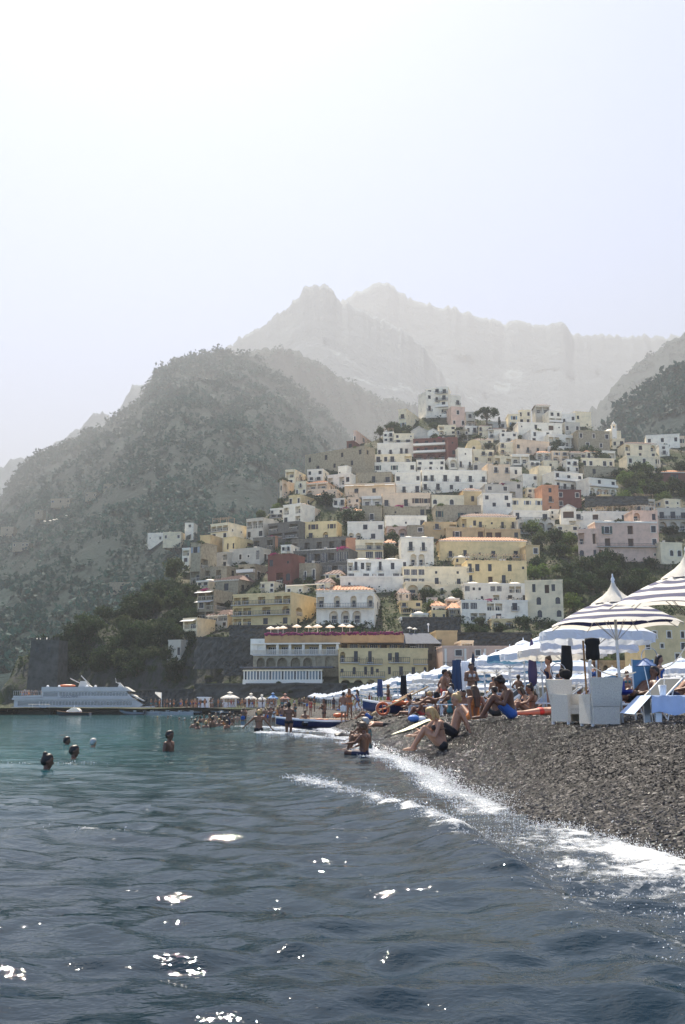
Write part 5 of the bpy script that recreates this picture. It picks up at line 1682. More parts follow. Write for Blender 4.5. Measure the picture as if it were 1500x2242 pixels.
def striped(loc, label, lean=(0, 0), spin=0.0, hgt=1.98):
    t = thing('striped_parasol', label, 'parasol', loc)
    t.rotation_euler = (lean[0], lean[1], spin)
    MB().tube([(0, 0, -0.2), (0, 0, hgt + 0.45)], 0.027, 10).build('pole', M_POLE, t, smooth=True)
    put('canopy', CAN_ST, t, (0, 0, hgt))
    put('ribs', RIB_ST, t, (0, 0, hgt))
    put('vent_cap', CAP, t, (0, 0, hgt + 0.45))
    put('finial', FIN, t, (0, 0, hgt + 0.82))
    return t
P2 = beach_pt(1360, 19.9)
u2 = striped(P2, 'navy and white striped parasol over the white wicker chairs, its whole pointed cap in view', (0, -0.022), 0.2, 1.80)
P1 = beach_pt(1530, 17.0)
u1 = striped(P1, 'nearest navy and white striped parasol, cut off by the right edge', (0.03, -0.06), 0.5, 1.84)

# --- pale parasols in long rows
CAN_P = canopy_mesh('canopy', 1.35, 0.46, [M_PALE, M_PALEW], 6, [1, 0, 0, 0, 1, 1], 8, 0.06, 4)
CAN_W = canopy_mesh('canopy', 1.35, 0.46, [M_PALEW, M_PALE], 6, [0, 0, 0, 1, 0, 0], 8, 0.06, 4)
def valance(m_):
    vs, fs = [], []
    n = 48
    for j, z in enumerate((0.0, -0.09, -0.19)):
        for i in range(n):
            a = 2 * pi * i / n
            q = (i % 6) / 6
            dip = 4 * q * (1 - q)
            r = 1.352 * (1 - 0.06 * dip) * (1 + 0.012 * ((i * 7) % 3 - 1) * j)
            vs.append((r * cos(a), r * sin(a), z + 0.06 * 0.55 * dip * 1.35 * 0.8 - (0.03 * (i % 2) if j == 2 else 0)))
    for j in range(2):
        for i in range(n):
            fs.append((j * n + i, j * n + (i + 1) % n, (j + 1) * n + (i + 1) % n, (j + 1) * n + i))
    return MB().add(vs, fs).mesh('valance', m_)
VAL = [valance(M_PALEW), valance(M_CREAM), valance(mat('teal_blue_cloth', (0.12, 0.26, 0.40), 0.8, trans=0.3))]
RIB_P = ribs_mesh(1.35, 0.46)
POLE_P = MB().tube([(0, 0, -0.2), (0, 0, 2.4)], 0.028, 8).tube([(0, 0, 1.15), (0, 0, 1.35)], 0.04, 8).mesh('pole', M_POLE, True)
CAPP = MB().lathe([(0.30, -0.01), (0.24, 0.05), (0.12, 0.1), (0.02, 0.14), (0.015, 0.22), (0.001, 0.23)], 12).mesh('top_cap', M_PALEW, True)
def pale_parasol(loc, k, label, group, tilt=0.0):
    t = thing('beach_parasol', label, 'parasol', loc, random.uniform(0, 0.8), group)
    t.rotation_euler = (random.gauss(0, 0.02) + tilt, random.gauss(0, 0.02), random.uniform(0, 0.8))
    put('canopy', (CAN_P, CAN_W)[k % 2], t, (0, 0, 1.92))
    put('valance', VAL[(0, 1, 0, 2, 0)[k % 5]], t, (0, 0, 1.92))
    put('ribs', RIB_P, t, (0, 0, 1.92))
    put('pole', POLE_P, t)
    put('top_cap', CAPP, t, (0, 0, 2.36))
    return t
def row_x(Y):
    return np.interp(Y, [24, 28, 55, 70, 105, 150, 190, 215], [6.05, 6.6, 6.0, 4.7, 2.2, -0.8, -4.3, -7])
ROW = []
pale_parasol(beach_pt(1308, 24.5), 0, 'big pale blue parasol directly behind the striped one', None)
Y = 28.5
i = 0
while Y < 200:
    X = float(row_x(Y))
    p = Vector((X, Y, float(beach_z(X, Y)) + random.uniform(-0.04, 0.04)))
    lab = 'pale parasol in the front row, second from the striped pair' if i == 0 else 'pale parasol in the front row, third from the striped pair' if i == 1 else 'pale parasol of the front row, ' + ('over the seated couple and the man in blue trunks' if Y < 40 else 'above the bending man and the dark lounger' if Y < 56 else 'above the lifebuoy and the oars' if Y < 85 else 'above the long rowing boat' if Y < 125 else 'at its far low end near the pier')
    pale_parasol(p, i, lab, None if i < 2 else 'front row parasols ' + lab.split(', ')[1])
    if i > 4:
        p2 = Vector((X + 3.1, Y + 1.2, float(beach_z(X + 3.1, Y + 1.2))))
        pale_parasol(p2, i + 2, 'pale parasol of the second row behind the front row', 'parasols of the second row')
    ROW.append((X, Y))
    Y += 2.9 + i * 0.03
    i += 1
Y = 40.0
i = 0
while Y < 150:
    for off in ((8.4,) if Y > 75 else (8.4, 12.2)):
        X = float(row_x(Y)) + off + random.uniform(-0.3, 0.3)
        pale_parasol(Vector((X, Y, float(beach_z(X, Y)) - 0.1)), i, 'bluish white parasol of the rows far back on the right' , 'parasols of the rear rows')
        i += 1
    Y += 3.3

# --- furled parasols and hanging towels among the row
FURL = MB().lathe([(0.03, 0.9), (0.12, 1.0), (0.15, 1.3), (0.11, 1.8), (0.05, 2.25), (0.02, 2.35)], 10).mesh('furled_canopy', M_HDARK, True)
for px, Yd, m_, lab in ((1038, 41, M_HDARK, 'dark furled parasol standing upright among the pale parasols'), (1168, 33, mat('purple_cloth', (0.08, 0.06, 0.12), 0.8), 'purple grey furled parasol right of the bathers'), (1244, 26, M_BLACK, 'black furled parasol behind the left wicker chair')):
    t = thing('furled_parasol', lab, 'parasol', beach_pt(px, Yd))
    MB().tube([(0, 0, -0.1), (0, 0, 2.4)], 0.022, 6).build('pole', M_WOODP, t)
    fo_ = put('furled_canopy', FURL.copy(), t)
    fo_.data.materials[0] = m_
for px, Yd, m_, lab in ((1001, 41, mat('indigo_towel', (0.05, 0.08, 0.14), 0.9), 'blue towel hanging from a parasol behind the bending man'), (884, 62, M_BLACK, 'black jacket hanging from a parasol pole'), (832, 70, M_HBLUE, 'dark blue towel hanging left of the black jacket'), (1020, 42, M_PALEW, 'white towel hanging beside the blue towel')):
    p = beach_pt(px, Yd)
    m2 = MB()
    n = 9
    vs = [((i / (n - 1) - 0.5) * 0.42 * (0.75 + 0.25 * j), 0.05 * sin(i * 1.9) * (0.3 + j), 2.1 - 1.15 * j * (1 - 0.06 * sin(i * 2.1))) for j in (0, 0.33, 0.66, 1) for i in range(n)]
    vs2 = [(x, y + 0.02, z) for x, y, z in vs]
    q = [(j * n + i, j * n + i + 1, (j + 1) * n + i + 1, (j + 1) * n + i) for j in range(3) for i in range(n - 1)]
    o = m2.add(vs, q).add(vs2, [f[::-1] for f in q]).build('hanging_towel', m_, None, p, 0, True)
    tag(o, lab, 'towel')

# --- sun loungers
def lounger_parts(m_sling):
    fr = MB()
    for y in (-0.3, 0.3):
        fr.tube([(-0.95, y, 0.34), (0.45, y, 0.34)], 0.022, 6).tube([(0.3, y, 0.36), (0.98, y, 0.86)], 0.02, 6)
    fr.tube([(-0.95, -0.3, 0.34), (-0.95, 0.3, 0.34)], 0.02, 6).tube([(0.98, -0.3, 0.86), (0.98, 0.3, 0.86)], 0.02, 6).tube([(0.7, -0.3, 0.64), (0.5, -0.3, 0.02)], 0.016, 5).tube([(0.7, 0.3, 0.64), (0.5, 0.3, 0.02)], 0.016, 5)
    sl_ = MB().add([(-0.93, -0.28, 0.36), (-0.93, 0.28, 0.36), (-0.3, 0.28, 0.33), (-0.3, -0.28, 0.33), (0.32, 0.28, 0.37), (0.32, -0.28, 0.37), (0.97, 0.28, 0.86), (0.97, -0.28, 0.86)] , [(0, 3, 2, 1), (3, 5, 4, 2), (5, 7, 6, 4)])
    lg = MB().tube([(0, 0, 0.34), (0.03, 0, -0.03)], 0.02, 6)
    return fr.mesh('frame', M_WHITE), sl_.mesh('sling', m_sling), lg.mesh('leg', M_WHITE)
LP = [lounger_parts(m_) for m_ in (M_HBLUE, M_DKGREEN, M_PALE, M_TOWEL)]
def lounger(loc, rz, k, label, group=None):
    t = thing('sun_lounger', label, 'sun lounger', loc, rz, group)
    f, s_, l = LP[k % 4]
    put('frame', f, t)
    put('sling', s_, t)
    for x in (-0.85, 0.2):
        for y in (-0.3, 0.3):
            put('leg', l, t, (x, y, 0))
    return t
NL = 0
for i, (X, Y) in enumerate(ROW[:26]):
    for d in (-0.9, 0.9):
        if Y < 30 and d < 0 or random.random() < 0.35:
            continue
        x, y = X + random.uniform(-0.9, 0.4), Y + d + random.uniform(-0.2, 0.2)
        lounger(Vector((x, y, float(beach_z(x, y)) + 0.02)), random.gauss(0, 0.6), random.randrange(4), 'sun lounger under the front row of pale parasols', 'loungers of the front row')
for px, Yd, rz, k, lab in ((935, 45, 0.1, 1, 'dark sling lounger left of the seated bathers'), (1020, 36, 0.0, 1, 'grey green lounger behind the couple at the water'), (1395, 21.5, 0.5, 1, 'dark reclined lounger behind the striped parasol pole')):
    lounger(beach_pt(px, Yd), rz, k, lab)

# --- wicker armchairs
M_WICK = mat('white_wicker', (0.84, 0.77, 0.64), 0.7, var=0.3, scale=60, bump=0.6)
def wicker(loc, rz, label):
    t = thing('wicker_armchair', label, 'armchair', loc, rz)
    # faces local -y; the back is at +y
    def slab(name, pts, th, d):
        m2 = MB()
        n = len(pts)
        nrm = Vector(d)
        a = [Vector(p) for p in pts]
        b = [p + nrm * th for p in a]
        m2.add(a + b, [tuple(range(n))[::-1], tuple(range(n, 2 * n))] + [(i, (i + 1) % n, (i + 1) % n + n, i + n) for i in range(n)])
        return m2.build(name, M_WICK, t)
    slab('backrest', [(-0.31, 0.26, 0.40), (0.31, 0.26, 0.40), (0.37, 0.36, 0.98), (-0.37, 0.36, 0.98)], 0.07, (0, 1, 0.1))
    slab('back_panel', [(-0.30, 0.27, 0.05), (0.30, 0.27, 0.05), (0.305, 0.262, 0.40), (-0.305, 0.262, 0.40)], 0.06, (0, 1, 0))
    MB().box(-0.26, 0.26, -0.30, 0.255, 0.34, 0.42).build('seat', M_WICK, t)
    MB().box(-0.26, 0.26, -0.29, -0.25, 0.22, 0.338).build('apron', M_WICK, t)
    for s in (-1, 1):
        slab('armrest', [(s * 0.262, -0.32, 0.06), (s * 0.262, 0.255, 0.06), (s * 0.262, 0.255, 0.66), (s * 0.262, -0.30, 0.64)], 0.075 * s, (1, 0, 0))
        for y in (-0.27, 0.27):
            MB().box(s * 0.30 - 0.025, s * 0.30 + 0.025, y - 0.025, y + 0.025, -0.04, 0.058).build('leg', M_WHITE, t)
    return t
w1 = wicker(beach_pt(1248, 21.3), R(28), 'white wicker armchair turned half towards the camera, left of the pair')
w1.scale = (.86, .86, .9)
w2 = wicker(beach_pt(1312, 19.8), R(192), 'white wicker armchair seen from behind, right of the pair')
w2.scale = (.86, .86, .9)

# --- cloth covered table, cup, tray on the pole, hooked stand, hoop stand
tb = beach_pt(1488, 17.8)
t = thing('low_table', 'low white table draped with a light blue cloth at the right edge', 'table', tb, R(4))
for x in (-0.48, 0.48, 1.15):
    for y in (-0.26, 0.26):
        MB().add([(x - 0.045, y - 0.03, -0.05), (x + 0.045, y - 0.03, -0.05), (x + 0.045, y + 0.03, -0.05), (x - 0.045, y + 0.03, -0.05), (x - 0.06, y - 0.035, 0.40), (x + 0.06, y - 0.035, 0.40), (x + 0.06, y + 0.035, 0.40), (x - 0.06, y + 0.035, 0.40)],
                 [(0, 3, 2, 1), (4, 5, 6, 7), (0, 1, 5, 4), (1, 2, 6, 5), (2, 3, 7, 6), (3, 0, 4, 7)]).build('leg', M_WHITE, t)
MB().box(-0.58, 1.3, -0.32, 0.32, 0.402, 0.45).build('tabletop', M_WHITE, t)
cm = MB()
n = 30
top = [(-0.60 + 1.92 * i / n, -0.335, 0.455) for i in range(n + 1)]
hem = [(-0.62 + 1.95 * i / n, -0.36 - 0.02 * sin(i * 1.7), 0.16 + 0.03 * sin(i * 0.8)) for i in range(n + 1)]
bk = [(-0.60 + 1.92 * i / n, 0.335, 0.455) for i in range(n + 1)]
cm.add(top + hem + bk, [(n + 1 + i, n + 2 + i, i + 1, i) for i in range(n)] + [(i, i + 1, 2 * n + 3 + i, 2 * n + 2 + i) for i in range(n)])
m6 = 10
e1 = [(-0.60, -0.335 + 0.67 * i / m6, 0.455) for i in range(m6 + 1)]
e2 = [(-0.92 + 0.02 * sin(i * 1.9), -0.38 + 0.72 * i / m6, 0.15 + 0.02 * i / m6) for i in range(m6 + 1)]
cm.add(e1 + e2, [(m6 + 1 + i, i, i + 1, m6 + 2 + i) for i in range(m6)])
cl_ = cm.build('table_cloth', M_TOWEL, None, tb, R(4), True)
tag(cl_, 'light blue cloth hanging over the low table at the right edge', 'cloth')
cup = thing('plastic_cup', 'clear plastic cup standing on the light blue cloth', 'cup', tb + Vector((-0.27, 0.02, 0.458)))
MB().lathe([(0.05, 0.0), (0.07, 0.17), (0.064, 0.17), (0.046, 0.01)], 14).build('cup', mat('clear_plastic', (0.75, 0.77, 0.78), 0.2), cup, smooth=True)
MB().tube([(0.01, 0, 0.02), (0.04, 0.01, 0.26)], 0.006, 5).build('straw', M_WHITE, cup)
tr = thing('pole_tray', 'blue round drink tray clamped to the striped parasol pole', 'tray', P2 + Vector((-0.02, 0, 0.52)))
MB().lathe([(0.03, 0.0), (0.13, 0.0), (0.24, 0.05), (0.25, 0.10), (0.22, 0.07), (0.1, 0.03), (0.032, 0.03)], 18).build('dish', M_BLUE, tr, smooth=True)
MB().lathe([(0.034, 0.0), (0.10, 0.0), (0.10, 0.16), (0.034, 0.16)], 12, 0, (0, 0, 0.1)).build('clamp', M_BLUE, tr)
hk = beach_pt(1424, 18.3)
t = thing('hooked_lamp_stand', 'thin curved metal stand with a small blue shade right of the parasol pole', 'stand', hk)
pts = [(0.02, 0, -0.1), (0.0, 0, 0.5), (-0.1, 0, 1.1)] + [(-0.12 + 0.14 - 0.14 * cos(pi * k / 8), 0, 1.15 + 0.17 * sin(pi * k / 8)) for k in range(9)]
MB().tube(pts, 0.009, 6).build('stem', M_STEEL, t)
MB().lathe([(0.001, 0.14), (0.05, 0.12), (0.19, 0.0), (0.185, 0.0), (0.04, 0.1)], 14, 0, (-0.05, 0, 1.0)).build('shade', mat('blue_shade', (0.10, 0.17, 0.34), 0.6), t, smooth=False)
hp = beach_pt(1224, 23.0)
t = thing('hoop_stand', 'round metal hoop on a post beside the left wicker chair', 'stand', hp)
MB().tube([(-0.12, 0, -0.1), (-0.12, 0, 0.95)], 0.012, 6).build('post', M_STEEL, t)
MB().tube([(0.16 * cos(2 * pi * k / 20), 0, 1.02 + 0.16 * sin(2 * pi * k / 20)) for k in range(21)], 0.012, 6).build('hoop', M_STEEL, t)
# folded deck chair with black bag on two poles
t = thing('folded_deck_chair', 'folded wooden deck chair standing upright with a black cloth over its top', 'deck chair', beach_pt(1298, 21.5))
for x in (-0.12, 0.12):
    MB().tube([(x * 0.9, 0, 0), (x * 1.25, 0, 1.62)], 0.02, 6).build('rail', M_WOODP, t)
MB().lathe([(0.05, -0.02), (0.14, 0.0), (0.145, 0.12), (0.13, 0.28), (0.16, 0.33), (0.15, 0.42), (0.02, 0.44)], 12, 0, (0.03, -0.02, 1.24), 0.45).build('cloth', M_BLACK, t, smooth=True)
t = thing('backpack', 'black bag on the back of the left wicker chair', 'bag', beach_pt(1240, 21.8) + Vector((0, 0, 0.92)))
MB().ball((0, 0, 0.06), (0.13, 0.08, 0.1), 12, 8).ball((-0.06, 0.02, 0.13), (0.06, 0.05, 0.05), 8, 6).build('sack', M_BLACK, t, smooth=True)
MB().tube([(-0.09, -0.07, 0.0), (-0.1, -0.1, 0.1), (-0.05, -0.05, 0.16)], 0.012, 5).build('strap', M_BLACK, t)
# director's chair with blue cloth, rope line between posts
t = thing('directors_chair', 'blue cloth chair back behind the thin curved stand', 'chair', beach_pt(1418, 22.5), R(10))
for x in (-0.24, 0.24):
    MB().tube([(x, 0.1, 0), (x, 0.16, 1.28)], 0.016, 6).build('post', M_POLE, t)
    MB().tube([(x, -0.35, 0.0), (x, 0.1, 0.52)], 0.016, 6).build('leg', M_POLE, t)
MB().box(-0.23, 0.23, 0.12, 0.15, 0.66, 1.26).build('backrest', mat('sea_blue_cloth', (0.10, 0.22, 0.34), 0.8), t)
MB().box(-0.24, 0.24, -0.3, 0.12, 0.5, 0.54).build('seat', M_WHITE, t)
for (a, c, za, zc, lab) in ((1296, 1395, 1.12, 0.95, 'white rope sagging between the deck chair and the pole'), (1448, 1512, 1.0, 1.5, 'white rope rising to the right edge')):
    pa, pc = beach_pt(a, 20.6) + Vector((0, 0, za)), beach_pt(c, 20.6) + Vector((0, 0, zc))
    pts = [pa.lerp(pc, k / 12) + Vector((0, 0, -0.12 * sin(pi * k / 12))) for k in range(13)]
    o = MB().tube([p - pa for p in pts], 0.012, 5).build('rope', M_CREAM, None, pa)
    tag(o, lab, 'rope')
for px, Yd in ((1296, 20.7), (1515, 20.6)):
    p = beach_pt(px, Yd)
    t = thing('rope_post', 'slim white post holding the rope ' + ('beside the wicker chairs' if px < 1400 else 'at the right edge'), 'post', p)
    MB().tube([(0, 0, -0.1), (0, 0, 1.2 if px < 1400 else 1.6)], 0.018, 6).build('post', M_POLE, t)
    MB().ball((0, 0, 1.22 if px < 1400 else 1.62), 0.03, 8, 6).build('knob', M_POLE, t)

# --- towels and small things on the shingle
def flat_towel(px, Yd, w, l, rz, m_, label):
    p = beach_pt(px, Yd)
    n, k = 8, 5
    vs = []
    for i in range(n + 1):
        for j in range(k + 1):
            x, y = (i / n - 0.5) * l, (j / k - 0.5) * w
            gx_, gy_ = p.x + x * cos(rz) - y * sin(rz), p.y + x * sin(rz) + y * cos(rz)
            vs.append((gx_ - p.x, gy_ - p.y, float(beach_z(gx_, gy_)) - p.z + 0.045 + random.uniform(0, 0.02)))
    q = [(i * (k + 1) + j, (i + 1) * (k + 1) + j, (i + 1) * (k + 1) + j + 1, i * (k + 1) + j + 1) for i in range(n) for j in range(k)]
    q2 = [tuple(a + len(vs) for a in f[::-1]) for f in q]
    o = MB().add(vs + [(x, y, z - 0.02) for x, y, z in vs], q + q2).build('beach_towel', m_, None, p, 0, True)
    return tag(o, label, 'towel')
flat_towel(918, 33.5, 0.8, 1.9, R(50), mat('white_yellow_towel', (0.72, 0.70, 0.50), 0.9, var=0.2, scale=3), 'white and yellow towel laid on the shingle behind the couple')
flat_towel(1183, 28.5, 1.0, 2.2, R(8), M_ORANGE, 'orange towel under the lying sunbather')
t = thing('plastic_bag', 'crumpled blue and white bag on the yellow towel', 'bag', beach_pt(905, 35) + Vector((0, 0, 0.07)))
MB().ball((0, 0, 0.08), (0.2, 0.14, 0.12), 9, 6).build('sack', mat('blue_bag', (0.08, 0.2, 0.5), 0.5), t)
MB().ball((0.26, 0.05, 0.06), (0.16, 0.12, 0.1), 9, 6).build('wrapping', M_PALEW, t)
p = yground(748, 1610, 0.05)
t = thing('dark_rock', 'single dark rock in the wash left of the seated family', 'rock', p)
me = bpy.data.meshes.new('boulder')
IVv, IFf = ico()
rk = MB().add([tuple(v * (1 + random.uniform(-0.2, 0.25)) * np.array([0.32, 0.22, 0.14])) for v in IVv], [tuple(int(a) for a in f) for f in IFf])
rk.build('boulder', mat('wet_rock', (0.03, 0.03, 0.028), 0.35, var=0.4, scale=12), t)
MB().ball((0.25, 0.0, -0.03), (0.16, 0.12, 0.07), 7, 5).build('foot_stone', MATS['wet_rock'], t)

# --- boats
def hull(L, Bm, Hh, sheer=0.35, flat=0.25, n=14):
    """boat hull along x (bow at +x): rings of section points -> MB"""
    sec = 7
    vs = []
    for i in range(n + 1):
        u = i / n
        x = (u - 0.5) * L
        w = Bm / 2 * min(1.0, (1 - max(0, (u - 0.45) / 0.55) ** 2.2)) * (0.86 + 0.14 * min(1, u * 4))
        w = max(w, 0.02)
        zt = Hh * (1 + sheer * max(0, (u - 0.4) / 0.6) ** 2)
        zb = Hh * 0.55 * max(0, (u - 0.7) / 0.3) ** 2
        for k in range(sec):
            a = k / (sec - 1) * 2 - 1
            vs.append((x + (0.06 * L * max(0, (u - 0.7) / 0.3) * 0), a * w * (1 - 0.0) if abs(a) > 0.99 else a * w * (1 - flat * (1 - abs(a))), zt if abs(a) > 0.99 else zb + (zt - zb) * abs(a) ** 2.6 * 0.92))
    fs = [(i * sec + k, i * sec + k + 1, (i + 1) * sec + k + 1, (i + 1) * sec + k) for i in range(n) for k in range(sec - 1)]
    fs.append(tuple(range(sec)))
    return vs, fs, sec, n
def deck_of(vs, sec, n, drop=0.12):
    d = []
    for i in range(n + 1):
        a, b = vs[i * sec], vs[i * sec + sec - 1]
        d += [(a[0], a[1] * 0.96, a[2] - drop), (b[0], b[1] * 0.96, b[2] - drop)]
    return d, [(2 * i, 2 * i + 1, 2 * i + 3, 2 * i + 2) for i in range(n)]
def boat(name, label, loc, rz, L, Bm, Hh, mh, mt, cat='boat', sheer=0.35):
    t = thing(name, label, cat, loc, rz)
    vs, fs, sec, n = hull(L, Bm, Hh, sheer)
    MB().add(vs, fs).build('hull', mh, t, smooth=True)
    d, df = deck_of(vs, sec, n)
    MB().add(d, df).build('deck', mt, t)
    g = MB()
    for k in (0, sec - 1):
        g.tube([vs[i * sec + k] for i in range(n + 1)], 0.04 + L * 0.004, 6)
    g.build('gunwale', mt, t)
    return t, vs, sec, n
# rowing boats drawn up on the beach
for (px, Yd, L, rz, lab) in ((716, 62, 6.0, pi - 0.15, 'long blue and white rowing boat drawn up on the far shingle'), (880, 48, 3.6, pi - 0.25, 'small blue and white boat below the orange lifebuoy')):
    p = beach_pt(px, Yd)
    t, vs, sec, n = boat('rowing_boat', lab, p + Vector((0, 0, 0.02)), rz, L, 1.25, 0.42, M_HBLUE, M_HWHITE, 'rowing boat', 0.5)
    for k in range(3):
        MB().box(-L * 0.25 + k * L * 0.22 - 0.12, -L * 0.25 + k * L * 0.22 + 0.12, -0.52, 0.52, 0.34, 0.38).build('bench', M_HWHITE, t)
    for s in (-1, 1):
        MB().tube([(-L * 0.3, s * 0.5, 0.5), (L * 0.25, s * 0.65, 0.56)], 0.025, 5).build('oar', M_WOODP, t)
p = beach_pt(838, 47)
t = thing('lifebuoy', 'orange lifebuoy leaning upright behind the small boat', 'lifebuoy', p + Vector((0, 0, 0.42)))
MB().lathe([(0.40 + 0.09 * cos(2 * pi * k / 8), 0.09 * sin(2 * pi * k / 8)) for k in range(9)], 20).build('ring', M_ORANGE, t, smooth=True)
MB().tube([(0.5 * cos(2 * pi * k / 16), 0.5 * sin(2 * pi * k / 16), 0.0) for k in range(17)], 0.018, 5).build('grab_rope', M_CREAM, t)
MB().tube([(-0.38, 0, 0), (0.38, 0, 0)], 0.03, 6).tube([(0, -0.38, 0), (0, 0.38, 0)], 0.03, 6).build('spokes', M_ORANGE, t)
t.rotation_euler = (R(80), 0, R(10))
t.scale = (0.64,) * 3
for k, (a, c) in enumerate((((828, 47.5, 0.35), (938, 45, 1.15)), ((842, 48.5, 0.4), (905, 47, 0.95)))):
    pa, pc = beach_pt(a[0], a[1]) + Vector((0, 0, a[2])), beach_pt(c[0], c[1]) + Vector((0, 0, c[2]))
    o = thing('oar', 'long wooden oar propped across the small boat' if k == 0 else 'shorter wooden oar below the long one', 'oar', pa)
    MB().tube([(0, 0, 0), pc - pa], 0.035, 6).build('shaft', mat('pale_wood', (0.5, 0.36, 0.2), 0.6), o)
    MB().tube([(pa - pc) * 0.0, (pa - pc) * 0.14], [0.09, 0.07], 6).build('blade', MATS['pale_wood'], o)
for px, Yd, lab in ((872, 47, 'orange float lying in the small blue boat'), (740, 61, 'orange float in the middle of the long rowing boat'), (700, 62, 'orange life vests piled in the long rowing boat')):
    p = beach_pt(px, Yd) + Vector((0, 0, 0.42))
    t = thing('orange_float', lab, 'float', p)
    MB().ball((0, 0, 0.12), (0.3, 0.2, 0.13), 9, 6).build('body', M_ORANGE, t, smooth=True)
    MB().ball((0.35, 0.02, 0.1), (0.2, 0.16, 0.1), 8, 6).build('flap', M_ORANGE, t, smooth=True)
# ================================================================ PEOPLE
SKIN = [mat('skin_tan', (0.24, 0.115, 0.065), 0.5, var=0.08, scale=5), mat('skin_brown', (0.14, 0.066, 0.038), 0.5, var=0.08, scale=5), mat('skin_fair', (0.37, 0.20, 0.125), 0.5, var=0.08, scale=5), mat('skin_olive', (0.19, 0.095, 0.054), 0.5, var=0.08, scale=5)]
HAIRM = {'d': mat('hair_dark', (0.018, 0.012, 0.009), 0.5), 'b': mat('hair_blond', (0.42, 0.27, 0.11), 0.5), 'n': mat('hair_brown', (0.07, 0.04, 0.022), 0.5), 'g': mat('hair_grey', (0.35, 0.34, 0.32), 0.6)}
SUITM = {'k': mat('suit_black', (0.012, 0.012, 0.014), 0.7), 'b': mat('suit_blue', (0.03, 0.10, 0.32), 0.7), 'r': mat('suit_red', (0.40, 0.04, 0.03), 0.7), 'w': mat('suit_white', (0.6, 0.6, 0.58), 0.7), 'o': mat('suit_orange', (0.62, 0.20, 0.05), 0.7), 't': mat('suit_teal', (0.04, 0.16, 0.17), 0.7), 'n': mat('suit_navy', (0.015, 0.02, 0.05), 0.7)}
M_EYE = mat('eyes', (0.01, 0.01, 0.01), 0.3)

def J(**k):
    return {a: Vector(b) for a, b in k.items()}
def mirror(d, flip=()):
    return d
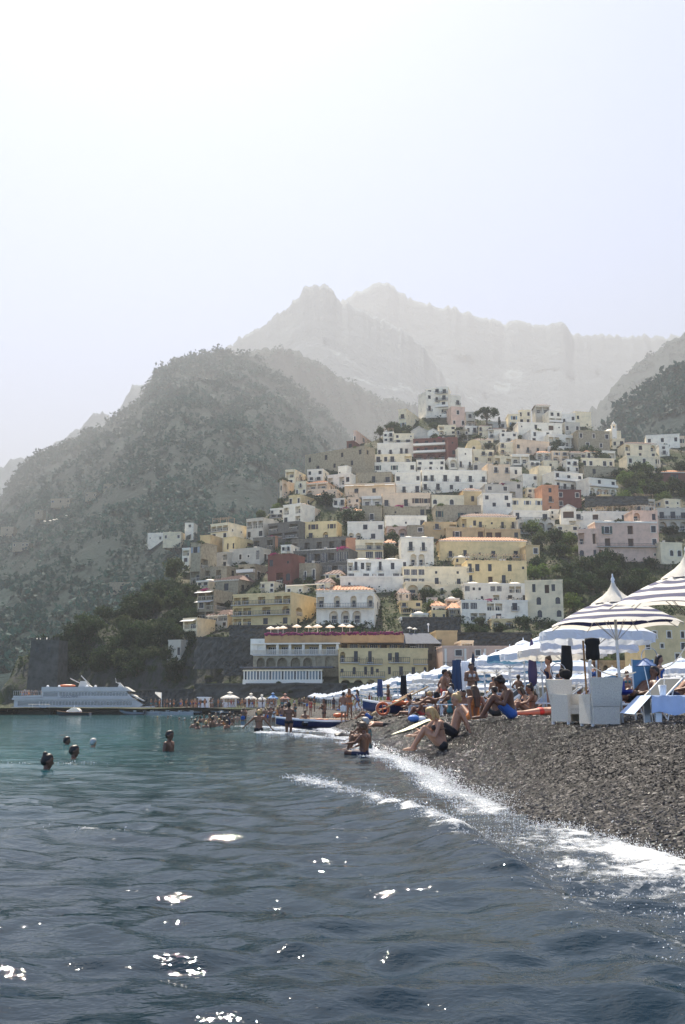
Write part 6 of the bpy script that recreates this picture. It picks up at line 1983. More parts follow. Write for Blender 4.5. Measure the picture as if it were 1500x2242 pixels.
# joints: x forward, y to the figure's left, z up; l/r = left/right
POSE = {
 'stand': J(pel=(0, 0, .92), ch=(0, 0, 1.28), hd=(.02, 0, 1.60), lsh=(0, .18, 1.40), rsh=(0, -.18, 1.40), lel=(-.03, .25, 1.13), rel=(-.03, -.25, 1.13), lwr=(.06, .27, .88), rwr=(.06, -.27, .88), lhi=(0, .09, .90), rhi=(0, -.09, .90), lkn=(.03, .10, .49), rkn=(.02, -.10, .49), lan=(-.02, .10, .07), ran=(0, -.11, .07), hf=(1, 0, -.1)),
 'walk': J(pel=(0, 0, .90), ch=(.03, 0, 1.26), hd=(.07, 0, 1.58), lsh=(.0, .18, 1.38), rsh=(.04, -.18, 1.38), lel=(-.14, .24, 1.14), rel=(.14, -.24, 1.13), lwr=(-.05, .25, .91), rwr=(.3, -.22, .98), lhi=(0, .09, .88), rhi=(0, -.09, .88), lkn=(.2, .10, .52), rkn=(-.06, -.10, .48), lan=(.1, .10, .12), ran=(-.32, -.11, .14), hf=(1, 0, -.2)),
 'armsout': J(pel=(0, 0, .92), ch=(0, 0, 1.27), hd=(.03, 0, 1.58), lsh=(0, .18, 1.39), rsh=(0, -.18, 1.39), lel=(.05, .40, 1.20), rel=(.05, -.38, 1.16), lwr=(.12, .58, 1.02), rwr=(.1, -.55, .94), lhi=(0, .10, .90), rhi=(0, -.10, .90), lkn=(.06, .10, .49), rkn=(-.02, -.10, .49), lan=(-.0, .10, .07), ran=(-.1, -.11, .09), hf=(1, 0, -.15)),
 'folded': J(pel=(0, 0, .92), ch=(0, 0, 1.28), hd=(.02, .01, 1.60), lsh=(0, .18, 1.40), rsh=(0, -.18, 1.40), lel=(.06, .26, 1.15), rel=(.06, -.26, 1.15), lwr=(.22, .02, 1.20), rwr=(.23, -.0, 1.13), lhi=(0, .10, .90), rhi=(0, -.10, .90), lkn=(.05, .10, .49), rkn=(.0, -.08, .49), lan=(-.02, .10, .07), ran=(0, -.09, .07), hf=(1, .2, -.1)),
 'hip': J(pel=(0, .02, .92), ch=(0, -.01, 1.28), hd=(.02, 0, 1.60), lsh=(0, .17, 1.40), rsh=(0, -.19, 1.39), lel=(-.08, .36, 1.17), rel=(.04, -.27, 1.14), lwr=(.02, .16, 1.02), rwr=(.2, -.25, 1.3), lhi=(0, .11, .90), rhi=(0, -.08, .90), lkn=(.03, .13, .49), rkn=(.05, -.09, .49), lan=(-.02, .14, .07), ran=(0, -.1, .07), hf=(1, .4, -.1)),
 'bend': J(pel=(0, 0, .88), ch=(.22, 0, 1.14), hd=(.50, 0, 1.30), lsh=(.32, .18, 1.20), rsh=(.32, -.18, 1.20), lel=(.44, .2, .95), rel=(.42, -.2, .95), lwr=(.58, .12, .78), rwr=(.58, -.12, .78), lhi=(0, .1, .86), rhi=(0, -.1, .86), lkn=(.1, .1, .48), rkn=(-.02, -.1, .48), lan=(-.02, .1, .07), ran=(-.1, -.11, .07), hf=(.8, 0, -.6)),
 # seated on the ground, knees drawn up, looking down at the hands
 'knees': J(pel=(0, 0, .11), ch=(.07, 0, .46), hd=(.24, 0, .75), lsh=(.09, .18, .56), rsh=(.09, -.18, .56), lel=(.20, .24, .30), rel=(.22, -.24, .34), lwr=(.42, .10, .38), rwr=(.44, -.1, .40), lhi=(.02, .1, .11), rhi=(.02, -.1, .11), lkn=(.40, .12, .46), rkn=(.36, -.14, .42), lan=(.66, .12, .07), ran=(.58, -.16, .07), hf=(.9, 0, -.55)),
 # seated leaning back on the arms
 'lean': J(pel=(0, 0, .11), ch=(-.1, 0, .46), hd=(-.06, 0, .79), lsh=(-.13, .18, .58), rsh=(-.13, -.18, .58), lel=(-.26, .23, .33), rel=(-.26, -.23, .33), lwr=(-.34, .22, .08), rwr=(-.34, -.22, .08), lhi=(.02, .1, .11), rhi=(.02, -.1, .11), lkn=(.38, .14, .38), rkn=(.42, -.1, .22), lan=(.7, .12, .07), ran=(.82, -.12, .07), hf=(1, .1, -.1)),
 # hugging the knees / back view
 'hug': J(pel=(0, 0, .11), ch=(.02, 0, .46), hd=(.09, 0, .78), lsh=(.02, .18, .58), rsh=(.02, -.18, .58), lel=(.2, .27, .4), rel=(.2, -.27, .4), lwr=(.42, .12, .36), rwr=(.42, -.12, .36), lhi=(.02, .1, .11), rhi=(.02, -.1, .11), lkn=(.42, .14, .40), rkn=(.42, -.14, .40), lan=(.56, .12, .07), ran=(.56, -.12, .07), hf=(1, 0, -.15)),
 'legsout': J(pel=(0, 0, .10), ch=(-.02, 0, .43), hd=(.05, 0, .74), lsh=(-.02, .17, .54), rsh=(-.02, -.17, .54), lel=(.12, .25, .38), rel=(.14, -.22, .36), lwr=(.36, .22, .36), rwr=(.30, -.1, .28), lhi=(.02, .09, .10), rhi=(.02, -.09, .10), lkn=(.36, .25, .15), rkn=(.36, -.24, .16), lan=(.48, .08, .06), ran=(.62, -.2, .06), hf=(1, .2, -.15)),
 'prone': J(pel=(0, 0, .12), ch=(.36, 0, .14), hd=(.70, .03, .15), lsh=(.46, .18, .13), rsh=(.46, -.18, .13), lel=(.62, .32, .07), rel=(.62, -.32, .07), lwr=(.80, .18, .07), rwr=(.80, -.16, .07), lhi=(-.02, .09, .11), rhi=(-.02, -.09, .11), lkn=(-.44, .1, .08), rkn=(-.44, -.1, .08), lan=(-.84, .1, .07), ran=(-.84, -.11, .07), hf=(.3, .9, 0)),
 'recline': J(pel=(0, 0, .47), ch=(-.26, 0, .70), hd=(-.46, 0, 1.0), lsh=(-.32, .18, .78), rsh=(-.32, -.18, .78), lel=(-.14, .27, .62), rel=(-.14, -.27, .62), lwr=(.08, .2, .58), rwr=(.06, -.2, .58), lhi=(.02, .09, .46), rhi=(.02, -.09, .46), lkn=(.40, .1, .62), rkn=(.42, -.1, .48), lan=(.72, .1, .42), ran=(.82, -.1, .42), hf=(1, 0, .0)),
}
def capsule(mb, a, b, ra, rb, n=10):
    a, b = Vector(a), Vector(b)
    d = b - a
    L = d.length
    if L < 1e-5:
        return mb.ball(a, ra, n, 6)
    d /= L
    pts, rs = [], []
    for k in (-.98, -.7, -.35, 0):
        pts.append(a + d * ra * k); rs.append(ra * sqrt(1 - k * k))
    for k in (0, .35, .7, .98):
        pts.append(b + d * rb * k); rs.append(rb * sqrt(1 - k * k))
    return mb.tube(pts, rs, n)

_TS = bpy.data.scenes.new('shaping')
def remesh(name, mb, vox, m, smooth=2):
    me = mb.mesh(name, m)
    o = bpy.data.objects.new('tmp_shape', me)
    _TS.collection.objects.link(o)
    r = o.modifiers.new('r', 'REMESH')
    r.mode, r.voxel_size, r.use_smooth_shade = 'VOXEL', vox, True
    s_ = o.modifiers.new('s', 'SMOOTH')
    s_.iterations, s_.factor = smooth, 0.5
    with bpy.context.temp_override(scene=_TS, view_layer=_TS.view_layers[0]):
        dg = bpy.context.evaluated_depsgraph_get()
        out = bpy.data.meshes.new_from_object(o.evaluated_get(dg))
    out.name = name
    out.materials.clear()
    out.materials.append(m)
    bpy.data.objects.remove(o)
    bpy.data.meshes.remove(me)
    return out

def torso(mb, p, k, fem):
    for s in 'lr':
        hi, sh = p[s + 'hi'], p[s + 'sh']
        mid = (p['pel'] + p['ch']) / 2
        wa = mid + (hi - p['pel']) * 0.55
        capsule(mb, p['pel'].lerp(hi, .65), wa, .108 * k if fem else .098 * k, (.078 if fem else .092) * k)
        capsule(mb, wa, p['ch'].lerp(sh, .48), (.078 if fem else .092) * k, (.085 if fem else .105) * k)
        capsule(mb, p['ch'].lerp(sh, .9), sh, .07 * k, .06 * k)
    capsule(mb, p['pel'], p['ch'], .095 * k, .10 * k)
    capsule(mb, p['lsh'].lerp(p['rsh'], .15), p['lsh'].lerp(p['rsh'], .85), .07 * k, .07 * k)

def frame_(p):
    f = p['hf'].normalized()
    side = Vector((0, 0, 1)).cross(f)
    side = side.normalized() if side.length > .1 else Vector((0, 1, 0))
    return f, side, f.cross(side)
BODY = {}
def body_mesh(pose, fem, near):
    key = (pose, fem, near)
    if key in BODY:
        return BODY[key]
    p = POSE[pose]
    mb = MB()
    f, sd, up = frame_(p)
    torso(mb, p, 1.0, fem)
    nb = (p['lsh'] + p['rsh']) / 2
    hd = p['hd']
    capsule(mb, nb, hd - up * .05 - f * .02, .056, .05)
    for (o, r) in (((0, 0, .02), .088), ((-.025, 0, .025), .09), ((.02, 0, -.045), .066), ((.04, 0, -.085), .042), ((.015, 0, .045), .082)):
        mb.ball(hd + f * o[0] + sd * o[1] + up * o[2], r, 12, 8)
    capsule(mb, hd + f * .085 + up * .01, hd + f * .108 - up * .025, .011, .016, 6)       # nose
    capsule(mb, hd + f * .075 - up * .06, hd + f * .08 - up * .06, .018, .014, 6)         # mouth
    for s in (1, -1):
        mb.ball(hd + sd * (s * .088) - up * .01 - f * .012, .022, 6, 5)                   # ears
        mb.ball(hd + f * .06 + sd * s * .035 + up * .035, .022, 6, 5)                     # brow
    if fem:
        ff = (p['ch'] - p['pel']).cross(Vector(p['lsh'] - p['rsh'])).normalized()
        ff = -ff if ff.dot(f) < 0 and pose != 'prone' else ff
        for s in 'lr':
            mb.ball(p['ch'].lerp(p[s + 'sh'], .42) + ff * .085 - (p['ch'] - p['pel']).normalized() * .01, .066, 10, 7)
    for s in 'lr':
        capsule(mb, p[s + 'sh'], p[s + 'el'], .052 if fem else .06, .038)
        capsule(mb, p[s + 'el'], p[s + 'wr'], .041, .027)
        d = (p[s + 'wr'] - p[s + 'el']).normalized()
        u = d.cross(Vector((0.2, 0.1, 1))).normalized()
        pw = p[s + 'wr']
        for q in (-.6, 0, .6):
            capsule(mb, pw + d * .02 + u * q * .022, pw + d * .085 + u * q * .04, .016, .015, 6)
        w = d.cross(u)
        for q, L in ((-1.2, .068), (-.4, .082), (.4, .086), (1.2, .07)):                # four fingers, bent at the knuckle
            a_ = pw + d * .09 + u * q * .026
            b_ = a_ + d * L * .5 + u * q * .006
            capsule(mb, a_, b_, .0105, .0095, 6)
            capsule(mb, b_, b_ + d * L * .35 - w * L * .38, .0095, .008, 6)
        capsule(mb, pw + d * .03 + u * .03, pw + d * .07 + u * .066, .013, .011, 6)        # thumb
        capsule(mb, pw + d * .07 + u * .066, pw + d * .10 + u * .062 - w * .012, .011, .009, 6)
        capsule(mb, p[s + 'hi'], p[s + 'kn'], .096 if fem else .09, .058)
        capsule(mb, p[s + 'kn'], p[s + 'kn'].lerp(p[s + 'an'], .35), .056, .055)
        capsule(mb, p[s + 'kn'].lerp(p[s + 'an'], .3), p[s + 'an'], .056, .036)
        tz = Vector((1, 0, 0)) if pose != 'prone' else Vector((-.7, 0, -.3))
        an = p[s + 'an']
        capsule(mb, an - tz * .04 - Vector((0, 0, .03)), an + tz * .13 - Vector((0, 0, .035)), .034, .03, 8)
        capsule(mb, an + tz * .1 - Vector((0, 0, .035)), an + tz * .19 - Vector((0, 0, .042)), .034, .022, 8)
    BODY[key] = remesh('body', mb, 0.0155 if near else .034, SKIN[0], 2)
    return BODY[key]
def suit_mesh(pose, kind, near):
    key = (pose, kind, near)
    if key in BODY:
        return BODY[key]
    p = POSE[pose]
    mb = MB()
    fem = kind in ('bikini', 'one')
    if kind in ('shorts', 'bikini', 'one'):
        for s in 'lr':
            r = .108 * 1.06
            capsule(mb, p['pel'].lerp(p[s + 'hi'], .65), p['pel'].lerp(p[s + 'hi'], .66), r * (1.0 if kind != 'shorts' else 1.02), r)
            if kind == 'shorts':
                capsule(mb, p[s + 'hi'], p[s + 'hi'].lerp(p[s + 'kn'], .52), .104, .088)
                capsule(mb, p['pel'], p['pel'].lerp(p['ch'], .16), .112, .112)
            else:
                capsule(mb, p[s + 'hi'], p[s + 'hi'].lerp(p[s + 'kn'], .05), .104, .1)
    if kind == 'one':
        q = dict(p)
        for s in 'lr':
            hi = p[s + 'hi']
            mid = (p['pel'] + p['ch']) / 2
            wa = mid + (hi - p['pel']) * .55
            capsule(mb, p['pel'].lerp(hi, .65), wa, .114, .085)
            capsule(mb, wa, p['ch'].lerp(p[s + 'sh'], .4), .085, .094)
    if fem:
        f, sd, up = frame_(p)
        ff = (p['ch'] - p['pel']).cross(Vector(p['lsh'] - p['rsh'])).normalized()
        ff = -ff if ff.dot(f) < 0 and pose != 'prone' else ff
        ax = (p['ch'] - p['pel']).normalized()
        for s in 'lr':
            mb.ball(p['ch'].lerp(p[s + 'sh'], .42) + ff * .09 - ax * .012, .066, 10, 7)
            c = p['ch'].lerp(p[s + 'sh'], .42) + ff * .1
            mb.tube([c, p['ch'].lerp(p[s + 'sh'], .5) + ax * .13, p['ch'].lerp(p[s + 'sh'], .5) - ff * .09 + ax * .05], .012, 5)
        ring = []
        yv = (p['lsh'] - p['rsh']).normalized()
        for k in range(17):
            a = 2 * pi * k / 16
            ring.append(p['ch'] - ax * .03 + yv * .185 * cos(a) + ff * .115 * sin(a))
        mb.tube(ring, .013, 5)
    BODY[key] = remesh('swim_' + {'shorts': 'shorts', 'bikini': 'bikini', 'one': 'suit'}[kind], mb, .015 if near else .034, SUITM['k'], 1)
    return BODY[key]
def hair_mesh(pose, kind, near):
    key = (pose, 'hair' + kind, near)
    if key in BODY:
        return BODY[key]
    p = POSE[pose]
    mb = MB()
    f, sd, up = frame_(p)
    hd = p['hd']
    mb.ball(hd - f * .03 + up * .045, .098, 12, 8)
    mb.ball(hd + f * .012 + up * .075, .076, 12, 8)
    mb.ball(hd - f * .055 - up * .0, .082, 10, 7)
    if kind == 'curly':
        for k in range(16):
            a = k * 2.4
            mb.ball(hd - f * .03 + up * (.06 + .05 * cos(a * 1.7)) + sd * .085 * cos(a) - f * .06 * sin(a), .045, 7, 5)
    if kind == 'bob':
        for s in (-1, 1):
            capsule(mb, hd + sd * s * .075 - f * .02 + up * .03, hd + sd * s * .085 + f * .02 - up * .11, .045, .035)
        capsule(mb, hd - f * .07, hd - f * .075 - up * .12, .07, .06)
    if kind == 'long':
        back = (p['lsh'] + p['rsh']) / 2 - f * .095
        for q in (-.05, 0, .05):
            capsule(mb, hd - f * .075 + sd * q, back + sd * q * 1.2 + up * .02, .055, .05)
            capsule(mb, back + sd * q * 1.2 + up * .02, back - Vector((0, 0, .22)) + sd * q * .9 if pose != 'prone' else back, .05, .028)
    if kind == 'bun':
        mb.ball(hd - f * .07 + up * .13, .05, 9, 6)
    BODY[key] = remesh('hair', mb, .014 if near else .03, HAIRM['d'], 1)
    return BODY[key]

def omat(o, m):
    o.material_slots[0].link = 'OBJECT'
    o.material_slots[0].material = m
NP = 0
def person(loc, rz, pose, suit, sm, hair, hm, skin, label, group=None, near=False, k=1.0):
    """loc: the ground under the figure"""
    fem = suit in ('bikini', 'one')
    t = thing('person', label, 'person', loc, rz, group)
    t.scale = (k,) * 3
    b = put('body', body_mesh(pose, fem, near), t)
    omat(b, SKIN[skin])
    s_ = put({'shorts': 'swim_shorts', 'bikini': 'bikini', 'one': 'swimsuit'}[suit], suit_mesh(pose, suit, near), t)
    omat(s_, SUITM[sm])
    if hair:
        h = put('hair', hair_mesh(pose, hair, near), t)
        omat(h, HAIRM[hm])
    if near:
        p = POSE[pose]
        f, sd, up = frame_(p)
        e = MB()
        for s in (-1, 1):
            e.ball(p['hd'] + f * .083 + sd * s * .034 + up * .015, .011, 6, 4)
        e.build('eyes', M_EYE, t)
    return t
def wader(px, py_head, Y, rz, pose, suit, sm, hair, hm, skin, label, group=None, near=False, k=1.0, rise=None):
    """a figure standing on the sea bottom: its head comes to the height seen in the photograph"""
    c = at(px, py_head, Y)
    if rise is not None:
        c.z = rise
    return person(Vector((c.x, Y, c.z - POSE[pose]['hd'].z * k)), rz, pose, suit, sm, hair, hm, skin, label, group, near, k)

UPV = pi / 2                                   # facing away from the camera
# swimmers
wader(103, 1658, 19.8, R(20), 'stand', 'one', 'k', 'bun', 'd', 1, 'swimmer with a dark hair bun, nearest head in the water', near=True, rise=0.15)
wader(162, 1637, 24.2, R(10), 'stand', 'shorts', 'k', 'short', 'd', 1, 'swimmer in profile right behind the one with the hair bun', near=True, rise=0.16)
wader(146, 1613, 33.0, R(15), 'stand', 'shorts', 'n', 'short', 'd', 1, 'dark haired swimmer farther out, left of the small fair head', rise=0.13)
wader(204, 1617, 31.5, R(60), 'stand', 'shorts', 'n', 'short', 'g', 2, 'small fair headed swimmer farthest to the right of the four heads', rise=0.12)
wader(371, 1605, 28.5, R(-20), 'stand', 'shorts', 'n', 'short', 'd', 1, 'swimmer alone, standing chest deep with bare shoulders', near=True, rise=0.4)
# wading women
wader(567, 1561, 45.0, UPV + .15, 'armsout', 'bikini', 'k', 'short', 'b', 3, 'fair haired woman in a black bikini wading with arms spread', near=True)
wader(633, 1545, 47.0, UPV - .1, 'folded', 'bikini', 'k', 'bun', 'd', 3, 'tall woman in a dark bikini standing at the foam with folded arms', near=True)
# bathers in the bay
rp = random.Random(3)
def rnd_person(loc_or, rz, poses, label, group, k=1.0, fem=None):
    fem = rp.random() < .5 if fem is None else fem
    return person(loc_or, rz, rp.choice(poses), rp.choice(['bikini', 'one']) if fem else 'shorts', rp.choice('kbrwotn'), rp.choice(['long', 'bun', 'bob']) if fem else 'short', rp.choice('ddnnbg'), rp.randrange(4), label, group, False, k)
for (px, py, Y) in ((427, 1580, 62), (433, 1586, 60), (451, 1583, 62), (465, 1574, 62), (480, 1578, 64), (491, 1572, 66), (497, 1582, 60), (503, 1563, 72), (459, 1566, 80), (472, 1564, 82), (484, 1562, 84), (447, 1569, 84), (512, 1567, 88), (438, 1571, 90), (468, 1571, 76), (508, 1578, 70), (520, 1566, 92), (498, 1569, 74)):
    c = at(px, py, Y)
    rnd_person(Vector((c.x, Y, c.z - 1.6)), rp.uniform(0, 6.28), ['stand', 'hip', 'stand'], 'bather in the knot of people standing in the bay', 'bathers in the bay')
for (px, Y) in ((345, 120), (368, 128), (393, 105), (404, 100), (375, 140), (420, 110), (430, 120)):
    c = at(px, 1568, Y)
    rnd_person(Vector((c.x, Y, -1.45)), rp.uniform(0, 6.28), ['stand'], 'small head of a swimmer in front of the pier', 'swimmers by the pier')
# crowd at the water's edge
for i in range(30):
    px = rp.uniform(534, 640) if i < 24 else rp.uniform(640, 690)
    Y = rp.uniform(92, 140)
    X = (px - PW / 2) / F * Y
    rnd_person(Vector((X, Y, max(float(beach_z(X, Y)), -0.55))), rp.uniform(0, 6.28), ['stand', 'walk', 'hip', 'folded'], 'bather standing in the crowd at the far water edge', 'crowd at the far water edge')

def sit_at(px, py, Y, rz, pose, suit, sm, hair, hm, skin, label, near=True, k=1.0, lift=0.0):
    X = (px - PW / 2) / F * Y * 0.985
    return person(Vector((X, Y, float(beach_z(X, Y)) + lift)), rz, pose, suit, sm, hair, hm, skin, label, None, near, k)
# the family in the wash
sit_at(797, 0, 26.2, R(150), 'legsout', 'shorts', 'n', 'short', 'n', 1, 'sunburnt boy sitting in the wash with one arm stretched forward', lift=0.02)
sit_at(806, 0, 30.0, R(160), 'hug', 'one', 't', 'short', 'g', 3, 'grey haired woman in a teal swimsuit sitting behind the boy')
sit_at(789, 0, 38.0, R(150), 'hug', 'shorts', 'n', 'short', 'd', 1, 'small dark child sitting beyond the grey haired woman', k=.72)
sit_at(838, 0, 40.0, R(200), 'prone', 'shorts', 'k', 'short', 'n', 2, 'sunbather lying on the shingle above the family')
# couple by the water
sit_at(968, 0, 22.6, R(186), 'knees', 'bikini', 'k', 'bob', 'b', 2, 'blond woman in a black bikini sitting at the water with bent head', k=1.02)
sit_at(992, 0, 23.9, R(178), 'lean', 'shorts', 'k', 'bun', 'b', 2, 'bather sitting close behind the blond woman with hair tied up', k=1.04)
# around the wicker chairs
sit_at(1120, 0, 25.0, R(182), 'knees', 'shorts', 'b', 'curly', 'd', 1, 'bearded dark haired man in blue trunks sitting with his knees drawn up', k=1.12)
sit_at(1036, 0, 29.5, R(108), 'lean', 'one', 'o', 'long', 'n', 0, 'woman in an orange swimsuit seen from behind with long dark hair', k=1.05)
sit_at(1166, 0, 30.5, R(176), 'hug', 'bikini', 'k', 'bun', 'd', 0, 'woman sitting in profile behind the man in blue trunks', k=1.0)
sit_at(1183, 0, 28.5, R(8), 'prone', 'bikini', 'r', 'short', 'n', 2, 'sunbather lying face down on the orange towel', lift=.04)
sit_at(956, 0, 43.0, R(-12), 'bend', 'shorts', 'k', 'short', 'd', 2, 'man in black trunks bending forward under the parasols', k=1.02)
sit_at(985, 0, 43.5, R(190), 'folded', 'bikini', 'w', 'long', 'd', 0, 'woman standing face to face with the bending man')
sit_at(1093, 0, 52.0, R(100), 'hip', 'shorts', 'k', 'bun', 'd', 1, 'figure standing behind with a red bag under the rear parasols', k=1.1)
sit_at(1400, 0, 22.3, R(210), 'recline', 'shorts', 'k', 'short', 'd', 1, 'dark tanned man reclining on the lounger behind the parasol pole')
sit_at(1480, 0, 24.0, R(180), 'recline', 'shorts', 'n', 'short', 'n', 0, 'sunbather reclining at the right edge behind the cloth covered table')
t = thing('red_bag', 'red bag hanging beside the standing figure at the rear', 'bag', beach_pt(1084, 51.6) + Vector((0, 0, .62)))
MB().ball((0, 0, .15), (.2, .12, .26), 10, 7).build('sack', M_RED, t, smooth=True)
MB().tube([(-.1, 0, .35), (0, 0, .62), (.1, 0, .35)], .015, 5).build('strap', M_RED, t)
# round the boats
sit_at(752, 0, 60.0, R(70), 'stand', 'shorts', 'w', 'short', 'd', 0, 'person standing in front of the long rowing boat', near=False)
sit_at(765, 0, 61.0, R(250), 'hip', 'bikini', 'o', 'long', 'n', 0, 'woman standing right of the long rowing boat', near=False)
sit_at(668, 0, 61.8, R(90), 'hug', 'shorts', 'k', 'short', 'n', 3, 'child sitting in the bow of the long rowing boat', near=False, lift=.36)
sit_at(710, 0, 63.5, R(200), 'stand', 'bikini', 'k', 'long', 'd', 1, 'woman standing behind the middle of the long rowing boat', near=False)
sit_at(812, 0, 52.0, R(170), 'lean', 'shorts', 'b', 'short', 'g', 0, 'grey haired sunbather leaning back left of the lifebuoy', near=False)
sit_at(898, 0, 44.5, R(160), 'legsout', 'one', 'w', 'bun', 'd', 0, 'woman sitting in front of the oars', near=False)
sit_at(925, 0, 42.5, R(175), 'knees', 'shorts', 'r', 'short', 'd', 0, 'child sitting by the dark lounger', near=False, k=.85)
# scattered sunbathers under the parasols
for i in range(95):
    Y = 30 * (150 / 30) ** rp.random()
    X = float(row_x(Y)) + rp.uniform(-3.0, 9.0 if Y > 40 else 2.5)
    if X < shore(Y) + 2.2:
        X = float(shore(Y)) + 2.4
    z = float(beach_z(X, Y))
    if rp.random() < .5:
        rnd_person(Vector((X, Y, z)), rp.uniform(1.2, 4.6), ['knees', 'lean', 'hug', 'legsout'], 'sunbather sitting under the rows of pale parasols', 'seated sunbathers under the parasols')
    elif rp.random() < .5:
        rnd_person(Vector((X, Y, z)), rp.uniform(0, 6.28), ['stand', 'walk', 'hip', 'folded'], 'bather on foot among the pale parasols', 'bathers on foot under the parasols')
    else:
        rnd_person(Vector((X, Y, z)), rp.uniform(2.6, 3.6), ['recline', 'prone'], 'sunbather lying down under the rows of pale parasols', 'lying sunbathers under the parasols')
# ================================================================ PIER, KIOSKS, FERRY, MOORED BOATS
M_CONC = mat('pier_concrete', (0.24, 0.23, 0.21), 0.9, var=0.35, scale=0.8, bump=0.4)
pz = 1.35
a, c = at(322, 1552, 214), at(668, 1552, 196)
pr = thing('pier', 'long low concrete pier crowded with people', 'pier', Vector(((a.x + c.x) / 2, 208, 0)), atan2(196 - 214, c.x - a.x))
L = (c - a).length
MB().box(-L / 2, L / 2, 0, 14, 0.75, pz).build('deck', M_CONC, pr)
for k in range(13):
    x = -L / 2 + 0.6 + (L - 1.2) * k / 12
    MB().box(x - 0.35, x + 0.35, 0.2, 1.0, -2.5, 0.748).build('pile', M_CONC, pr)
MB().box(-L / 2, L / 2, 1.4, 13.9, -2.5, 0.747).build('core', mat('dark_concrete', (0.06, 0.06, 0.055), 0.9, var=0.3, scale=1), pr)
MB().box(-L / 2 + 0.5, L / 2 - 8, -0.35, -0.003, 0.5, 0.74).build('fender', M_RUB, pr)
def pier_pt(px, dy=0.0):
    u = (px - 322) / (668 - 322)
    return Vector((a.x + (c.x - a.x) * u, 214 - 18 * u + dy + 1.2, pz))
PO = [po for po in ()]
proto = []
for i in range(10):
    fem = i % 2 == 0
    proto.append((['stand', 'walk', 'hip', 'folded'][i % 4], fem))
def _where(x):
    return 'between the flag and the ticket booth' if x < 430 else 'round the ticket booth' if x < 475 else 'in front of the largest kiosk' if x < 528 else 'in front of the two smaller white kiosks' if x < 585 else 'in front of the blue and red kiosks'
for i in range(92):
    px = rp.uniform(325, 662)
    q = pier_pt(px, rp.uniform(0, 9))
    rnd_person(q, rp.uniform(0, 6.28), ['stand', 'walk', 'hip', 'folded'], 'person in the pier crowd, ' + _where(px), 'pier crowd ' + _where(px))
# kiosks and parasols on the pier
def kiosk(px, py_top, wpx, hpx, Y, m_, label, box=False, top=True):
    q = pier_pt(px, 6)
    s = q.y / F
    H = at(px, py_top, q.y).z - pz
    w = wpx * s / 2
    t = thing('kiosk', label, 'kiosk', q)
    if box:
        MB().box(-w, w, -1.2, 1.2, 0, H - 0.2).build('cabin', M_WHITE, t)
        MB().box(-w - 0.25, w + 0.25, -1.5, 1.5, H - 0.197, H).build('roof', M_WHITE, t)
        MB().box(-w * .7, w * .7, -1.24, -1.203, 0.9, H - 0.7).build('hatch', M_PANE, t)
        return
    eave = H * 0.62
    MB().lathe([(0.02, H * .86), (w * .45, eave + (H * .86 - eave) * .62), (w, eave), (w, eave - 0.22), (w * .97, eave - 0.2), (w * .4, eave + .1)], 8, 0, (0, 0, 0), 0.9, pi / 8, pi / 8 + 2 * pi).build('roof', m_, t)
    if top:
        MB().lathe([(0.02, H), (w * .3, H * .93), (w * .31, H * .90), (w * .14, H * .90), (w * .14, H * .80)], 8).build('lantern_roof', m_, t)
    for x, y in ((-w * .6, -w * .5), (w * .6, -w * .5), (w * .6, w * .5), (-w * .6, w * .5)):
        MB().box(x - .07, x + .07, y - .07, y + .07, 0, eave + .05).build('post', M_WHITE, t)
    MB().box(-w * .58, w * .58, -w * .49, w * .45, 0, 1.05).build('counter', M_WHITE, t)
    MB().box(-w * .5, w * .5, w * .3, w * .36, 1.053, eave).build('back_wall', mat('kiosk_wood', (.3, .26, .2), .8), t)
kiosk(443, 1526, 22, 14, 0, M_WHITE, 'small white box shaped ticket booth on the pier', True)
kiosk(502, 1514, 43, 25, 0, M_CREAM, 'largest white roofed kiosk on the pier')
kiosk(549, 1517, 28, 22, 0, M_CREAM, 'white roofed kiosk right of the largest one')
kiosk(573, 1520, 22, 19, 0, M_CREAM, 'smallest white roofed kiosk, left of the blue one')
kiosk(597, 1516, 25, 22, 0, mat('kiosk_blue', (0.08, 0.20, 0.38), 0.7), 'kiosk with a blue roof on the pier')
kiosk(623, 1518, 25, 22, 0, mat('kiosk_rust', (0.28, 0.12, 0.08), 0.7), 'kiosk with a rusty red roof on the pier')
fg = thing('flag', 'white flag flying at the end of the pier', 'flag', pier_pt(347, 3))
MB().tube([(0, 0, 0), (0, 0, 3.0)], 0.04, 6).build('pole', M_POLE, fg)
fm = MB()
n = 8
fv = [(-1.35 * i / n, 0.12 * sin(i * 1.1), 3.0 - 1.3 * j / 4 * (1 - 0.75 * i / n) + 0.15 * i / n) for i in range(n + 1) for j in range(5)]
fm.add(fv, [(i * 5 + j, (i + 1) * 5 + j, (i + 1) * 5 + j + 1, i * 5 + j + 1) for i in range(n) for j in range(4)]).build('cloth', M_CREAM, fg, smooth=True)

M_FERRY = mat('ferry_white', (0.50, 0.49, 0.45), 0.45, var=0.12, scale=0.6)
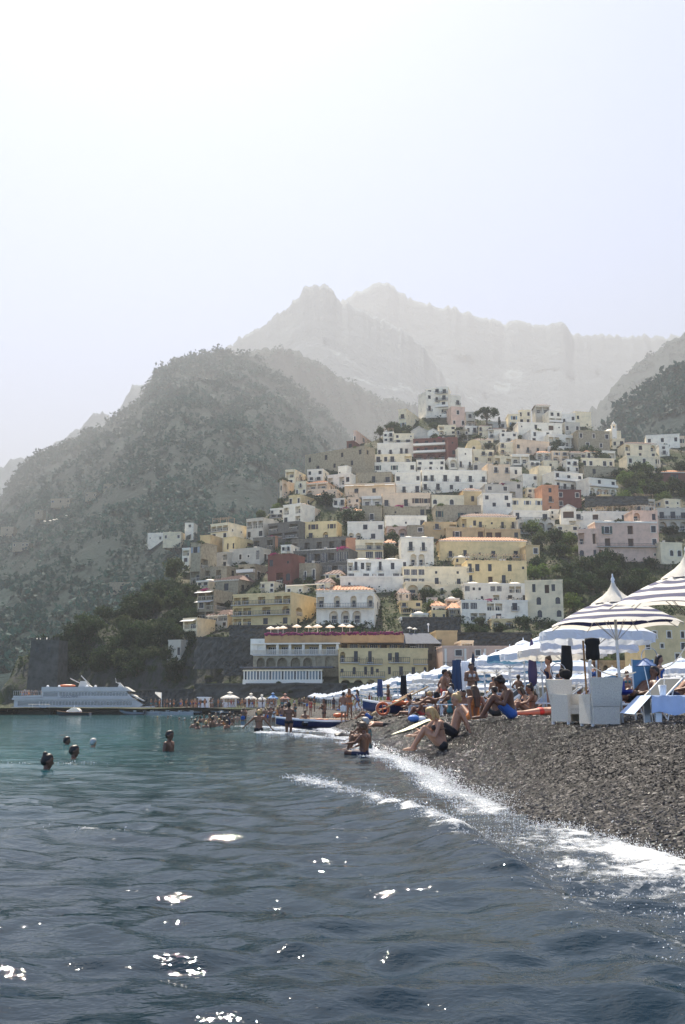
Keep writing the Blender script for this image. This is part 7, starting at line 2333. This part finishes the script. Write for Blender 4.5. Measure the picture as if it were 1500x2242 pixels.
# ---- ferry
Yf = 250.0
fo_ = at(178, 1562, Yf)
s = Yf / F
fe = thing('ferry', 'white twin deck passenger ferry moored behind the small boats', 'ferry', Vector((fo_.x, Yf, 0)), R(3))
fx = lambda x: (x - 178) * s
fz = lambda y: (1563 - y) * s
def profile(name, pts, hw, m_, bow=0.0):
    return MB().prism([(fx(x), fz(y)) for x, y in pts], -hw, hw).build(name, m_, fe)
profile('hull', [(40, 1566), (312, 1566), (345, 1546), (300, 1549), (38, 1549)], 3.6, M_FERRY)
profile('boot_stripe', [(40.5, 1563), (318, 1563), (330, 1556), (40.5, 1556)], 3.63, M_HDARK)
profile('main_deck', [(42, 1548.9), (306, 1548.9), (314, 1544), (296, 1533.5), (42, 1534)], 3.4, M_FERRY)
profile('deck_line', [(38, 1534), (300, 1533.4), (290, 1529.5), (38, 1530)], 3.75, M_FERRY)
profile('upper_deck', [(98, 1529.4), (290, 1529.4), (276, 1516), (98, 1516)], 3.2, M_FERRY)
profile('upper_rail', [(98, 1515.9), (284, 1515.9), (270, 1507), (98, 1507)], 3.4, M_FERRY)
profile('stern_bulwark', [(40, 1529.3), (97.5, 1529.3), (97.5, 1524), (40, 1526)], 3.5, M_FERRY)
for k in range(30):
    x0 = 96 + k * 6.7
    if x0 < 290:
        MB().box(fx(x0), fx(x0 + 5.4), -3.46, -3.403, fz(1545), fz(1537)).build('cabin_window', M_GLASSD, fe)
for k in range(22):
    x0 = 136 + k * 6.6
    if x0 < 276:
        MB().box(fx(x0), fx(x0 + 5.3), -3.26, -3.203, fz(1525), fz(1518)).build('cabin_window', M_GLASSD, fe)
MB().box(fx(50), fx(94), -3.44, -3.403, fz(1546), fz(1537)).build('side_opening', M_GLASSD, fe)
MB().box(fx(102), fx(132), -3.24, -3.203, fz(1527), fz(1518)).build('side_opening', M_GLASSD, fe)
MB().prism([(fx(270), fz(1507)), (fx(285), fz(1515.9)), (fx(289), fz(1515.9)), (fx(273), fz(1506))], -2.9, 2.9).build('windscreen', M_FERRY, fe)
MB().prism([(fx(286), fz(1524)), (fx(313), fz(1537)), (fx(316), fz(1536)), (fx(288), fz(1522))], -3.0, 3.0).build('bow_screen', M_FERRY, fe)
MB().prism([(fx(171), fz(1507)), (fx(200), fz(1507)), (fx(190), fz(1500)), (fx(186), fz(1494)), (fx(175), fz(1494))], -1.2, 1.2).build('funnel', M_FERRY, fe)
MB().tube([(fx(178), 0, fz(1501)), (fx(151), 0, fz(1488))], .13, 6).tube([(fx(193), 0, fz(1501)), (fx(174), 0, fz(1482))], .13, 6).build('boom', M_FERRY, fe)
MB().prism([(fx(254), fz(1507)), (fx(268), fz(1507)), (fx(258), fz(1497)), (fx(250), fz(1497)), (fx(257), fz(1500))], -.5, .5).build('mast', M_FERRY, fe)
MB().tube([(fx(250), 0, fz(1497)), (fx(248), 0, fz(1487))], .06, 6).tube([(fx(250), -.8, fz(1496)), (fx(250), .8, fz(1496))], .07, 6).build('radar', M_FERRY, fe)
MB().tube([(fx(62), 0, fz(1525)), (fx(55), 0, fz(1512))], .08, 6).build('flagstaff', M_FERRY, fe)
MB().ball((fx(149), -1.5, fz(1504)), (1.9, .6, .32), 10, 6).build('life_raft', M_ORANGE, fe)
for x in (109, 133, 210, 192):
    MB().ball((fx(x), -2.4, fz(1505.5)), (.32, .32, .3), 8, 6).build('raft_canister', M_WHITE, fe)
for (x0, x1, y0, y1) in ((40, 97, 1524, 1516), (40, 60, 1532, 1526)):
    r = MB()
    n = int((x1 - x0) / 4)
    for k in range(n + 1):
        x = fx(x0 + (x1 - x0) * k / n)
        r.box(x - .03, x + .03, -3.45, -3.39, fz(y0), fz(y1))
    r.box(fx(x0), fx(x1), -3.46, -3.38, fz(y1), fz(y1) + .07)
    r.build('railing', M_FERRY, fe)
for k in range(18):                     # passengers on the open stern deck
    x = fx(rp.uniform(46, 95))
    w_ = fe.matrix_basis @ Vector((x, rp.uniform(-2.6, 1), fz(1529.3)))
    rnd_person(w_, rp.uniform(0, 6.28), ['stand', 'hip'], 'passenger on the open stern deck of the ferry', 'ferry passengers')
def lettering(txt, x, y, z, size, par, m_):
    cu = bpy.data.curves.new('lettering', 'FONT')
    cu.body, cu.size, cu.extrude, cu.shear = txt, size, 0.01, 0.3
    cu.materials.append(m_)
    q = bpy.data.objects.new('letters_tmp', cu)
    me = bpy.data.meshes.new_from_object(q)
    bpy.data.objects.remove(q)
    o = put('lettering', me, par, (x, y, z))
    o.rotation_euler = (pi / 2, 0, 0)
    return o

lettering('GIUOZMINI', fx(138), -3.23, fz(1529.2) + 0.0, 0.75, fe, M_HDARK)
# ---- small boats
def wpt(px, py, dz=0.0):
    p = yground(px, py, 0.0)
    p.z = dz
    return p
p = wpt(161, 1566.5)
t, vs, sec, n = boat('wooden_launch', 'dark hulled wooden launch with white canvas hood in front of the ferry', Vector((p.x, p.y, -0.25)), pi - R(8), 5.9, 1.9, 0.75, M_HDARK, M_HWOOD)
MB().prism([(-1.3, .62), (1.1, .62), (.7, 1.15), (.2, 1.55), (-.7, 1.5), (-1.2, 1.1)], -.6, .6).build('hood', M_CREAM, t)
MB().ball((-1.0, .2, .95), (.4, .35, .25), 8, 6).ball((.9, -.2, .9), (.5, .3, .25), 8, 6).build('covered_gear', M_WHITE, t)
MB().tube([(0, 0, 1.5), (-.1, 0, 1.9)], .05, 6).build('lamp_post', M_WHITE, t)
p = at(88, 1563, 232)
t, vs, sec, n = boat('cabin_boat', 'white cabin boat with a flat canopy moored at the ferry stern', Vector((p.x, 228, -.3)), R(174), 7.4, 2.4, 1.0, M_HWHITE, M_HWHITE)
MB().prism([(-2.6, .9), (1.6, .9), (.9, 1.7), (-2.4, 1.7)], -.9, .9).build('cabin', M_HWHITE, t)
MB().prism([(-2.3, 1.05), (1.15, 1.05), (.8, 1.55), (-2.2, 1.55)], -.92, .92).build('cabin_window', M_GLASSD, t)
MB().box(-2.9, 1.2, -1.05, 1.05, 2.3, 2.4).build('canopy', M_CREAM, t)
for x in (-2.7, 1.0):
    for y in (-.95, .95):
        MB().tube([(x, y, .9), (x, y, 2.3)], .04, 5).build('canopy_post', M_POLE, t)
p = wpt(4, 1563)
t, vs, sec, n = boat('wooden_launch', 'dark boat cut off by the left edge', Vector((p.x - 1.0, p.y, -.25)), R(0), 7.0, 2.0, .95, M_HDARK, M_HWOOD)
MB().box(-1.0, 2.6, -.7, .7, 1.3, 1.38).build('canopy', M_CREAM, t)
for x in (-.9, 2.4):
    for y in (-.6, .6):
        MB().tube([(x, y, .7), (x, y, 1.3)], .03, 5).build('canopy_post', M_POLE, t)
p = wpt(290, 1565)
t = thing('inflatable_boat', 'grey inflatable dinghy with raised bow near the ferry bow', 'dinghy', Vector((p.x, p.y, -.05)), R(180))
tp = [(-2.2, .62, .32), (0, .66, .34), (1.4, .5, .5), (2.1, .2, .78), (2.25, 0, .85), (2.1, -.2, .78), (1.4, -.5, .5), (0, -.66, .34), (-2.2, -.62, .32)]
MB().tube(tp, [.2, .26, .26, .24, .23, .24, .26, .26, .2], 10).build('tube', mat('grey_rubber', (.25, .27, .3), .5), t, smooth=True)
MB().box(-2.0, 1.4, -.5, .5, .05, .2).build('floor', M_RUB, t)
MB().box(-2.5, -2.15, -.2, .2, .3, .95).box(-2.4, -2.25, -.08, .08, -.3, .3).build('outboard_motor', M_HDARK, t)
MB().box(-.7, -.2, -.3, .3, .21, .9).build('console', M_WHITE, t)
for (px, py, L, m_, lab) in ((374, 1561, 5.0, M_HWHITE, 'white motor boat moored left of the pier piles'), (425, 1562, 3.6, M_HDARK, 'small dark boat tied beside the pier'), (340, 1562, 3.4, M_HWHITE, 'tiny white boat near the pier end'), (490, 1557, 4.2, M_HDARK, 'dark boat moored under the white kiosks'), (400, 1556.5, 5.4, M_HWHITE, 'long white boat against the pier wall')):
    p = wpt(px, py)
    p.y = min(p.y, 203)
    p.x = (px - PW / 2) / F * p.y
    t, vs, sec, n = boat('motor_boat', lab, Vector((p.x, p.y, -.2)), pi - .05, L, 1.6, .7, m_, M_HWHITE)
    MB().prism([(-.6, .6), (.5, .6), (.25, 1.05), (-.4, 1.05)], -.45, .45).build('windshield', M_GLASSD, t)
    MB().box(-L / 2 - .2, -L / 2 + .1, -.15, .15, .3, .95).build('outboard_motor', M_HDARK, t)

# ---- white parasols on the terraces
TERR = MB().lathe([(1.6, 0), (1.0, .33), (.45, .6), (.02, .8)], 8).lathe([(1.6, 0), (1.58, -.14)], 8).mesh('canopy', mat('terrace_canvas', (.80, .77, .70), .8, trans=.35))
TPOLE = MB().tube([(0, 0, -2.4), (0, 0, .7)], .06, 6).mesh('pole', M_POLE)
def terr_parasol(px, py, Y, wpx, label, group=None):
    p = at(px, py, Y)
    t = thing('terrace_parasol', label, 'parasol', p, 0, group)
    t.scale = (wpx / F * Y / 3.2,) * 3
    put('canopy', TERR, t)
    put('pole', TPOLE, t)
for px, py, w in ((593, 1374, 20), (609, 1374, 18), (620, 1373, 20), (650, 1370, 21), (676, 1371, 18), (695, 1370, 22), (723, 1371, 21), (750, 1369, 20), (766, 1370, 20), (897, 1373, 12), (908, 1375, 12)):
    terr_parasol(px, py + 2, 240 - 4, w, 'white parasol on the restaurant terrace above the orange parapet', 'parasols of the restaurant terrace')
for px, lab in ((84, 'left one of the two white parasols on the watchtower'), (103, 'right one of the two white parasols on the watchtower')):
    terr_parasol(px, 1399, 272, 13, lab)
for px in (1456, 1481, 1498):
    terr_parasol(px, 1116, float(DIST(1470, 1164)) + 3, 11, 'small white parasol on the roof of the hotel at the right edge', 'parasols on the right hotel')
for px, py in ((98, 1141), (110, 1140), (118, 1138), (124, 1137), (145, 1129), (344, 1173), (352, 1175)):
    terr_parasol(px, py, hillpoint(px, py + 4, H_MID) - 16, 7 if px < 200 else 9, 'tiny white parasol shining on the far hillside', 'parasols on the far hillside')
wl = thing('terrace_lamp', 'white lamp post on the garden wall right of the slate roof', 'lamp', at(938, 1384, 250))
MB().tube([(0, 0, 0), (0, 0, 1.6)], .1, 6).build('post', M_POLE, wl)
MB().ball((0, 0, 1.8), .28, 8, 6).build('globe', M_WHITE, wl)
# awnings and red flowers over roofs
for (px, py, Y, w, m_, lab) in ((668, 1282, 290, 5.4, M_AWN[0], 'pale canvas awning stretched over the terrace left of the tiled roof'),):
    p = at(px, py, Y)
    t = thing('sun_sail', lab, 'awning', p)
    MB().add([(-w, -1, .0), (w, -1, .5), (w, 2, .6), (-w, 2, .1), (-w, -1, -.06), (w, -1, .44), (w, 2, .54), (-w, 2, .04)], [(0, 1, 2, 3), (7, 6, 5, 4), (0, 4, 5, 1), (2, 6, 7, 3), (1, 5, 6, 2), (0, 3, 7, 4)]).build('canvas', m_, t)
    for x in (-w + .1, w - .1):
        MB().tube([(x, -.9, -3), (x, -.9, .2)], .06, 5).build('post', M_POLE, t)

bpy.data.scenes.remove(_TS)
# ================================================================ HAZE
hb = MB().box(-8900, 8900, -310, 13100, -4.7, 2250)
hz = tag(hb.build('haze', None), 'pale sea haze filling the air', 'haze', kind='stuff')
hz.data.materials.clear()
m = bpy.data.materials.new('haze_air')
m.use_nodes = True
t = m.node_tree
t.nodes.remove(t.nodes['Principled BSDF'])
pv = N(t, 'ShaderNodeVolumePrincipled')
pv.inputs['Color'].default_value = HAZE_COLOR
pv.inputs['Density'].default_value = HAZE_DENSITY
pv.inputs['Anisotropy'].default_value = HAZE_ANISO
t.links.new(pv.outputs[0], t.nodes['Material Output'].inputs['Volume'])
m.cycles.homogeneous_volume = True
hz.data.materials.append(m)
